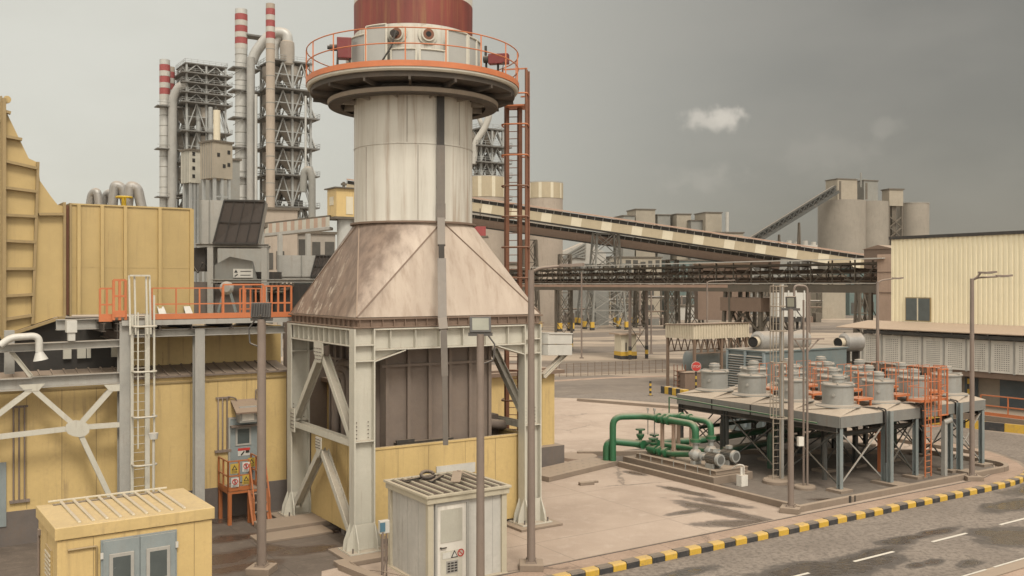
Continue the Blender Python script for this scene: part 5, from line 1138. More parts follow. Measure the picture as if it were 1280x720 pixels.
for z in (3.0,5.5,6.9,8.0,8.9): b = MB(); b.pipe([lf.p(.25,0,z), lf.p(.2,-.7,z), lf.p(-.3,-.72,z), lf.p(-.5,-.2,z), lf.p(-.15,0,z)], .028, 6, .25, k=3); b.build('hoop', K['pillar'], cg)
b = MB(); b.lathe([(0,.2),(.55,.2),(.6,.14),(.6,0)], lb_, 20); b.build('base', K['concrete'], t)
p1 = G(1006,611); f = Fr(p1.x,p1.y,10)
t = thing('mast', 'thin brownish mast with an inverted U top, just right of the tall cream ladder', 'mast', p1)
b = MB(); b.pipe([f.p(.12,0,.1), f.p(.12,0,8.9), f.p(-.5,0,8.95), f.p(-.5,0,8.3)], .05, 8, .2); b.bar(f.p(-.06,0,.1), f.p(-.06,0,8.3), .06); b.build('pole', K['pole'], t)
b = MB(); b.fb(f, -.6, .9, -.06, .06, 6.55, 6.62); b.bar(f.p(.7,0,6.6), f.p(.1,0,6.0), .05); b.bar(f.p(-.5,0,6.6), f.p(-.05,0,6.0), .05); b.build('bracket', K['pole'], t)
b = MB(); b.fb(f, -.35, -.1, -.12, .05, 1.9, 2.3); b.build('junction_box', K['screen'], t)
b = MB(); b.lathe([(0,.15),(.45,.15),(.48,.1),(.48,0)], p1, 18); b.build('base', K['concrete'], t)
b = MB(); p = P(1111,560,45.5); b.fb(Fr(p.x,p.y,33), -.09, .09, -.09, .09, .1, 1.9); b.tube(V((p.x,p.y,1.9)), V((p.x,p.y,2.02)), .14, 12)
p = G(1205,600); f = Fr(p.x-.45,p.y+1.0,33); b = MB(); b.fb(f,-.1,.1,-.1,.1,0,2.55); b.tube(f.p(0,0,2.5), f.p(.28,-.2,2.62), .13, 12); tag(b.build('siren_post', K['grey']), 'short grey post with a round head beside the right deck leg', 'post')
# ================================================================ lamps
def lamp_base(p, f, t, w=.75): b = MB(); b.fb(f, -w/2, w/2, -w/2, w/2, 0, .22); b.build('base', K['concrete'], t, .02); b = MB(); b.fb(f, -.18,.18,-.18,.18,.22,.25); [b.tube(f.p(x,y,.22), f.p(x,y,.32), .025, 6) for x in (-.14,.14) for y in (-.14,.14)]; b.build('base_plate', K['pole'], t)
def street_lamp(p, h, lab, arms, r=.115, ang=0, gr='street lamps'):
    t = thing('street_lamp', lab, 'street lamp', p, gr); f = Fr(p.x, p.y, ang); lamp_base(p, f, t)
    b = MB(); b.tube(p+Z*.2, p+Z*h, r, 14, r*.72); b.build('pole', K['pole'], t)
    for (L, rise, al) in arms:
        d = f.u*math.cos(R(al))+f.v*math.sin(R(al)); b = MB(); b.pipe([p+Z*(h-.08), p+d*.25+Z*(h+rise*.4), p+d*L+Z*(h+rise)], .045, 8, .2); b.build('arm', K['pole'], t)
        b = MB(); q = p+d*L+Z*(h+rise); s = V((-d.y,d.x,0))
        b.prism([q-d*.1+s*.07-Z*.02, q+d*.25+s*.15-Z*.03, q+d*.62+s*.09, q+d*.68, q+d*.62-s*.09, q+d*.25-s*.15-Z*.03, q-d*.1-s*.07-Z*.02], Z*.09); hd = b.build('lamp_head', K['pole'], t, .01)
        b = MB(); b.prism([q+d*.15+s*.09-Z*.045, q+d*.5+s*.07-Z*.03, q+d*.5-s*.07-Z*.03, q+d*.15-s*.09-Z*.045], Z*.012); b.build('lens', K['lampglass'], hd)
    return t
p = G(1215,600); street_lamp(p, 9.25, 'brown street lamp with two heads beside the right end of the cooling deck', ((1.2,.1,0),(.35,.25,-30)), .12)
p = P(1097,500,60); p = V((p.x,p.y,0)); street_lamp(p, 9.15, 'thin street lamp behind the fan cowls, in front of the perforated panels', ((1.1,.2,8),), .12)
tl = bpy.context.scene.objects
p = G(664,711); street_lamp(p, 9.45, 'street lamp with long right-hand arm beside the right leg of the white frame', ((1.0,.12,-6),), .135)
def flood_lamp(p, h, lab, yaw, tilt, r=.13, w=.62):
    t = thing('floodlight_post', lab, 'floodlight', p, 'floodlight posts'); f = Fr(p.x,p.y,yaw); lamp_base(p, f, t)
    b = MB(); b.tube(p+Z*.2, p+Z*h, r, 14, r*.85); b.build('pole', K['pole'], t)
    c = p+Z*(h+.28); n = (-f.v*math.cos(R(tilt))+Z*math.sin(R(tilt))); up = (Z*math.cos(R(tilt))+f.v*math.sin(R(tilt)))
    def pt(x, y, z): return c+f.u*x+up*y+n*z
    b = MB(); b.hexa([pt(-w/2,-.23,-.1), pt(w/2,-.23,-.1), pt(w/2,.23,-.1), pt(-w/2,.23,-.1), pt(-w/2,-.23,.03), pt(w/2,-.23,.03), pt(w/2,.23,.03), pt(-w/2,.23,.03)])
    for k in range(7): x = -w/2+.06+k*(w-.12)/6; b.bar(pt(x,-.2,-.13), pt(x,.2,-.13), .02, .06, n)
    hd = b.build('lamp_housing', K['lampk'], t, .015)
    b = MB(); b.hexa([pt(-w/2+.07,-.17,.03), pt(w/2-.07,-.17,.03), pt(w/2-.07,.18,.03), pt(-w/2+.07,.18,.03), pt(-w/2+.07,-.17,.036), pt(w/2-.07,-.17,.036), pt(w/2-.07,.18,.036), pt(-w/2+.07,.18,.036)]); b.build('lens', K['lampglass'], hd)
    b = MB(); b.bar(p+Z*(h-.02), c-n*.1-up*.15, .08); b.bar(p+Z*h-f.u*.35, p+Z*h+f.u*.35, .08, .1); b.pipe([p+f.u*.2+Z*h, p+f.u*.42+Z*(h-.3), p+f.u*.38+Z*(h-.75), p+f.u*.1+Z*(h-.85)], .025, 6); b.build('bracket', K['lampk'], t)
    return t
p = P(600.5,744,27.3); flood_lamp(V((p.x,p.y,0)), 7.55, 'floodlight post with pale square lamp rising in front of the white shed', 8, 12, .125)
p = G(327,716); flood_lamp(p, 7.9, 'floodlight post with dark lamp in front of the orange-railed catwalk', 172, -8, .15)
p = G(988.5,640); tt = flood_lamp(p, 8.0, 'grey post with a small dark floodlight and box, between cream ladder and mast', -25, -10, .12, .4)
# ================================================================ generator, silencers, tank behind the deck
g = P(957,420,55.5); GF = Fr(g.x, g.y, 33.2)
t = thing('generator_container', 'blue-grey generator container with a louvred end, behind the fan cowls', 'generator', GF.p(3.5,1.4))
b = MB(); b.fb(GF, 0, 7.4, 0, 3.0, .1, 4.95); ct = b.build('container', K['teal'], t)
b = MB()
for i in range(15): z = 2.6+.15*i; b.prism([GF.p(-.02,.15,z), GF.p(-.14,.15,z-.06), GF.p(-.14,1.42,z-.06), GF.p(-.02,1.42,z)], Z*.03); b.prism([GF.p(-.02,1.58,z), GF.p(-.14,1.58,z-.06), GF.p(-.14,2.85,z-.06), GF.p(-.02,2.85,z)], Z*.03)
b.fb(GF, -.16, -.001, 0, .12, .4, 4.95); b.fb(GF, -.16, -.001, 1.43, 1.57, .4, 4.95); b.fb(GF, -.16, -.001, 2.88, 3, .4, 4.95); b.build('louvre', K['louv'], ct)
b = MB(); b.fb(GF, -.1, 7.5, -.08, 3.08, 4.96, 5.05); b.build('roof', K['teal'], t)
for i, (px, py, dd, L, lab) in enumerate(((947,427,57.5,4.2,'left insulated silencer cylinder with a dark outlet, above the louvred container'),(1055,428,62,1.2,'right insulated silencer cylinder with a dark outlet, beside the perforated panels'))):
    q = P(px, py, dd); t = thing('exhaust_silencer', lab, 'silencer', q, 'insulated exhaust silencers'); f = Fr(q.x,q.y,33.2 if i == 0 else 20)
    b = MB(); b.tube(q, q+f.u*L, .62, 24); b.tube(q-f.u*.12, q, .45, 24, .62); b.build('shell', K['insul'], t)
    b = MB(); d = (-f.u-f.v*.35).normalized(); b.tube(q-f.u*.08, q+d*.75, .3, 20, .33, caps=False); o_ = b.build('outlet', K['creamw'], t)
    b = MB(); b.tube(q+d*.66, q+d*.69, .30, 18); b.build('outlet_mouth', K['black'], o_)
    for k in (.15,.8): b = MB(); b.bar(q+f.u*(L*k)-Z*.55, V((q.x,q.y,0))+f.u*(L*k)+Z*(5.05 if i == 0 else 0), .16, .5); b.build('saddle', K['dark'], t)
q = P(855,452,86); tf = Fr(q.x,q.y,12); t = thing('storage_tank', 'horizontal grey storage tank under the pale canopy', 'tank', V((q.x,q.y,0)))
b = MB(); 
prof = [(0,0),(.5,.08),(.95,.25),(1.15,.55),(1.15,5.0),(.95,5.3),(0,5.5)]
n = 24; vs = []
for r, x in prof: vs += [q+tf.u*x+tf.v*(r*math.cos(2*math.pi*k/n))+Z*(r*math.sin(2*math.pi*k/n)) for k in range(n)]
b.add(vs, [(j*n+k,j*n+(k+1)%n,(j+1)*n+(k+1)%n,(j+1)*n+k) for j in range(len(prof)-1) for k in range(n)], True); b.build('shell', K['blue'], t)
for x in (.9,4): b = MB(); b.fb(tf, x, x+.4, -.8, .8, 0, q.z-.7); b.build('saddle', K['concrete'], t)
# pale canopy on lattice posts
q = P(868,420,80); cf = Fr(q.x,q.y,33.2); t = thing('pipe_bridge_canopy', 'pale corrugated canopy fascia on rusty lattice posts beside the storage tank', 'canopy', V((q.x,q.y,0)))
b = MB(); b.corr(cf.p(0,0), cf.p(6.6,0), 4.3, 5.55, -cf.v, .3, .06); b.corr(cf.p(0,3.6), cf.p(0,0), 4.3, 5.55, -cf.u, .3, .06); b.corr(cf.p(6.6,3.6), cf.p(6.6,0), 4.3, 5.55, cf.u, .3, .06); b.build('fascia', K['creamw'], t)
b = MB(); b.prism([cf.p(-.15,-.15,5.56), cf.p(6.75,-.15,5.56), cf.p(6.75,3.7,5.42), cf.p(-.15,3.7,5.42)], Z*.06); b.build('roof', K['ledge'], t)
for x, y in ((.1,.1),(3.3,.1),(6.4,.1),(.1,3.4),(3.3,3.4),(6.4,3.4)): b = MB(); b.fb(cf, x-.1, x+.1, y-.1, y+.1, 0, 4.35); b.build('post', K['rustp'], t)
for x0, x1 in ((.1,3.3),(3.3,6.4)):
    for y in (.1,3.4):
        b = MB(); b.bar(cf.p(x0,y,3.1), cf.p(x1,y,3.1), .08); n = 4
        for k in range(n): xa = x0+(x1-x0)*k/n; xb = x0+(x1-x0)*(k+1)/n; b.bar(cf.p(xa,y,3.1), cf.p((xa+xb)/2,y,4.35), .07); b.bar(cf.p((xa+xb)/2,y,4.35), cf.p(xb,y,3.1), .07)
        b.build('lattice', K['rustp'], t)
# stop sign, barrier, drums, kiosk
p = P(870,490,76); p = V((p.x,p.y,0)); t = thing('stop_sign', 'round red stop sign on a yellow and black post', 'sign', p)
f = Fr(p.x,p.y,0); zc_ = zp(458,76)
b = MB(); b.tube(p+Z*0, p+Z*(zc_-.3), .07, 10); b.build('post', K['signk'], t)
b = MB()
for k in range(3): b.tube(p+Z*(.35+.5*k), p+Z*(.6+.5*k), .076, 10)
b.build('yellow_band', K['signy'], t)
b = MB(); b.tube(p-V((0,.09,0))+Z*zc_, p-V((0,.12,0))+Z*zc_, .40, 28); dsc = b.build('disc', K['signw'], t)
b = MB(); b.tube(p-V((0,.12,0))+Z*zc_, p-V((0,.135,0))+Z*zc_, .37, 28); b.build('red_face', K['signr'], dsc)
text('lettering', 'STOP', .27, p+V((0,-.145,0))+Z*zc_, V((1,0,0)), Z, K['signw'], dsc)
p = P(813,497,76); p = V((p.x,p.y,0)); b = MB()
for k in range(6): b.tube(p+Z*(.2*k), p+Z*(.2*k+.2), .09, 10, m=k%2)
b.tube(p, p+Z*.05, .22, 10, m=1); tag(b.build('bollard', [K['kyel'],K['kblk']]), 'slim yellow and black striped bollard alone on the yard edge', 'bollard')
bp_ = [P(829,484,78), P(858,489,75)]
b = MB(); a, c_ = V((bp_[0].x,bp_[0].y,.3)), V((bp_[1].x,bp_[1].y,.3))
for k in range(6): b.bar(a.lerp(c_,k/6), a.lerp(c_,(k+.96)/6), .5, .6, m=(k+1)%2)
tag(b.build('striped_barrier', [K['kyel'],K['kblk']], None, .03), 'short yellow and black concrete barrier by the tank canopy', 'barrier')
p = P(851,485,79.5); p = V((p.x,p.y,0)); b = MB(); f = Fr(p.x,p.y,20)
for k in range(5): b.fb(f, -.35, .5, 0, .6, .05+.4*k, .1+.4*k)
for x in (-.35,.45): b.fb(f, x, x+.05, 0, .05, 0, 2.2); b.fb(f, x, x+.05, .55, .6, 0, 2.2)
tag(b.build('rack', K['rust']), 'small rusty rack between the canopy post and a brown box', 'rack')
p = P(868,487,79); f = Fr(p.x,p.y,20); b = MB(); b.fb(f,-.9,1.2,0,1.2,0,1.55); b.fb(f,-1,1.3,-.06,1.26,1.55,1.62); tag(b.build('equipment_box', K['ledge'], None, .02), 'brown equipment box behind the stop sign', 'box')
p = P(786,447,113); f = Fr(p.x,p.y,20); t = thing('guard_box', 'small pale guard box with yellow and black base, among thin posts in the far yard', 'guard box', V((p.x,p.y,0)))
b = MB(); b.fb(f,-1.0,1.0,0,1.8,.9,2.95); b.build('wall', K['convl'], t); b = MB(); b.fb(f,-1.06,1.06,-.06,1.86,.02,.42,1); b.fb(f,-1.05,1.05,-.05,1.85,.421,.9,0); b.build('striped_base', [K['kyel'],K['kblk']], t)
b = MB(); b.fb(f,-1.5,1.6,-.5,2.3,2.95,3.1); b.build('roof', K['roofdust'], t); b = MB(); b.fb(f,-.45,-.3,-.03,-.005,1.0,2.0); b.build('slot', K['dark'], t)
# low yellow box building behind the right leg
q = G(700,578); q = P(693,578,47.2); YF = Fr(q.x, q.y, 33.2)
t = thing('rear_enclosure', 'mustard yellow enclosure with dark roof edge seen behind the right frame leg', 'building', YF.p(-4,2))
q_ = YF; 
b = MB(); b.fb(YF, -11, 0, 0, 3.2, 1.0, 4.55); w = b.build('wall', K['yellow'], t); b = MB(); b.fb(YF,-11.3,.35,-.4,3.6,4.56,4.74); b.fb(YF,-11.1,.1,-.1,.1,4.74,4.85); b.build('roof', K['ledge'], t)
b = MB(); b.fb(YF,-11.2,.25,-.5,3.4,0,1.0); b.build('plinth', K['plinth'], t)
b = MB(); b.fb(YF,-.75,-.735,-.006,0,1.05,4.5); b.fb(YF,-2.3,-2.28,-.006,0,1.05,4.5); b.fb(YF,-3.8,-3.78,-.006,0,1.05,4.5); b.build('panel_joint', K['tanedge'], w)
b = MB(); b.lathe([(0,.16),(1.0,.15),(1.1,0)], G(722,573), 28); tag(b.build('manhole_plinth', K['ledge']), 'round brown manhole plinth beside the rear yellow enclosure', 'manhole')
# ================================================================ cream building at the right
BA = 63.; bc = onrayb(S, 1114, BA)
t = thing('cream_building', 'cream corrugated building with lean-to canopy over a perforated grey screen, at the right edge', 'building', S.p(70,40))
zT, zJ = 12.35, 6.1
b = MB(); b.corr(S.p(BA,10), S.p(BA,bc), zJ-.6, zT, -S.u, .36, .05); wl = b.build('wall', K['cream'], t)
b = MB(); b.fb(S, BA+.06, 82, 10, bc, 0, zT-.02); b.build('rear_wall', K['cream'], t)
b = MB(); b.fb(S, BA-.15, 82, 9.8, bc+.12, zT, zT+.22); b.build('parapet_cap', K['dark'], t)
w0, w1 = onrayb(S,1133,BA), onrayb(S,1164.5,BA)
b = MB(); b.fb(S, BA-.14, BA-.06, w1, w0, 6.25, 8.02); wf = b.build('window', K['tanedge'], t)
b = MB(); m = (w0+w1)/2; b.fb(S, BA-.16, BA-.141, w1+.06, m-.05, 6.32, 7.95); b.fb(S, BA-.16, BA-.141, m+.05, w0-.06, 6.32, 7.95); b.build('pane', K['glass'], wf)
b = MB(); b.fb(S, BA-.17, BA-.142, m-.05, m+.05, 6.3, 7.97); b.fb(S, BA-.2, BA-.05, w1-.05, w0+.05, 6.15, 6.249); b.build('mullion', K['convl'], wf)
cf0 = 59.6; ce = onrayb(S,1047,cf0+.2)
b = MB(); b.prism([S.p(cf0,10,5.72), S.p(cf0,ce,5.72), S.p(BA-.02,bc+2,6.15), S.p(BA-.02,10,6.15)], Z*.06); b.build('canopy', K['roofdust'], t)
b = MB(); b.fb(S, cf0+.1, BA-.2, 10, bc, 5.38, 5.62)
for k in range(14): bb = 12+k*2.5; b.bar(S.p(cf0+.02,bb,5.66), S.p(cf0+.35,bb,5.5), .1)
b.build('canopy_beam', K['dark'], t)
gA = 60.2; gb = onrayb(S,1055.5,gA)
PW = 1.62; k = 0; bb = gb
while bb > 12:
    b = MB(); b.fb(S, gA, gA+.06, bb-PW+.03, bb-.03, 3.2, 5.3); sc_ = b.build('screen_panel', K['screen'], t)
    b = MB()
    for i in range(7):
        for j in range(13): y = bb-.36-.15*i; z = 3.36+.135*j; b.fb(S, gA-.012, gA-.002, y-.04, y+.035, z, z+.05)
    b.build('perforation', K['perf'], sc_)
    b = MB(); b.fb(S, gA-.07, gA+.08, bb-.05, bb+.05, 3.15, 5.35); b.build('screen_post', K['grey'], t)
    bb -= PW
b = MB(); b.fb(S, gA+.1, gA+.3, 10, gb, 2.8, 3.35); b.fb(S,gA+.3,BA,10,gb,2.75,3.1); b.build('lintel', K['ledge'], t)
b = MB(); b.fb(S, 61.8, 62.3, 10, gb, 0, 3.1); b.build('lower_wall', K['pillar'], t)
for y0, y1 in ((onrayb(S,1222,61.7),onrayb(S,1206,61.7)),(onrayb(S,1400,61.7),onrayb(S,1250,61.7)),(onrayb(S,1200,61.7),onrayb(S,1150,61.7)),(onrayb(S,1140,61.7),onrayb(S,1090,61.7))):
    b = MB(); b.fb(S, 61.68, 61.79, y0, y1, .8, 2.9); b.build('roller_door', K['slate'], t)
b = MB()
for k in range(6): y = onrayb(S,1209,61); b.fb(S, 61.2, 61.35, y-.12, y+.12, .8+.35*k, 1.15+.35*k, k%2)
b.build('striped_post', [K['kyel'],K['kblk']], t)
b = MB(); b.fb(S, 57.3, 61.8, 10, gb, 0, .75); b.build('dock', K['concrete'], t)
b = MB(); p0 = onrayb(S,1226,57.5); rl_ = thing('guard_railing', 'orange two-rail guard railing on the dock of the cream building', 'railing', S.p(57.5,30,.75))
rail([S.p(57.5,p0,.75), S.p(57.5,18,.75)], (.62,1.25), 9, par=rl_, w=.07); b.fb(S,57.46,57.52,18,p0,.75,.95); b.build('toe_plate', K['orange'], rl_)
b = MB(); 
t = thing('pink_gable_block', 'pinkish blank block between the trestle gallery and the cream building', 'building', S.p(75,50))
b = MB(); b.fb(S, 72.5, 84, 46, 52.0, 5.4, 11.6); w=b.build('wall', K['pink'], t); b = MB(); b.fb(S, 72.45, 72.5, 46, 52, 8.2, 8.3); b.fb(S,72.45,72.5,46,52,10.0,10.08); b.build('joint', K['ledge'], w); b = MB(); b.fb(S,78,83,54.3,57.4,8,12.3); b.prism([S.p(77.9,54.1,12.3), S.p(77.9,55.8,12.7), S.p(77.9,57.6,12.3)], S.u*5.2); b.build('rear_gable', K['ledge'], t)
b = MB()
for x in (73,78,83):
    for y in (46.5,51.5): b.fb(S,x-.2,x+.2,y-.2,y+.2,0,5.4)
for k in range(5): b.pipe([S.p(73+k*.8,49-.5*k,0), S.p(73+k*.8,49-.5*k,3+.4*k), S.p(76+k*.8,51,3+.4*k), S.p(76+k*.8,51,5.4)], .18, 8, .5)
for k in range(4): b.bar(S.p(72.8,46.5+k*1.2,1), S.p(72.8,48+k*1.2,5), .12); b.bar(S.p(72.8,48+k*1.2,1), S.p(72.8,46.5+k*1.2,5), .12)
b.build('support_steelwork', K['truss'], t)

b = MB(); p = G(733,606); f = Fr(p.x,p.y,20); b.fb(f,-.35,.35,-.12,.12,0,.14); b.fb(f,.3,.7,.2,.35,0,.1); tag(b.build('concrete_block', K['concrete'], None, .02), 'small loose concrete block lying alone on the yard between stack and pumps', 'block')
# ================================================================ trestle gallery (runs away to the left behind the stack)
GA = 73.
t = thing('trestle_gallery', 'long roofed truss gallery of brown steel carrying pipes across the yard', 'gallery', S.p(GA,80))
b0, b1 = 52.2, 119.
b = MB(); b.prism([S.p(GA-1.0,b0-1,11.2), S.p(GA+3.6,b0-1,11.35), S.p(GA+3.6,b1,11.35), S.p(GA-1.0,b1,11.2)], Z*.10); b.build('roof', K['farwhite'], t)
b = MB()
for a in (GA, GA+2.6): b.fb(S, a-.12, a+.12, b0, b1, 8.2, 8.95); b.fb(S, a-.07, a+.07, b0, b1, 10.75, 10.95); b.fb(S, a-.03,a+.03,b0,b1,9.97,10.03)
b.fb(S, GA+.2, GA+2.4, b0, b1, 8.3, 8.4); b.build('chord', K['truss'], t)
n = 27; L = (b1-b0)/n
d_ = MB()
for i in range(n+1):
    y = b0+i*L
    for a in (GA,GA+2.6): b = MB(); b.fb(S, a-.05, a+.05, y-.05, y+.05, 8.95, 11.2); b.build('vertical_strut', K['truss'], t)
    if i < n:
        for a in (GA,GA+2.6):
            if i%2: d_.bar(S.p(a,y,8.95), S.p(a,y+L,10.8), .07)
            else: d_.bar(S.p(a,y+L,8.95), S.p(a,y,10.8), .07)
d_.build('bracing', K['truss'], t)
b = MB()
for k in range(4): b.tube(S.p(GA+.5+.5*k,b0,9.25+.28*(k%2)), S.p(GA+.5+.5*k,b1,9.25+.28*(k%2)), .14, 8)
b.tube(S.p(GA+1.4,b0,10.2), S.p(GA+1.4,b1,10.2), .18, 8)
for k in range(40):
    y = b0+1+k*1.62; b.pipe([S.p(GA+.3,y,9.2), S.p(GA+.3,y,10.1+.3*(k%3)), S.p(GA+2.2,y+.3,10.1+.3*(k%3))], .06, 6, .2); b.build('pipe', K['rustp'], t)
b = MB(); b.tube(S.p(GA-.2,b0-1,9.05), S.p(GA-.2,b1,9.05), .06, 6); b.build('thin_pipe', K['farwhite'], t)
b = MB(); b.fb(S, GA-.14, GA-.125, b0+18, b1, 8.62, 8.93); b.build('walkway_edge', K['convr'], t)
for bb in (53, 70, 86, 101):
    for a in (GA, GA+2.6):
        b = MB(); b.fb(S, a-.13, a+.13, bb-.13, bb+.13, 0, 8.2); lg = b.build('leg', K['pole'] if bb == 86 else K['truss'], t)
    b = MB()
    for z in (1,4): b.bar(S.p(GA,bb,z), S.p(GA+2.6,bb,z+3), .06); b.bar(S.p(GA+2.6,bb,z), S.p(GA,bb,z+3), .06)
    b.fb(S, GA, GA+2.6, bb-.08, bb+.08, 4.0, 4.15); b.build('bracing', K['truss'], t)
    if bb > 80:
        for a in (GA,GA+2.6):
            b = MB()
            for k in range(3): b.fb(S, a-.14, a+.14, bb-.14, bb+.14, .1+.5*k, .6+.5*k, (k+1)%2)
            b.build('striped_foot', [K['kyel'],K['kblk']], t)
b = MB()
for k in range(7): b.pipe([S.p(GA+.3+.3*k,52.6,0), S.p(GA+.3+.3*k,52.2-.2*k,8.7-.1*k), S.p(GA+.3+.3*k,56,9.4)], .1, 8, .5)
b.build('riser_pipe', K['truss'], t)
# heavy trestle tower standing under the gallery
o = S.p(75.5,68.5); t = thing('trestle_tower', 'dense dark braced trestle standing under the middle of the gallery', 'trestle', o)
f = Fr(o.x,o.y,33.2)
for x in (-2.2,0,2.2):
    for y in (-2.4,2.4): b = MB(); b.bar(f.p(x*1.15,y*1.15,0), f.p(x,y,8.2), .32); b.build('leg', K['truss'], t)
b = MB()
for y in (-2.4,2.4):
    for x in (-2.2,0):
        for z in (0.3,4): b.bar(f.p(x,y,z), f.p(x+2.2,y,z+3.6), .16); b.bar(f.p(x+2.2,y,z), f.p(x,y,z+3.6), .16)
for x in (-2.2,2.2):
    for z in (.3,4): b.bar(f.p(x,-2.4,z), f.p(x,2.4,z+3.6), .16); b.bar(f.p(x,2.4,z), f.p(x,-2.4,z+3.6), .16)
b.build('bracing', K['truss'], t)
b = MB(); b.fb(f,-2.6,2.6,-2.8,2.8,6.2,7.6); b.build('hopper', K['ledge'], t)
# ================================================================ inclined conveyors
def conveyor(p0, p1, d0, d1, hgt, wid, name, lab, top, panels, ex0, ex1):
    A = P(*p0, d0); B = P(*p1, d1); d = (B-A).normalized(); A = A-d*ex0; B = B+d*ex1
    t = thing(name, lab, 'conveyor', V(((A.x+B.x)/2,(A.y+B.y)/2,0)))
    side = V((-d.y,d.x,0)).normalized(); side = side if side.y > 0 else -side
    up = d.cross(side); up = up if up.z > 0 else -up
    b = MB(); L = (B-A).length; n = int(L/panels) if panels else 0
    if n:
        for i in range(n):
            p, q = A+d*(L*i/n), A+d*(L*(i+1)/n); b.add([p, q, q+up*hgt, p+up*hgt], [(0,1,2,3)], m=(i%3 == 2))
        s = b.build('side_panel', [K['convy'],K['convl']], t); b = MB(); b.prism([A+side*.05, B+side*.05, B+side*.05+up*hgt*.9, A+side*.05+up*hgt*.9], side*(wid-.1)); b.build('far_panel', K['convy'], t)
    else:
        b.prism([A, B, B+up*hgt, A+up*hgt], side*wid); s = b.build('side_panel', K['ledge'], t)
    b = MB(); b.prism([A-side*.5+up*(hgt+.75), B-side*.5+up*(hgt+.75), B-side*.5+up*(hgt+1.0), A-side*.5+up*(hgt+1.0)], side*(wid+1)+up*.3); b.build('roof', K[top], t)
    b = MB(); b.prism([A+up*(hgt+.05)+side*.4, B+up*(hgt+.05)+side*.4, B+up*(hgt+.7)+side*.4, A+up*(hgt+.7)+side*.4], side*wid*.8)
    b.prism([A-up*.18+side*.05, B-up*.18+side*.05, B-up*.02+side*.05, A-up*.02+side*.05], side*(wid-.1))
    b.build('belt_trough', K['dark'], t)
    b = MB(); k = int(L/1.6)
    for i in range(k): p = A+d*(L*i/k)+up*hgt-side*.03; b.bar(p, p+up*.9, .1)
    b.build('roller_stand', K['grey'], t)
    return t, A, B, d, up
t1, *_ = conveyor((592,264), (1060,333), 185, 178, 1.7, 3, 'inclined_conveyor', 'long inclined conveyor with tan and cream side panels and a reddish roof', 'convr', 1.95, 26, 14)
t2, *_ = conveyor((592,282), (942,332), 192, 186, 1.5, 3, 'inclined_conveyor', 'darker lower inclined conveyor with pale roof, running below the tan panelled conveyor', 'farwhite', 0, 26, 5)
b = MB(); p = P(905,352,184); f = Fr(p.x,p.y,-5)
t = thing('transfer_house', 'brown transfer house where the lower conveyor ends behind the gallery', 'building', V((p.x,p.y,0)))
b.fb(f,-5,5,0,7,2,12.8); b.build('wall', K['ledge'], t); b = MB(); b.fb(f,-5.3,5.3,-.3,7.3,12.8,13.1); b.build('roof', K['roofdust'], t)
def trestle(px, ytop, ybase, d, wt, wb, lab, m='truss', yellow=True):
    c = P(px, ybase, d); c.z = 0; f = Fr(c.x, c.y, 15); zt_ = zp(ytop, d)
    t = thing('conveyor_trestle', lab, 'trestle', c, 'trestles of the conveyors')
    P4 = [(-1,-1),(1,-1),(1,1),(-1,1)]
    for x, y in P4: b = MB(); b.bar(f.p(x*wb,y*wb*.6,0), f.p(x*wt,y*wt*.6,zt_), .32); b.build('leg', K[m], t)
    b = MB(); n = max(2, int(zt_/3.6))
    for i in range(n):
        za, zb_ = zt_*i/n, zt_*(i+1)/n; wa = wb+(wt-wb)*i/n; wc = wb+(wt-wb)*(i+1)/n
        for k in range(4):
            (x,y),(x2,y2) = P4[k], P4[(k+1)%4]
            b.bar(f.p(x*wa,y*wa*.6,za), f.p(x2*wc,y2*wc*.6,zb_), .14); b.bar(f.p(x2*wa,y2*wa*.6,za), f.p(x*wc,y*wc*.6,zb_), .14); b.bar(f.p(x*wc,y*wc*.6,zb_), f.p(x2*wc,y2*wc*.6,zb_), .16)
    b.build('bracing', K[m], t)
    if yellow:
        for x, y in P4:
            b = MB(); b.fb(f, x*wb-.36, x*wb+.36, y*wb*.6-.36, y*wb*.6+.36, .5, 1.6); b.fb(f, x*wb-.38, x*wb+.38, y*wb*.6-.38, y*wb*.6+.38, 0, .5, 1)
            b.build('painted_base', [K['kyel'],K['kblk']], t)
trestle(757, 292, 408, 187, 2.2, 3.6, 'grey lattice trestle under the conveyors, with yellow bases, left of the guard box', 'fargrey')
trestle(706, 318, 413, 180, 1.0, 1.2, 'slim dark trestle with two yellow feet, right of the stack', 'truss')
trestle(662, 300, 410, 186, 1.2, 1.8, 'trestle half hidden behind the street lamp arm', 'truss')
trestle(800, 330, 407, 196, .9, 1.1, 'dark slim trestle behind the guard box under the gallery', 'truss', False)
trestle(868, 334, 404, 200, 1.0, 1.6, 'dark trestle behind the pale canopy, left of the dense trestle', 'truss', False)
trestle(958, 345, 412, 168, .9, 1.2, 'slim dark trestle half hidden by the cream ladder', 'truss', False)
trestle(1078, 352, 420, 140, .7, 1.0, 'slim dark trestle under the right end of the gallery', 'truss', False)
trestle(735, 330, 402, 208, 1.2, 2.2, 'splayed grey trestle left of the lattice trestle', 'fargrey')
trestle(782, 330, 402, 208, 1.0, 2.0, 'splayed grey trestle right of the lattice trestle', 'fargrey')
trestle(840, 325, 400, 190, 1.0, 1.3, 'thin trestle under the gallery between guard box and canopy', 'truss', False)
b = MB(); c = P(751,405,206); f = Fr(c.x,c.y,10); b.fb(f,-1.8,1.8,0,3,0,9.5); b.fb(f,-1.2,1.2,-.4,3.4,0,5); tag(b.build('lift_shaft', K['fargrey']), 'grey concrete stair shaft behind the lattice trestle', 'shaft')
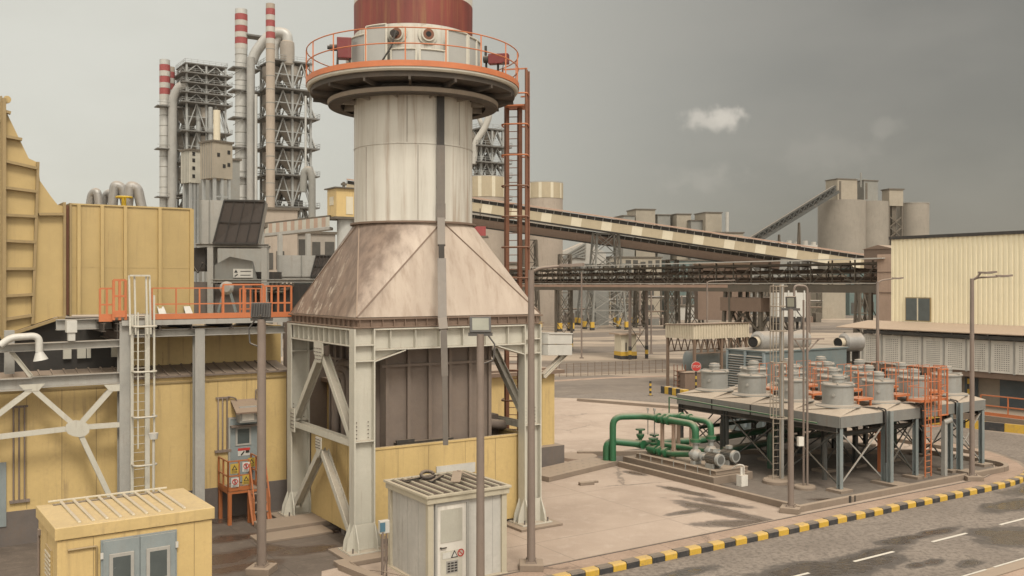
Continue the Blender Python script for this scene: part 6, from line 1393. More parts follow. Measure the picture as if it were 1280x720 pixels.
# ================================================================ silos near the stack
def silo(px, ytop, d, r, lab, yb=None, m='silo', group=None, cap=True):
    c = P(px, ytop, d); zt_ = c.z; c.z = 0
    t = thing('silo', lab, 'silo', c, group)
    b = MB(); b.lathe([(r,0),(r,zt_ if yb is None else zp(yb,d))], c, 48); b.build('shell', K[m], t)
    if yb is not None:
        z0 = zp(yb, d); b = MB(); n = 40
        for i in range(n):
            A, B = 2*math.pi*i/n, 2*math.pi*(i+1)/n; R_ = r*1.02
            b.add([c+V((R_*math.cos(A),R_*math.sin(A),z0)), c+V((R_*math.cos(B),R_*math.sin(B),z0)), c+V((R_*math.cos(B),R_*math.sin(B),zt_)), c+V((R_*math.cos(A),R_*math.sin(A),zt_))], [(0,1,2,3)], m=(i%4 == 0))
        b.build('clad_top', [K['convy'],K['convl']], t)
    b = MB(); b.lathe([(r*1.02,zt_),(r*1.03,zt_+.2),(0,zt_+.6)], c, 40); b.build('roof', K['farwhite'], t)
    return t, c, zt_
silo(680, 230, 214, 4.25, 'pale concrete silo with tan and cream striped top, right of the rust-red ladder', 249)
silo(607, 223, 218, 5.0, 'pale concrete silo with striped top, partly hidden by the stack', 248)
b = MB(); p = P(600,290,150); f = Fr(p.x,p.y,0)
t = thing('red_hoist', 'small red hoist hanging below the conveyor beside the stack', 'hoist', p); b.fb(f,-.9,.9,0,1.3,p.z-.6,p.z+.9); b.build('housing', K['red'], t); b = MB(); b.fb(f,-1.3,1.3,-.2,2,p.z-.9,p.z-.6); b.bar(p+V((0,.5,0)), V((p.x,p.y+.5,0)), .3); b.bar(p+V((0,.5,2.6)), P(600,272,150)+V((0,.5,1.5)), .12); b.build('frame', K['truss'], t)
# ================================================================ far silos on the right
c = P(1066, 250, 300)
t = thing('far_silo_block', 'tall paired far concrete silos with three headhouse boxes on top, right of centre', 'silo', V((c.x,c.y,0)))
zt_ = zp(251,300)
for px, r in ((1052,7.3),(1086,6.0)): q = P(px,251,302+ (px>1060)*3); q.z = 0; b = MB(); b.lathe([(r,0),(r,zt_),(0,zt_+.3)], q, 40); b.build('silo_shell', K['silog'], t)
b = MB(); f = Fr(c.x,c.y,18)
def hb(px0,px1,y0,y1,d,dep,ang=18): 
    p = P(px0,y1,d); w = (px1-px0)*d/F; b = MB(); ff = Fr(p.x,p.y,ang); b.fb(ff,0,w/math.cos(R(ang))*.9,0,dep,p.z,zp(y0,d)); q = b.build('headhouse', K['farbox'] if px0 != 1080 else K['fargrey'], t)
    b = MB(); b.fb(ff,-.2,w/math.cos(R(ang))*.9+.2,-.2,dep+.2,zp(y0,d),zp(y0,d)+.3); b.fb(ff,.5,1.3,-.06,-.01,p.z+.5,zp(y0,d)-.6); b.build('headhouse_roof', K['truss'], q)
hb(1047,1078,224,251,296,6); hb(1080,1102,226,251,300,6); 
b = MB(); p = P(1076,222,298); b.tube(p-Z*3, p+Z*1.5, .25, 6); b.bar(p+V((-2,0,-.5)), p+V((2,0,-.5)), .2); b.build('mast', K['fargrey'], t)
silo(1141, 255, 310, 5.0, 'single far concrete silo at the right of the paired silos', m='silog')
t = thing('elevator_tower', 'narrow far elevator tower with pale top box between the far silos', 'tower', P(1116,300,305)*1); p = P(1116,300,305); t.location = V((p.x,p.y,0)); f = Fr(p.x,p.y,12)
b = MB(); b.fb(f,-2.6,2.4,-2,2,zp(258,305),zp(238,305)); b.build('top_box', K['farbox'], t); b = MB(); b.fb(f,-2.9,2.7,-2.3,2.3,zp(238,305),zp(236.5,305)); b.build('roof', K['truss'], t)
for x in (-2.4,2.2): b = MB(); b.fb(f,x-.25,x+.25,-1.8,-1.3,0,zp(258,305)); b.build('leg', K['truss'], t)
b = MB(); b.fb(f,-1.0,.6,-1,1,0,zp(258,305))
for k in range(9): z = k*3.4; b.bar(f.p(-2.3,-1.6,z), f.p(2.2,-1.6,z+3.4), .3); b.bar(f.p(2.2,-1.6,z), f.p(-2.3,-1.6,z+3.4), .3)
b.build('shaft', K['truss'], t)
A = P(935,312,292); B = P(1050,241,292); t = thing('far_conveyor', 'far steep dark conveyor bridge climbing to the paired silos', 'conveyor', V(((A.x+B.x)/2,A.y,0)))
d = (B-A).normalized(); up = V((-d.z,0,d.x)); b = MB(); b.prism([A, B, B+up*1.0, A+up*1.0], V((0,3,0))); b.build('lower_chord', K['dgrey'], t)
b = MB(); b.prism([A+up*2.3, B+up*2.3, B+up*2.8, A+up*2.8], V((0,3,0))); b.build('roof', K['dgrey'], t)
b = MB(); n = 18
for i in range(n): p, q = A.lerp(B,i/n), A.lerp(B,(i+1)/n); b.bar(p+up*1.0, q+up*2.3, .22); b.bar(p+up*1.0, p+up*2.3, .22)
b.prism([A+up*1.0+V((0,1.4,0)), B+up*1.0+V((0,1.4,0)), B+up*2.2+V((0,1.4,0)), A+up*2.2+V((0,1.4,0))], V((0,1,0))); b.build('bracing', K['dgrey'], t)
for k, (px, y0) in enumerate(((975,293),(1000,278))): b = MB(); p = P(px,y0,293); b.bar(V((p.x-1.2,p.y+1,0)), p+V((0,1,0)), .5); b.bar(V((p.x+1.2,p.y+1,0)), p+V((0,1,0)), .5); b.build('support', K['truss'], t)
# far plant boxes on the skyline
def farb(px0, px1, y0, y1, d, lab, m='farbox', dep=10, name='plant_building', ang=12, openings=0, roof='truss'):
    p = P(px0, y0, d); w = (px1-px0)*d/F; ff = Fr(p.x,p.y,ang); zt_ = p.z; zb_ = 0 if y1 is None else zp(y1,d); W_ = w/math.cos(R(ang))*.92
    t = thing(name, lab, 'building', ff.p(W_/2,dep/2,zb_)); b = MB(); b.fb(ff,0,W_,0,dep,zb_,zt_); wl = b.build('wall', K[m], t)
    b = MB(); b.fb(ff,-.3,W_+.3,-.3,dep+.3,zt_,zt_+.35); b.build('roof', K[roof], t)
    if openings:
        nz = max(1,int((zt_-zb_)/4)); nx = openings
        for i in range(nx):
            for j in range(nz):
                x0 = W_*(i+random.uniform(.08,.2))/nx; x1 = W_*(i+random.uniform(.7,.95))/nx; z0 = zb_+(zt_-zb_)*(j+random.uniform(.1,.3))/nz; z1 = zb_+(zt_-zb_)*(j+random.uniform(.7,.9))/nz
                if random.random() < .18: continue
                b = MB(); b.fb(ff,x0,x1,-.08,-.01,z0,z1); b.build('opening', K['farop'], wl)
    return t, ff, W_, zt_
farb(779,795,270,None,340,'far dim box on the skyline, leftmost of the row above the conveyor','fargrey')
farb(795,822,262,None,345,'far pale square tower on the skyline above the conveyor, the widest of the row','farbox')
farb(822,840,269,None,350,'far grey low box on the skyline between two pale towers','fargrey')
farb(846,866,268,None,348,'far pale block on the skyline, third tower of the row','farbox')
farb(864,884,276,None,346,'far low dark block on the skyline beside the third tower','fargrey')
farb(882,905,266,None,344,'far pale block with a thin white pipe, rightmost tower of the skyline row','farbox')
farb(890,935,291,None,300,'far low wide roof above the conveyor, at the right of the skyline row','farbox')
b = MB(); p = P(909,290,340); b.tube(V((p.x,p.y,0)), P(909,265,340), .6, 10); tag(b.build('far_pipe_stack', K['farwhite']), 'thin white far pipe stack at the right of the skyline row', 'chimney')
b = MB(); p = P(985,303,380); f = Fr(p.x,p.y,5); b.fb(f,-12,16,0,8,0,zp(306,380))
for k in range(7): b.tube(f.p(-9+3.4*k,2,zp(306,380)), f.p(-9+3.4*k,2,zp(302-(k%2)*1.5,380)), 1.0, 8)
tag(b.build('far_low_plant', K['farwhite']), 'far low white plant with small vents, left of the far silos', 'building')
# buildings seen below the gallery
farb(690,760,316,None,262,'pale process building behind the lattice trestle, below the conveyors','fargrey',14,openings=6)
farb(762,835,322,None,270,'grey frame building with dark openings behind the gallery','farbox',14,openings=7)
farb(836,905,326,None,275,'dim teal glazed building behind the gallery','farglass',14,openings=5)
farb(905,1030,322,None,280,'broad dull building behind the trestle and cream ladder','fargrey',14,openings=9)
farb(1028,1062,345,None,245,'pale ribbed block seen left of the gallery end, behind the white cabinet','farbox',10)
farb(1062,1120,335,None,270,'dull building closing the view behind the gallery end','farglass',10,openings=3)
farb(600,690,330,None,240,'pale building behind the stack ladder, beneath the silos','silo',10,openings=3)
farb(848,876,383,None,235,'low white wall block in the far yard under the gallery','farwhite',3,name='low_block')
t = thing('white_roof_shed', 'far shed with a sloping white roof and red striped pipe right of the silos', 'building', P(722,330,230)*1); p = P(722,330,230); t.location = V((p.x,p.y,0)); f = Fr(p.x,p.y,5)
b = MB(); b.prism([f.p(-5,0,zp(330,230)), f.p(7,0,zp(330,230)), f.p(7,0,zp(316,230)), f.p(2,0,zp(302,230)), f.p(-5,0,zp(318,230))], f.v*12); b.build('wall', K['farwhite'], t)
b = MB()
for k in range(5): b.bar(f.p(-5.4+1.2*k,-.3,zp(327,230)+k*.3), f.p(2,-.3,zp(304,230)-k*.9), .35)
b.build('roof_edge', K['fargrey'], t); b = MB(); b.fb(f,-4.8,4.8,1,11,0,zp(330,230)); b.build('base_wall', K['fargrey'], t)
# pipe racks crowding the yard below the conveyors
def piperack(px0, px1, ybase, d, ytop, n, lab, ang):
    c = P(px0, ybase, d); c.z = 0; f = Fr(c.x, c.y, ang); L = (px1-px0)*d/F/math.cos(R(ang)); h = zp(ytop, d); t = thing('pipe_rack', lab, 'pipe rack', f.p(L/2,1))
    for i in range(n+1):
        for y in (0,2.6): b = MB(); b.fb(f, L*i/n-.12, L*i/n+.12, y-.12, y+.12, 0, h); b.build('column', K['truss'], t)
    b = MB()
    for z in (h*.5, h*.78, h): b.fb(f, 0, L, -.1, .1, z-.25, z); b.fb(f, 0, L, 2.5, 2.7, z-.25, z)
    for i in range(n): b.bar(f.p(L*i/n,0,0), f.p(L*(i+1)/n,0,h*.5), .12); b.bar(f.p(L*(i+1)/n,0,0), f.p(L*i/n,0,h*.5), .12); b.bar(f.p(L*i/n,0,h*.78), f.p(L*(i+.5)/n,0,h), .1); b.bar(f.p(L*(i+.5)/n,0,h), f.p(L*(i+1)/n,0,h*.78), .1)
    b.build('beam', K['truss'], t)
    for k in range(6): b = MB(); z = h*(.5 if k < 3 else .78)+.28; b.tube(f.p(-.5,.4+.75*(k%3),z), f.p(L+.5,.4+.75*(k%3),z), .17+.07*(k%2), 10); b.build('pipe', K[('ducts','rustp','silver')[k%3]], t)
piperack(690, 800, 396, 236, 352, 7, 'pipe rack with grey and brown pipes behind the lattice trestle', 6)
piperack(792, 930, 392, 246, 346, 8, 'long pipe rack crowding the view behind the guard box and canopy', -4)
piperack(925, 1032, 394, 240, 356, 6, 'pipe rack behind the cream ladder and the white cabinet', 8)
# thin posts across the middle yard
for px, yb, yt, d in ((727,448,340,None),(814,442,362,None),(800,420,362,None),(852,400,370,None),(884,455,352,None),(1012,430,355,None)):
    p = G(px,yb); h = zp(yt,p.y); b = MB(); b.tube(p, p+Z*max(h,1.5), .055*p.y/60, 6); b.tube(p, p+Z*.15, .25, 8)
    tag(b.build('thin_post', K['pole']), 'thin pole in the middle yard, %s' % {727:'between the slim trestle and the guard box',814:'just right of the guard box',800:'right behind the guard box',852:'left of the white low block',884:'through the pale canopy',1012:'right of the white cabinet'}[px], 'pole')
p = G(884,478); street_lamp(p, zp(352,p.y), 'thin street lamp with a white junction box, by the pale canopy', ((1.9,.1,0),), .1)
for k, (px0, px1, y0, yb, d, lab) in enumerate(((700,742,388,402,215,'low dark equipment row between the slim and the lattice trestles'),(805,838,391,404,205,'low dark equipment row behind the guard box'),(985,1030,386,401,220,'low dark equipment row right of the cream ladder'))):
    p = P(px0,yb,d); f = Fr(p.x,p.y,8); L = (px1-px0)*d/F; h = zp(y0,d); t = thing('equipment_row', lab, 'equipment', f.p(L/2,1)); x = 0
    while x < L:
        w_ = random.uniform(.8,2.4); b = MB(); b.fb(f, x, x+w_, random.uniform(0,.6), 2.2, 0, h*random.uniform(.4,1)); b.build('unit', K[random.choice(['ledge','fargrey','truss','brown'])], t); x += w_+random.uniform(.1,.8)
    b = MB(); b.tube(f.p(0,.3,h*1.1), f.p(L,.3,h*1.1), .15, 8); b.build('pipe', K['rustp'], t)
# mesh fence along the far road
t = thing('mesh_fence', 'low wire mesh fence along the far road behind the yard', 'fence', G(760,468))
A, B = G(690,472), G(836,465); b = MB(); n = 17; 
for i in range(n+1): q = A.lerp(B,i/n); b.bar(q, q+Z*1.3, .045)
fp = b.build('post', K['rustp'], t); b = MB()
for z in (.15,.55,.95,1.25): b.bar(A+Z*z, B+Z*z, .02)
for i in range(n*6): q = A.lerp(B,i/(n*6)); b.bar(q+Z*.1, q+Z*1.25, .012)
b.build('wire_mesh', K['rustp'], t)
# white cabinet on a stand beyond the deck
p = P(972,396,66); f = Fr(p.x,p.y,8); t = thing('white_cabinet', 'white ribbed cabinet on a dark stand behind the cream ladder', 'cabinet', V((p.x,p.y,0)))
w = 37*66/F; b = MB(); b.fb(f,0,w,0,1.2,p.z,zp(366,66)); bx = b.build('housing', K['signw'], t)
b = MB()
for x in (.75,1.3,w-.15): b.fb(f,x,x+.09,-.05,-.001,p.z-.1,zp(365,66)+.1)
b.build('rib', K['signw'], bx)
b = MB()
for x in (.1,w-.2): b.fb(f,x,x+.15,.1,.25,0,p.z); b.fb(f,x,x+.15,1,1.15,0,p.z)
b.fb(f,-.3,w+.2,0,1.2,p.z-.35,p.z-.05); b.fb(f,-.8,w*1.1,-.2,.4,p.z-2.6,p.z-2.3); b.build('stand', K['dark'], t)
# ================================================================ preheater towers and chimneys on the left
def chimney(px, ytop, d, r, lab, m, taper=1.0, bands=3, ring=0, yb0=None):
    c = P(px, ytop, d); zt_ = c.z; c.z = 0; t = thing('chimney', lab, 'chimney', c)
    b = MB(); b.lathe([(r*1.02,0),(r*taper,zt_),(r*taper*.85,zt_),(r*taper*.85,zt_-2)], c, 32)
    b.build('shaft', K[m], t)
    s = 11.5*d/F
    for k in range(3):
        z1 = zt_-s*.55-k*s*1.5*.85; b = MB(); b.lathe([(r*1.035,z1-s*.68),(r*1.035,z1)], c, 32); b.build('red_band', K['red'], t)
        b = MB(); b.lathe([(r*1.03,z1-s*1.25),(r*1.03,z1-s*.69)], c, 32); b.build('white_band', K['farwhite'], t)
    b = MB(); z = zt_-s*5
    while z > 10: b.lathe([(r*1.0,z),(r*1.04,z+.05),(r*1.04,z+.25),(r*1.0,z+.3)], c, 28); z -= 3.6
    b.build('joint_ring', K['fargrey'], t)
    return t, c, zt_
chimney(301.5, 12, 262, 1.65, 'silver chimney with red and white bands, left of the larger preheater tower', 'silver')
chimney(338, 5, 254, 1.18, 'beige chimney with red bands in front of the larger preheater tower, the tallest', 'beige')
chimney(206, 75, 332, 1.75, 'far pale chimney with red and white bands, at the far left', 'silver')
chimney(213.5, 84, 336, 1.35, 'far thin red-banded chimney half hidden behind the far left one', 'beige')
def duct(pts, r, lab, m='cyc', n=16, bend=None):
    b = MB(); b.pipe(pts, r, n, bend); return tag(b.build('gas_duct', K[m]), lab, 'duct')
def PP(px, py, d): return P(px,py,d)
def tower(cx, d, w, dp, ys, yg, lab, ang=33.2, big=1, top_open=None, cyclones=True):
    c = P(cx, 355, d); f = Fr(c.x, c.y, ang); t = thing('preheater_tower', lab, 'tower', V((c.x,c.y,0)))
    zs = [zp(y,d) for y in ys]+[8]
    xs = (-w/2,0,w/2); yy = (-dp/2,dp/2)
    for x in xs:
        for y in yy: b = MB(); b.fb(f,x-.3,x+.3,y-.3,y+.3,0,zs[0]); b.build('column', K['tower'], t)
    for k, z in enumerate(zs[:-1]):
        ov = 2.0 if k else .6
        b = MB(); b.fb(f,-w/2-ov,w/2+ov,-dp/2-ov,dp/2+ov,z-.4,z); dk = b.build('floor_deck', K['towerd'], t)
        b = MB()
        for (q0,q1) in (((-1,-1),(1,-1)),((-1,-1),(-1,1)),((1,-1),(1,1)),((-1,1),(1,1))):
            A = f.p(q0[0]*(w/2+ov),q0[1]*(dp/2+ov),z); B = f.p(q1[0]*(w/2+ov),q1[1]*(dp/2+ov),z)
            for h in (.6,1.2): b.bar(A+Z*h, B+Z*h, .09)
            m_ = int((B-A).length/2)
            for i in range(m_+1): q = A.lerp(B,i/m_); b.bar(q, q+Z*1.2, .09)
        b.build('railing', K['tower'], dk)
        z2 = zs[k+1]; b = MB()
        for y in yy:
            for i in range(2):
                xa, xb = xs[i], xs[i+1]; m_ = (xa+xb)/2
                b.bar(f.p(xa,y,z2), f.p(m_,y,z-.4), .32); b.bar(f.p(xb,y,z2), f.p(m_,y,z-.4), .32)
        for x in (xs[0],xs[2]): b.bar(f.p(x,yy[0],z2), f.p(x,0,z-.4), .32); b.bar(f.p(x,yy[1],z2), f.p(x,0,z-.4), .32)
        if z-z2 > 6: b.bar(f.p(-w/2,-dp/2,(z+z2)/2), f.p(w/2,-dp/2,(z+z2)/2), .22); b.bar(f.p(-w/2,-dp/2,(z+z2)/2), f.p(-w/2,dp/2,(z+z2)/2), .22)
        b.build('bracing', K['tower'], t)
        if cyclones and z-z2 > 5:
            b = MB(); H = z-z2; 
            for x, yq in ((.06*w,-.2*dp),(-.3*w,.15*dp)):
                cc = f.p(x,yq,0); R_ = w*.27; b.lathe([(.1,z2+.3),(.5,z2+.8),(R_,z2+H*.5),(R_,z2+H*.86),(R_*.5,z-.6)], cc, 20)
            b.build('cyclone', K['cyc'], t)
        b = MB()
        for q in range(7):
            x, y = random.uniform(-.46,.46)*w, random.uniform(-.1,.46)*dp; hh = min(z-z2-.6, random.uniform(.8,3.2)); s_ = random.uniform(.25,.9)
            if q < 5: b.fb(f, x-s_, x+s_, y-s_, y+s_, z2+.02, z2+hh)
            else: b.pipe([f.p(x,y,z2), f.p(x,y,z2+hh), f.p(x+random.uniform(-3,3),y,z2+hh), f.p(x+random.uniform(-3,3),y+1,z-.4)], .28, 6, .5)
        b.build('machinery', K[('fargrey','towerd','ducts')[k%3]], t)
        # stair flight on one end
        b = MB(); b.bar(f.p(w/2+1.4,-dp/2,z2), f.p(w/2+1.4,dp/2*.5,z), .3, .9); b.build('stair', K['tower'], t)
    return t, f, zs
t, f, zs = tower(357, 266, 10.6, 10.6, [81,116,150,187,221,260,300], 0, 'larger grey preheater tower with stacked cyclones, near the beige chimney')
b = MB(); cc = P(359,83,262); b.lathe([(2.7,0),(2.8,1.5),(1.55,0),]and [(1.6,0),(2.0,.6),(2.0,5.4),(1.9,6.6),(1.2,7.2)], cc, 24); b.build('top_cyclone', K['cyc'], t)
b = MB(); b.pipe([P(315,78,262), P(319,66,262), P(331,50,262), P(343,40,262), P(359,42,262), P(360,56,262)], 1.45, 16, 3); b.pipe([P(343,75,263), P(342,58,263), P(352,44,263)], 1.3, 14, 2); b.build('crossover_duct', K['silver'], t)
b = MB(); b.fb(Fr(P(315,45,264).x, 264, 33.2), -2, 3, -2, 2, zp(47,264), zp(45,264)); b.build('top_deck', K['towerd'], t)
duct([V((P(313.5,300,258).x,258,0)), P(313.5,72,258)], 1.1, 'long vertical grey gas duct between the silver and beige chimneys', 'ducts')
duct([P(390,300,250), P(390,222,250), P(386,211,250), P(380,215,250), P(379,240,250)], .95, 'bent grey duct at the lower right of the larger preheater tower', 'fargrey')
# service rings tie the silver chimney to its tower
b = MB()
for y in (86,114,148,185,222): z = zp(y,262); p = P(301,y,262); ff = Fr(p.x,p.y,33.2); b.fb(ff,-2.9,5.0,-2.6,2.6,z-.35,z); b.bar(ff.p(-2.9,-2.6,z+1.1), ff.p(5,-2.6,z+1.1), .1); b.bar(ff.p(-2.9,-2.6,z-2.5), ff.p(0,-2.6,z-.3), .2)
b.build('chimney_gallery', K['towerd'], t)
t, f, zs = tower(252, 338, 13.5, 12, [85,97,109,121,133,168,205,245], 0, 'smaller far preheater tower with open upper floors, far left')
duct([V((P(214,300,330).x,330,0)), P(216,122,330), P(224,108,330), P(234,106,330)], 1.55, 'grey gas duct with bent top beside the far left chimney', 'ducts')
for k, px in enumerate((234,248,263)): 
    b = MB(); b.tube(V((P(px,300,333).x,333,20)), P(px,134,333), .85, 14); b.build('riser_duct', K['tower'], t)
b = MB(); b.tube(P(271,180,324), P(271,138,324), 1.2, 12); b.build('cream_riser', K['convl'], t)
b = MB()
for y in (133,186,246): z = zp(y,330); p = P(206,y,330); ff = Fr(p.x,p.y,33.2); b.fb(ff,-3,6,-2.5,2.5,z-.35,z); b.bar(ff.p(-3,-2.5,z+1.1), ff.p(6,-2.5,z+1.1), .1)
b.build('chimney_gallery', K['towerd'], t)
for px, y0, y1, r in ((320,118,300,.4),(382,120,225,.3)): duct([P(px,y1,256), P(px,y0,256)], r, {320:'thin silver pipe beside the grey duct of the larger tower',349:'slim silver pipe just right of the beige chimney',366:'medium silver pipe on the right face of the larger tower',372:'short thick silver pipe low on the larger tower',382:'thin silver pipe at the right edge of the larger tower'}[px], 'silver', 10)
# boxes in front of the far tower
def hopperb(px0,px1,y0,y1,d,lab,m,split,slots):
    p = P(px0+(px1-px0)*split, y1, d); f = Fr(p.x,p.y,33.2); zb_, zt_ = p.z, zp(y0,d); f = Fr(p.x,p.y,52); ku = F*(f.u.x/d-p.x*f.u.y/d/d); kv = -F*(f.v.x/d-p.x*f.v.y/d/d); w1 = (px1-px0)*(1-split)/ku; w0 = (px1-px0)*split/kv
    t = thing('clad_hopper_house', lab, 'building', V((p.x,p.y,0)))
    b = MB(); b.fb(f,0,w1,0,w0,zb_,zt_); wl = b.build('wall', K[m], t); b = MB(); b.fb(f,-.2,w1+.2,-.2,w0+.2,zt_,zt_+.3); b.build('roof', K['truss'], t)
    for x, z in slots: b = MB(); b.fb(f,x*w1-.25,x*w1+.25,-.06,-.005,zb_+z*(zt_-zb_),zb_+z*(zt_-zb_)+.6); b.build('window', K['black'], wl)
    for i in range(1,6): b = MB(); b.fb(f,-.06,-.005,w0*i/6-.03,w0*i/6+.03,zb_,zt_); b.build('panel_joint', K['fargrey'], wl)
    for x in (.4,w1/2,w1-.4):
        for y in (.4,w0-.4): b = MB(); b.fb(f,x-.2,x+.2,y-.2,y+.2,0,zb_); b.build('leg', K['tower'], t)
    b = MB()
    for k in range(4): b.fb(f,.3,w1-.3,.3,.45,zb_-3*k-3,zb_-3*k-2.8)
    b.build('bracing', K['tower'], t)
hopperb(250,291,177,222,150,'larger pale clad hopper house with small square openings, on legs before the far tower','farbox',.42,((.25,.6),(.55,.3),(.8,.7),(.8,.35)))
hopperb(226,251,188,228,156,'smaller cream clad hopper house with a column of dark openings, at far left','convw',.45,((.35,.15),(.35,.4),(.35,.65),(.35,.85)))
farb(256,296,198,None,165,'plain grey building behind the clad hopper houses','fargrey',8,ang=33.2)
farb(330,372,262,None,135,'beige lower building beneath the small conveyor, behind the air intakes','silo',8,openings=3,ang=20)
farb(372,420,292,None,140,'dull beige building with dark openings behind the small intake','cyc',8,openings=3,ang=20)
farb(258,330,283,None,90,'dull service building behind the larger air intake','fargrey',6,ang=20)
# short conveyor and the yellow tower behind the hood
A = P(318,293,120); B = P(412,283,112); t = thing('short_conveyor', 'short beige striped conveyor leading to the small yellow tower', 'conveyor', V(((A.x+B.x)/2,A.y,0)))
b = MB(); n = 20
for i in range(n): p, q = A.lerp(B,i/n), A.lerp(B,(i+1)/n); b.add([p,q,q+Z*1.15,p+Z*1.15], [(0,1,2,3)], m=i%2)
b.build('side_panel', [K['pink'],K['convw']], t); b = MB(); b.prism([A+Z*1.16,B+Z*1.16,B+Z*1.35,A+Z*1.35], V((0,2.2,0))); b.build('roof', K['truss'], t); b = MB(); b.prism([A-Z*.35,B-Z*.35,B-Z*.02,A-Z*.02], V((0,2.2,0))); b.bar(P(385,290,114)-Z*.2, V((P(385,290,114).x,114,0)), .5); b.bar(P(350,291,117)-Z*.2, V((P(350,291,117).x,117,0)), .5); b.build('truss', K['grey'], t)
p = P(424,272,112); f = Fr(p.x,p.y,33.2); t = thing('yellow_tower', 'small yellow clad tower box on a thick grey column left of the stack', 'tower', V((p.x,p.y,0)))
zb_, zt_ = zp(271,112), zp(236,112)
b = MB(); b.fb(f,-.6,3.2,-.6,2.2,zb_,zt_); w = b.build('wall', K['yellow'], t); b = MB(); b.fb(f,-.9,3.5,-.9,2.5,zt_,zt_+.15); b.tube(f.p(.8,.5,zt_), f.p(.8,.5,zt_+.9), .18, 8); b.fb(f,.5,1.1,.3,.7,zt_+.5,zt_+.75); b.build('roof', K['truss'], t)
b = MB(); b.fb(f,.6,1.5,-.66,-.61,zb_+.3,zb_+2.4); b.fb(f,2.0,2.9,-.66,-.61,zb_+.3,zb_+1.4); b.fb(f,-.66,-.61,.2,1.4,zb_+1.4,zb_+2.4); b.build('patch_panel', K['convl'], w)
b = MB(); b.lathe([(1.05,0),(1.05,zb_)], f.p(1.1,.6), 24); b.build('column', K['silver'], t); b = MB(); b.fb(f,-.9,3.6,-.9,2.6,zb_-.3,zb_-.01); b.build('platform', K['truss'], t)
# third preheater tower behind the stack ladder
t, f, zs = tower(606, 282, 7.6, 8, [163,185,205,222,250], 0, 'small part of a third preheater tower with white bent pipes, just right of the stack')
b = MB(); b.pipe([P(592,205,276), P(594,178,276), P(606,160,276), P(611,146,276), P(611,142,276)], .95, 12, 1.5); b.pipe([P(604,162,277), P(600,150,277), P(596,143,277)], .7, 10, 1); b.build('white_pipe', K['farwhite'], t)
# ================================================================ camera, sky, light
cam = bpy.data.cameras.new('camera'); co = bpy.data.objects.new('camera', cam); col.objects.link(co); sc.camera = co
co.location = (0,0,CZ); co.rotation_euler = (R(90),0,0); cam.sensor_width = 36; cam.lens = 36*F/1280; cam.shift_y = -5/1280; cam.clip_start = .1; cam.clip_end = 6000
SUN_EL, SUN_AZ = 52, 158          # azimuth measured clockwise from +Y (north): behind the camera, to the right
sun = bpy.data.lights.new('sun', 'SUN'); so = bpy.data.objects.new('sun', sun); col.objects.link(so)
sun.energy = 1.5; sun.angle = R(16); sun.color = (1,.93,.82)
sd = V((math.sin(R(SUN_AZ))*math.cos(R(SUN_EL)), math.cos(R(SUN_AZ))*math.cos(R(SUN_EL)), math.sin(R(SUN_EL))))
so.rotation_euler = (-sd).to_track_quat('-Z','Y').to_euler(); so.location = (20,-40,60)
w = bpy.data.worlds.new('World'); sc.world = w; w.use_nodes = True; nt = w.node_tree; bg = nt.nodes['Background']
sky = nd(nt, 'ShaderNodeTexSky', sky_type='NISHITA', sun_disc=False); sky.sun_elevation = R(SUN_EL); sky.sun_rotation = R(SUN_AZ); sky.dust_density = 4
tc = nd(nt, 'ShaderNodeTexCoord'); vec = tc.outputs['Generated']
sx = nd(nt, 'ShaderNodeSeparateXYZ'); nt.links.new(vec, sx.inputs[0])
el = sx.outputs[2]
# cloud deck: bright overhead and towards the hidden sun, darker grey-brown rain cloud on the far right
side = ramp(nt, mth(nt, 'MULTIPLY_ADD', el, -.15, sx.outputs[0]), -.42, .40)
n1 = noise(nt, vec, 2.6, 6, .55, (1,1,2.6)); n2 = noise(nt, vec, 7, 5, .6, (1,1,2.2))
c1 = mixc(nt, side, (.40,.392,.345), (.118,.112,.093))
c1 = mixc(nt, mth(nt, 'MULTIPLY', ramp(nt, n1, .34, .68), .7), c1, mixc(nt, side, (.345,.335,.29), (.165,.155,.13)))
low = ramp(nt, el, .12, -.02)
c1 = mixc(nt, mth(nt, 'MULTIPLY', low, .35), c1, mixc(nt, side, (.50,.48,.405), (.130,.120,.098)))
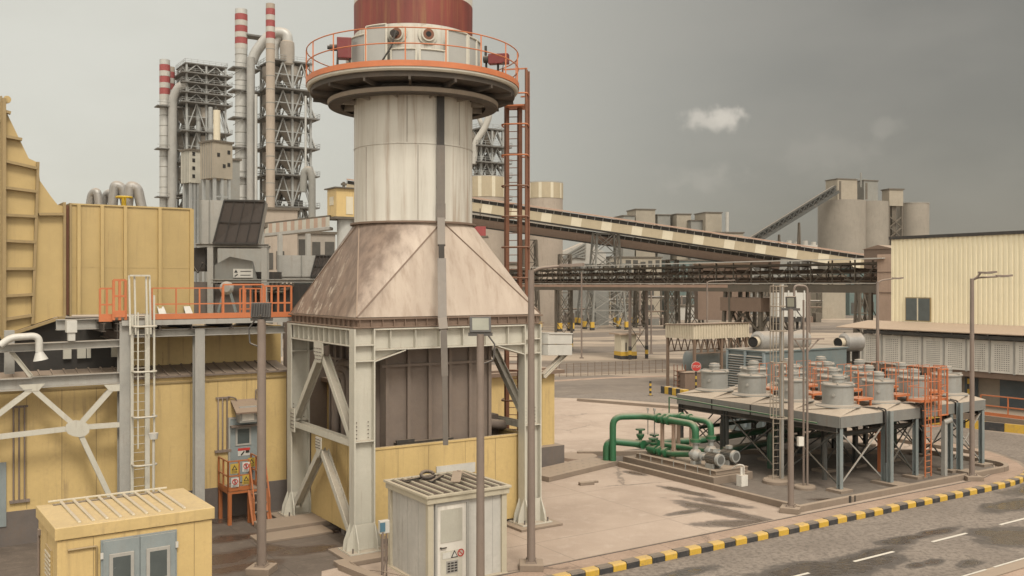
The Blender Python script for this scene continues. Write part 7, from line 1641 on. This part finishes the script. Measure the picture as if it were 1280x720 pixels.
# small paler clouds at centre right
def puff(px, py, rx, ry, amt):
    d = V(((px-640)/F, 1, (HY-py)/F)).normalized()
    sb = nd(nt, 'ShaderNodeVectorMath', operation='SUBTRACT'); nt.links.new(vec, sb.inputs[0]); sb.inputs[1].default_value = d
    ml = nd(nt, 'ShaderNodeVectorMath', operation='MULTIPLY'); nt.links.new(sb.outputs[0], ml.inputs[0]); ml.inputs[1].default_value = (F/rx, 0, F/ry)
    ln = nd(nt, 'ShaderNodeVectorMath', operation='LENGTH'); nt.links.new(ml.outputs[0], ln.inputs[0])
    fr = mth(nt, 'GREATER_THAN', sx.outputs[1], 0)
    return mth(nt, 'MULTIPLY', mth(nt, 'MULTIPLY', ramp(nt, mth(nt, 'ADD', ln.outputs['Value'], mth(nt, 'MULTIPLY_ADD', noise(nt, vec, 26, 6, .62), 3.4, -1.7)), 1.15, .15), fr), amt)
for a in ((891,152,36,17,.62),(905,146,20,12,.5),(884,224,62,22,.13),(1035,190,60,26,.07),(1105,160,18,12,.10)):
    c1 = mixc(nt, puff(*a), c1, (.40,.365,.31))
hi = ramp(nt, el, .28, .85); back = ramp(nt, sx.outputs[1], .3, -.7)
boost = mth(nt, 'ADD', mth(nt, 'MULTIPLY', hi, 1.1), mth(nt, 'MULTIPLY', back, .75))
c1 = mixc(nt, mth(nt, 'MINIMUM', boost, 1.0), c1, (1.0,.925,.80))
mul = nd(nt, 'ShaderNodeVectorMath', operation='SCALE'); nt.links.new(c1, mul.inputs[0]); mul.inputs['Scale'].default_value = 10.0
fin = mixc(nt, .93, sky.outputs[0], mul.outputs[0]); nt.links.new(fin, bg.inputs[0]); bg.inputs[1].default_value = .1
hz = MB(); hz.hexa([V((-420,-40,-1)),V((420,-40,-1)),V((420,520,-1)),V((-420,520,-1)),V((-420,-40,92)),V((420,-40,92)),V((420,520,92)),V((-420,520,92))])
hm = bpy.data.materials.new('dusty_air'); hm.use_nodes = True; hn = hm.node_tree; hn.nodes.remove(hn.nodes['Principled BSDF'])
pv_ = nd(hn, 'ShaderNodeVolumePrincipled'); pv_.inputs['Color'].default_value = (.86,.83,.76,1); pv_.inputs['Density'].default_value = .00007; pv_.inputs['Anisotropy'].default_value = .2
hn.links.new(pv_.outputs[0], hn.nodes['Material Output'].inputs['Volume'])
hz.v = [v for v in hz.v]; tag(hz.build('haze', hm), kind='stuff')
sc.view_settings.view_transform = 'Standard'; sc.view_settings.look = 'None'; sc.view_settings.exposure = .82; sc.view_settings.gamma = 1
sc.render.resolution_x = 1024; sc.render.resolution_y = 576; sc.render.engine = 'CYCLES'
sc.cycles.volume_bounces = 1; sc.cycles.max_bounces = 6; sc.cycles.diffuse_bounces = 3
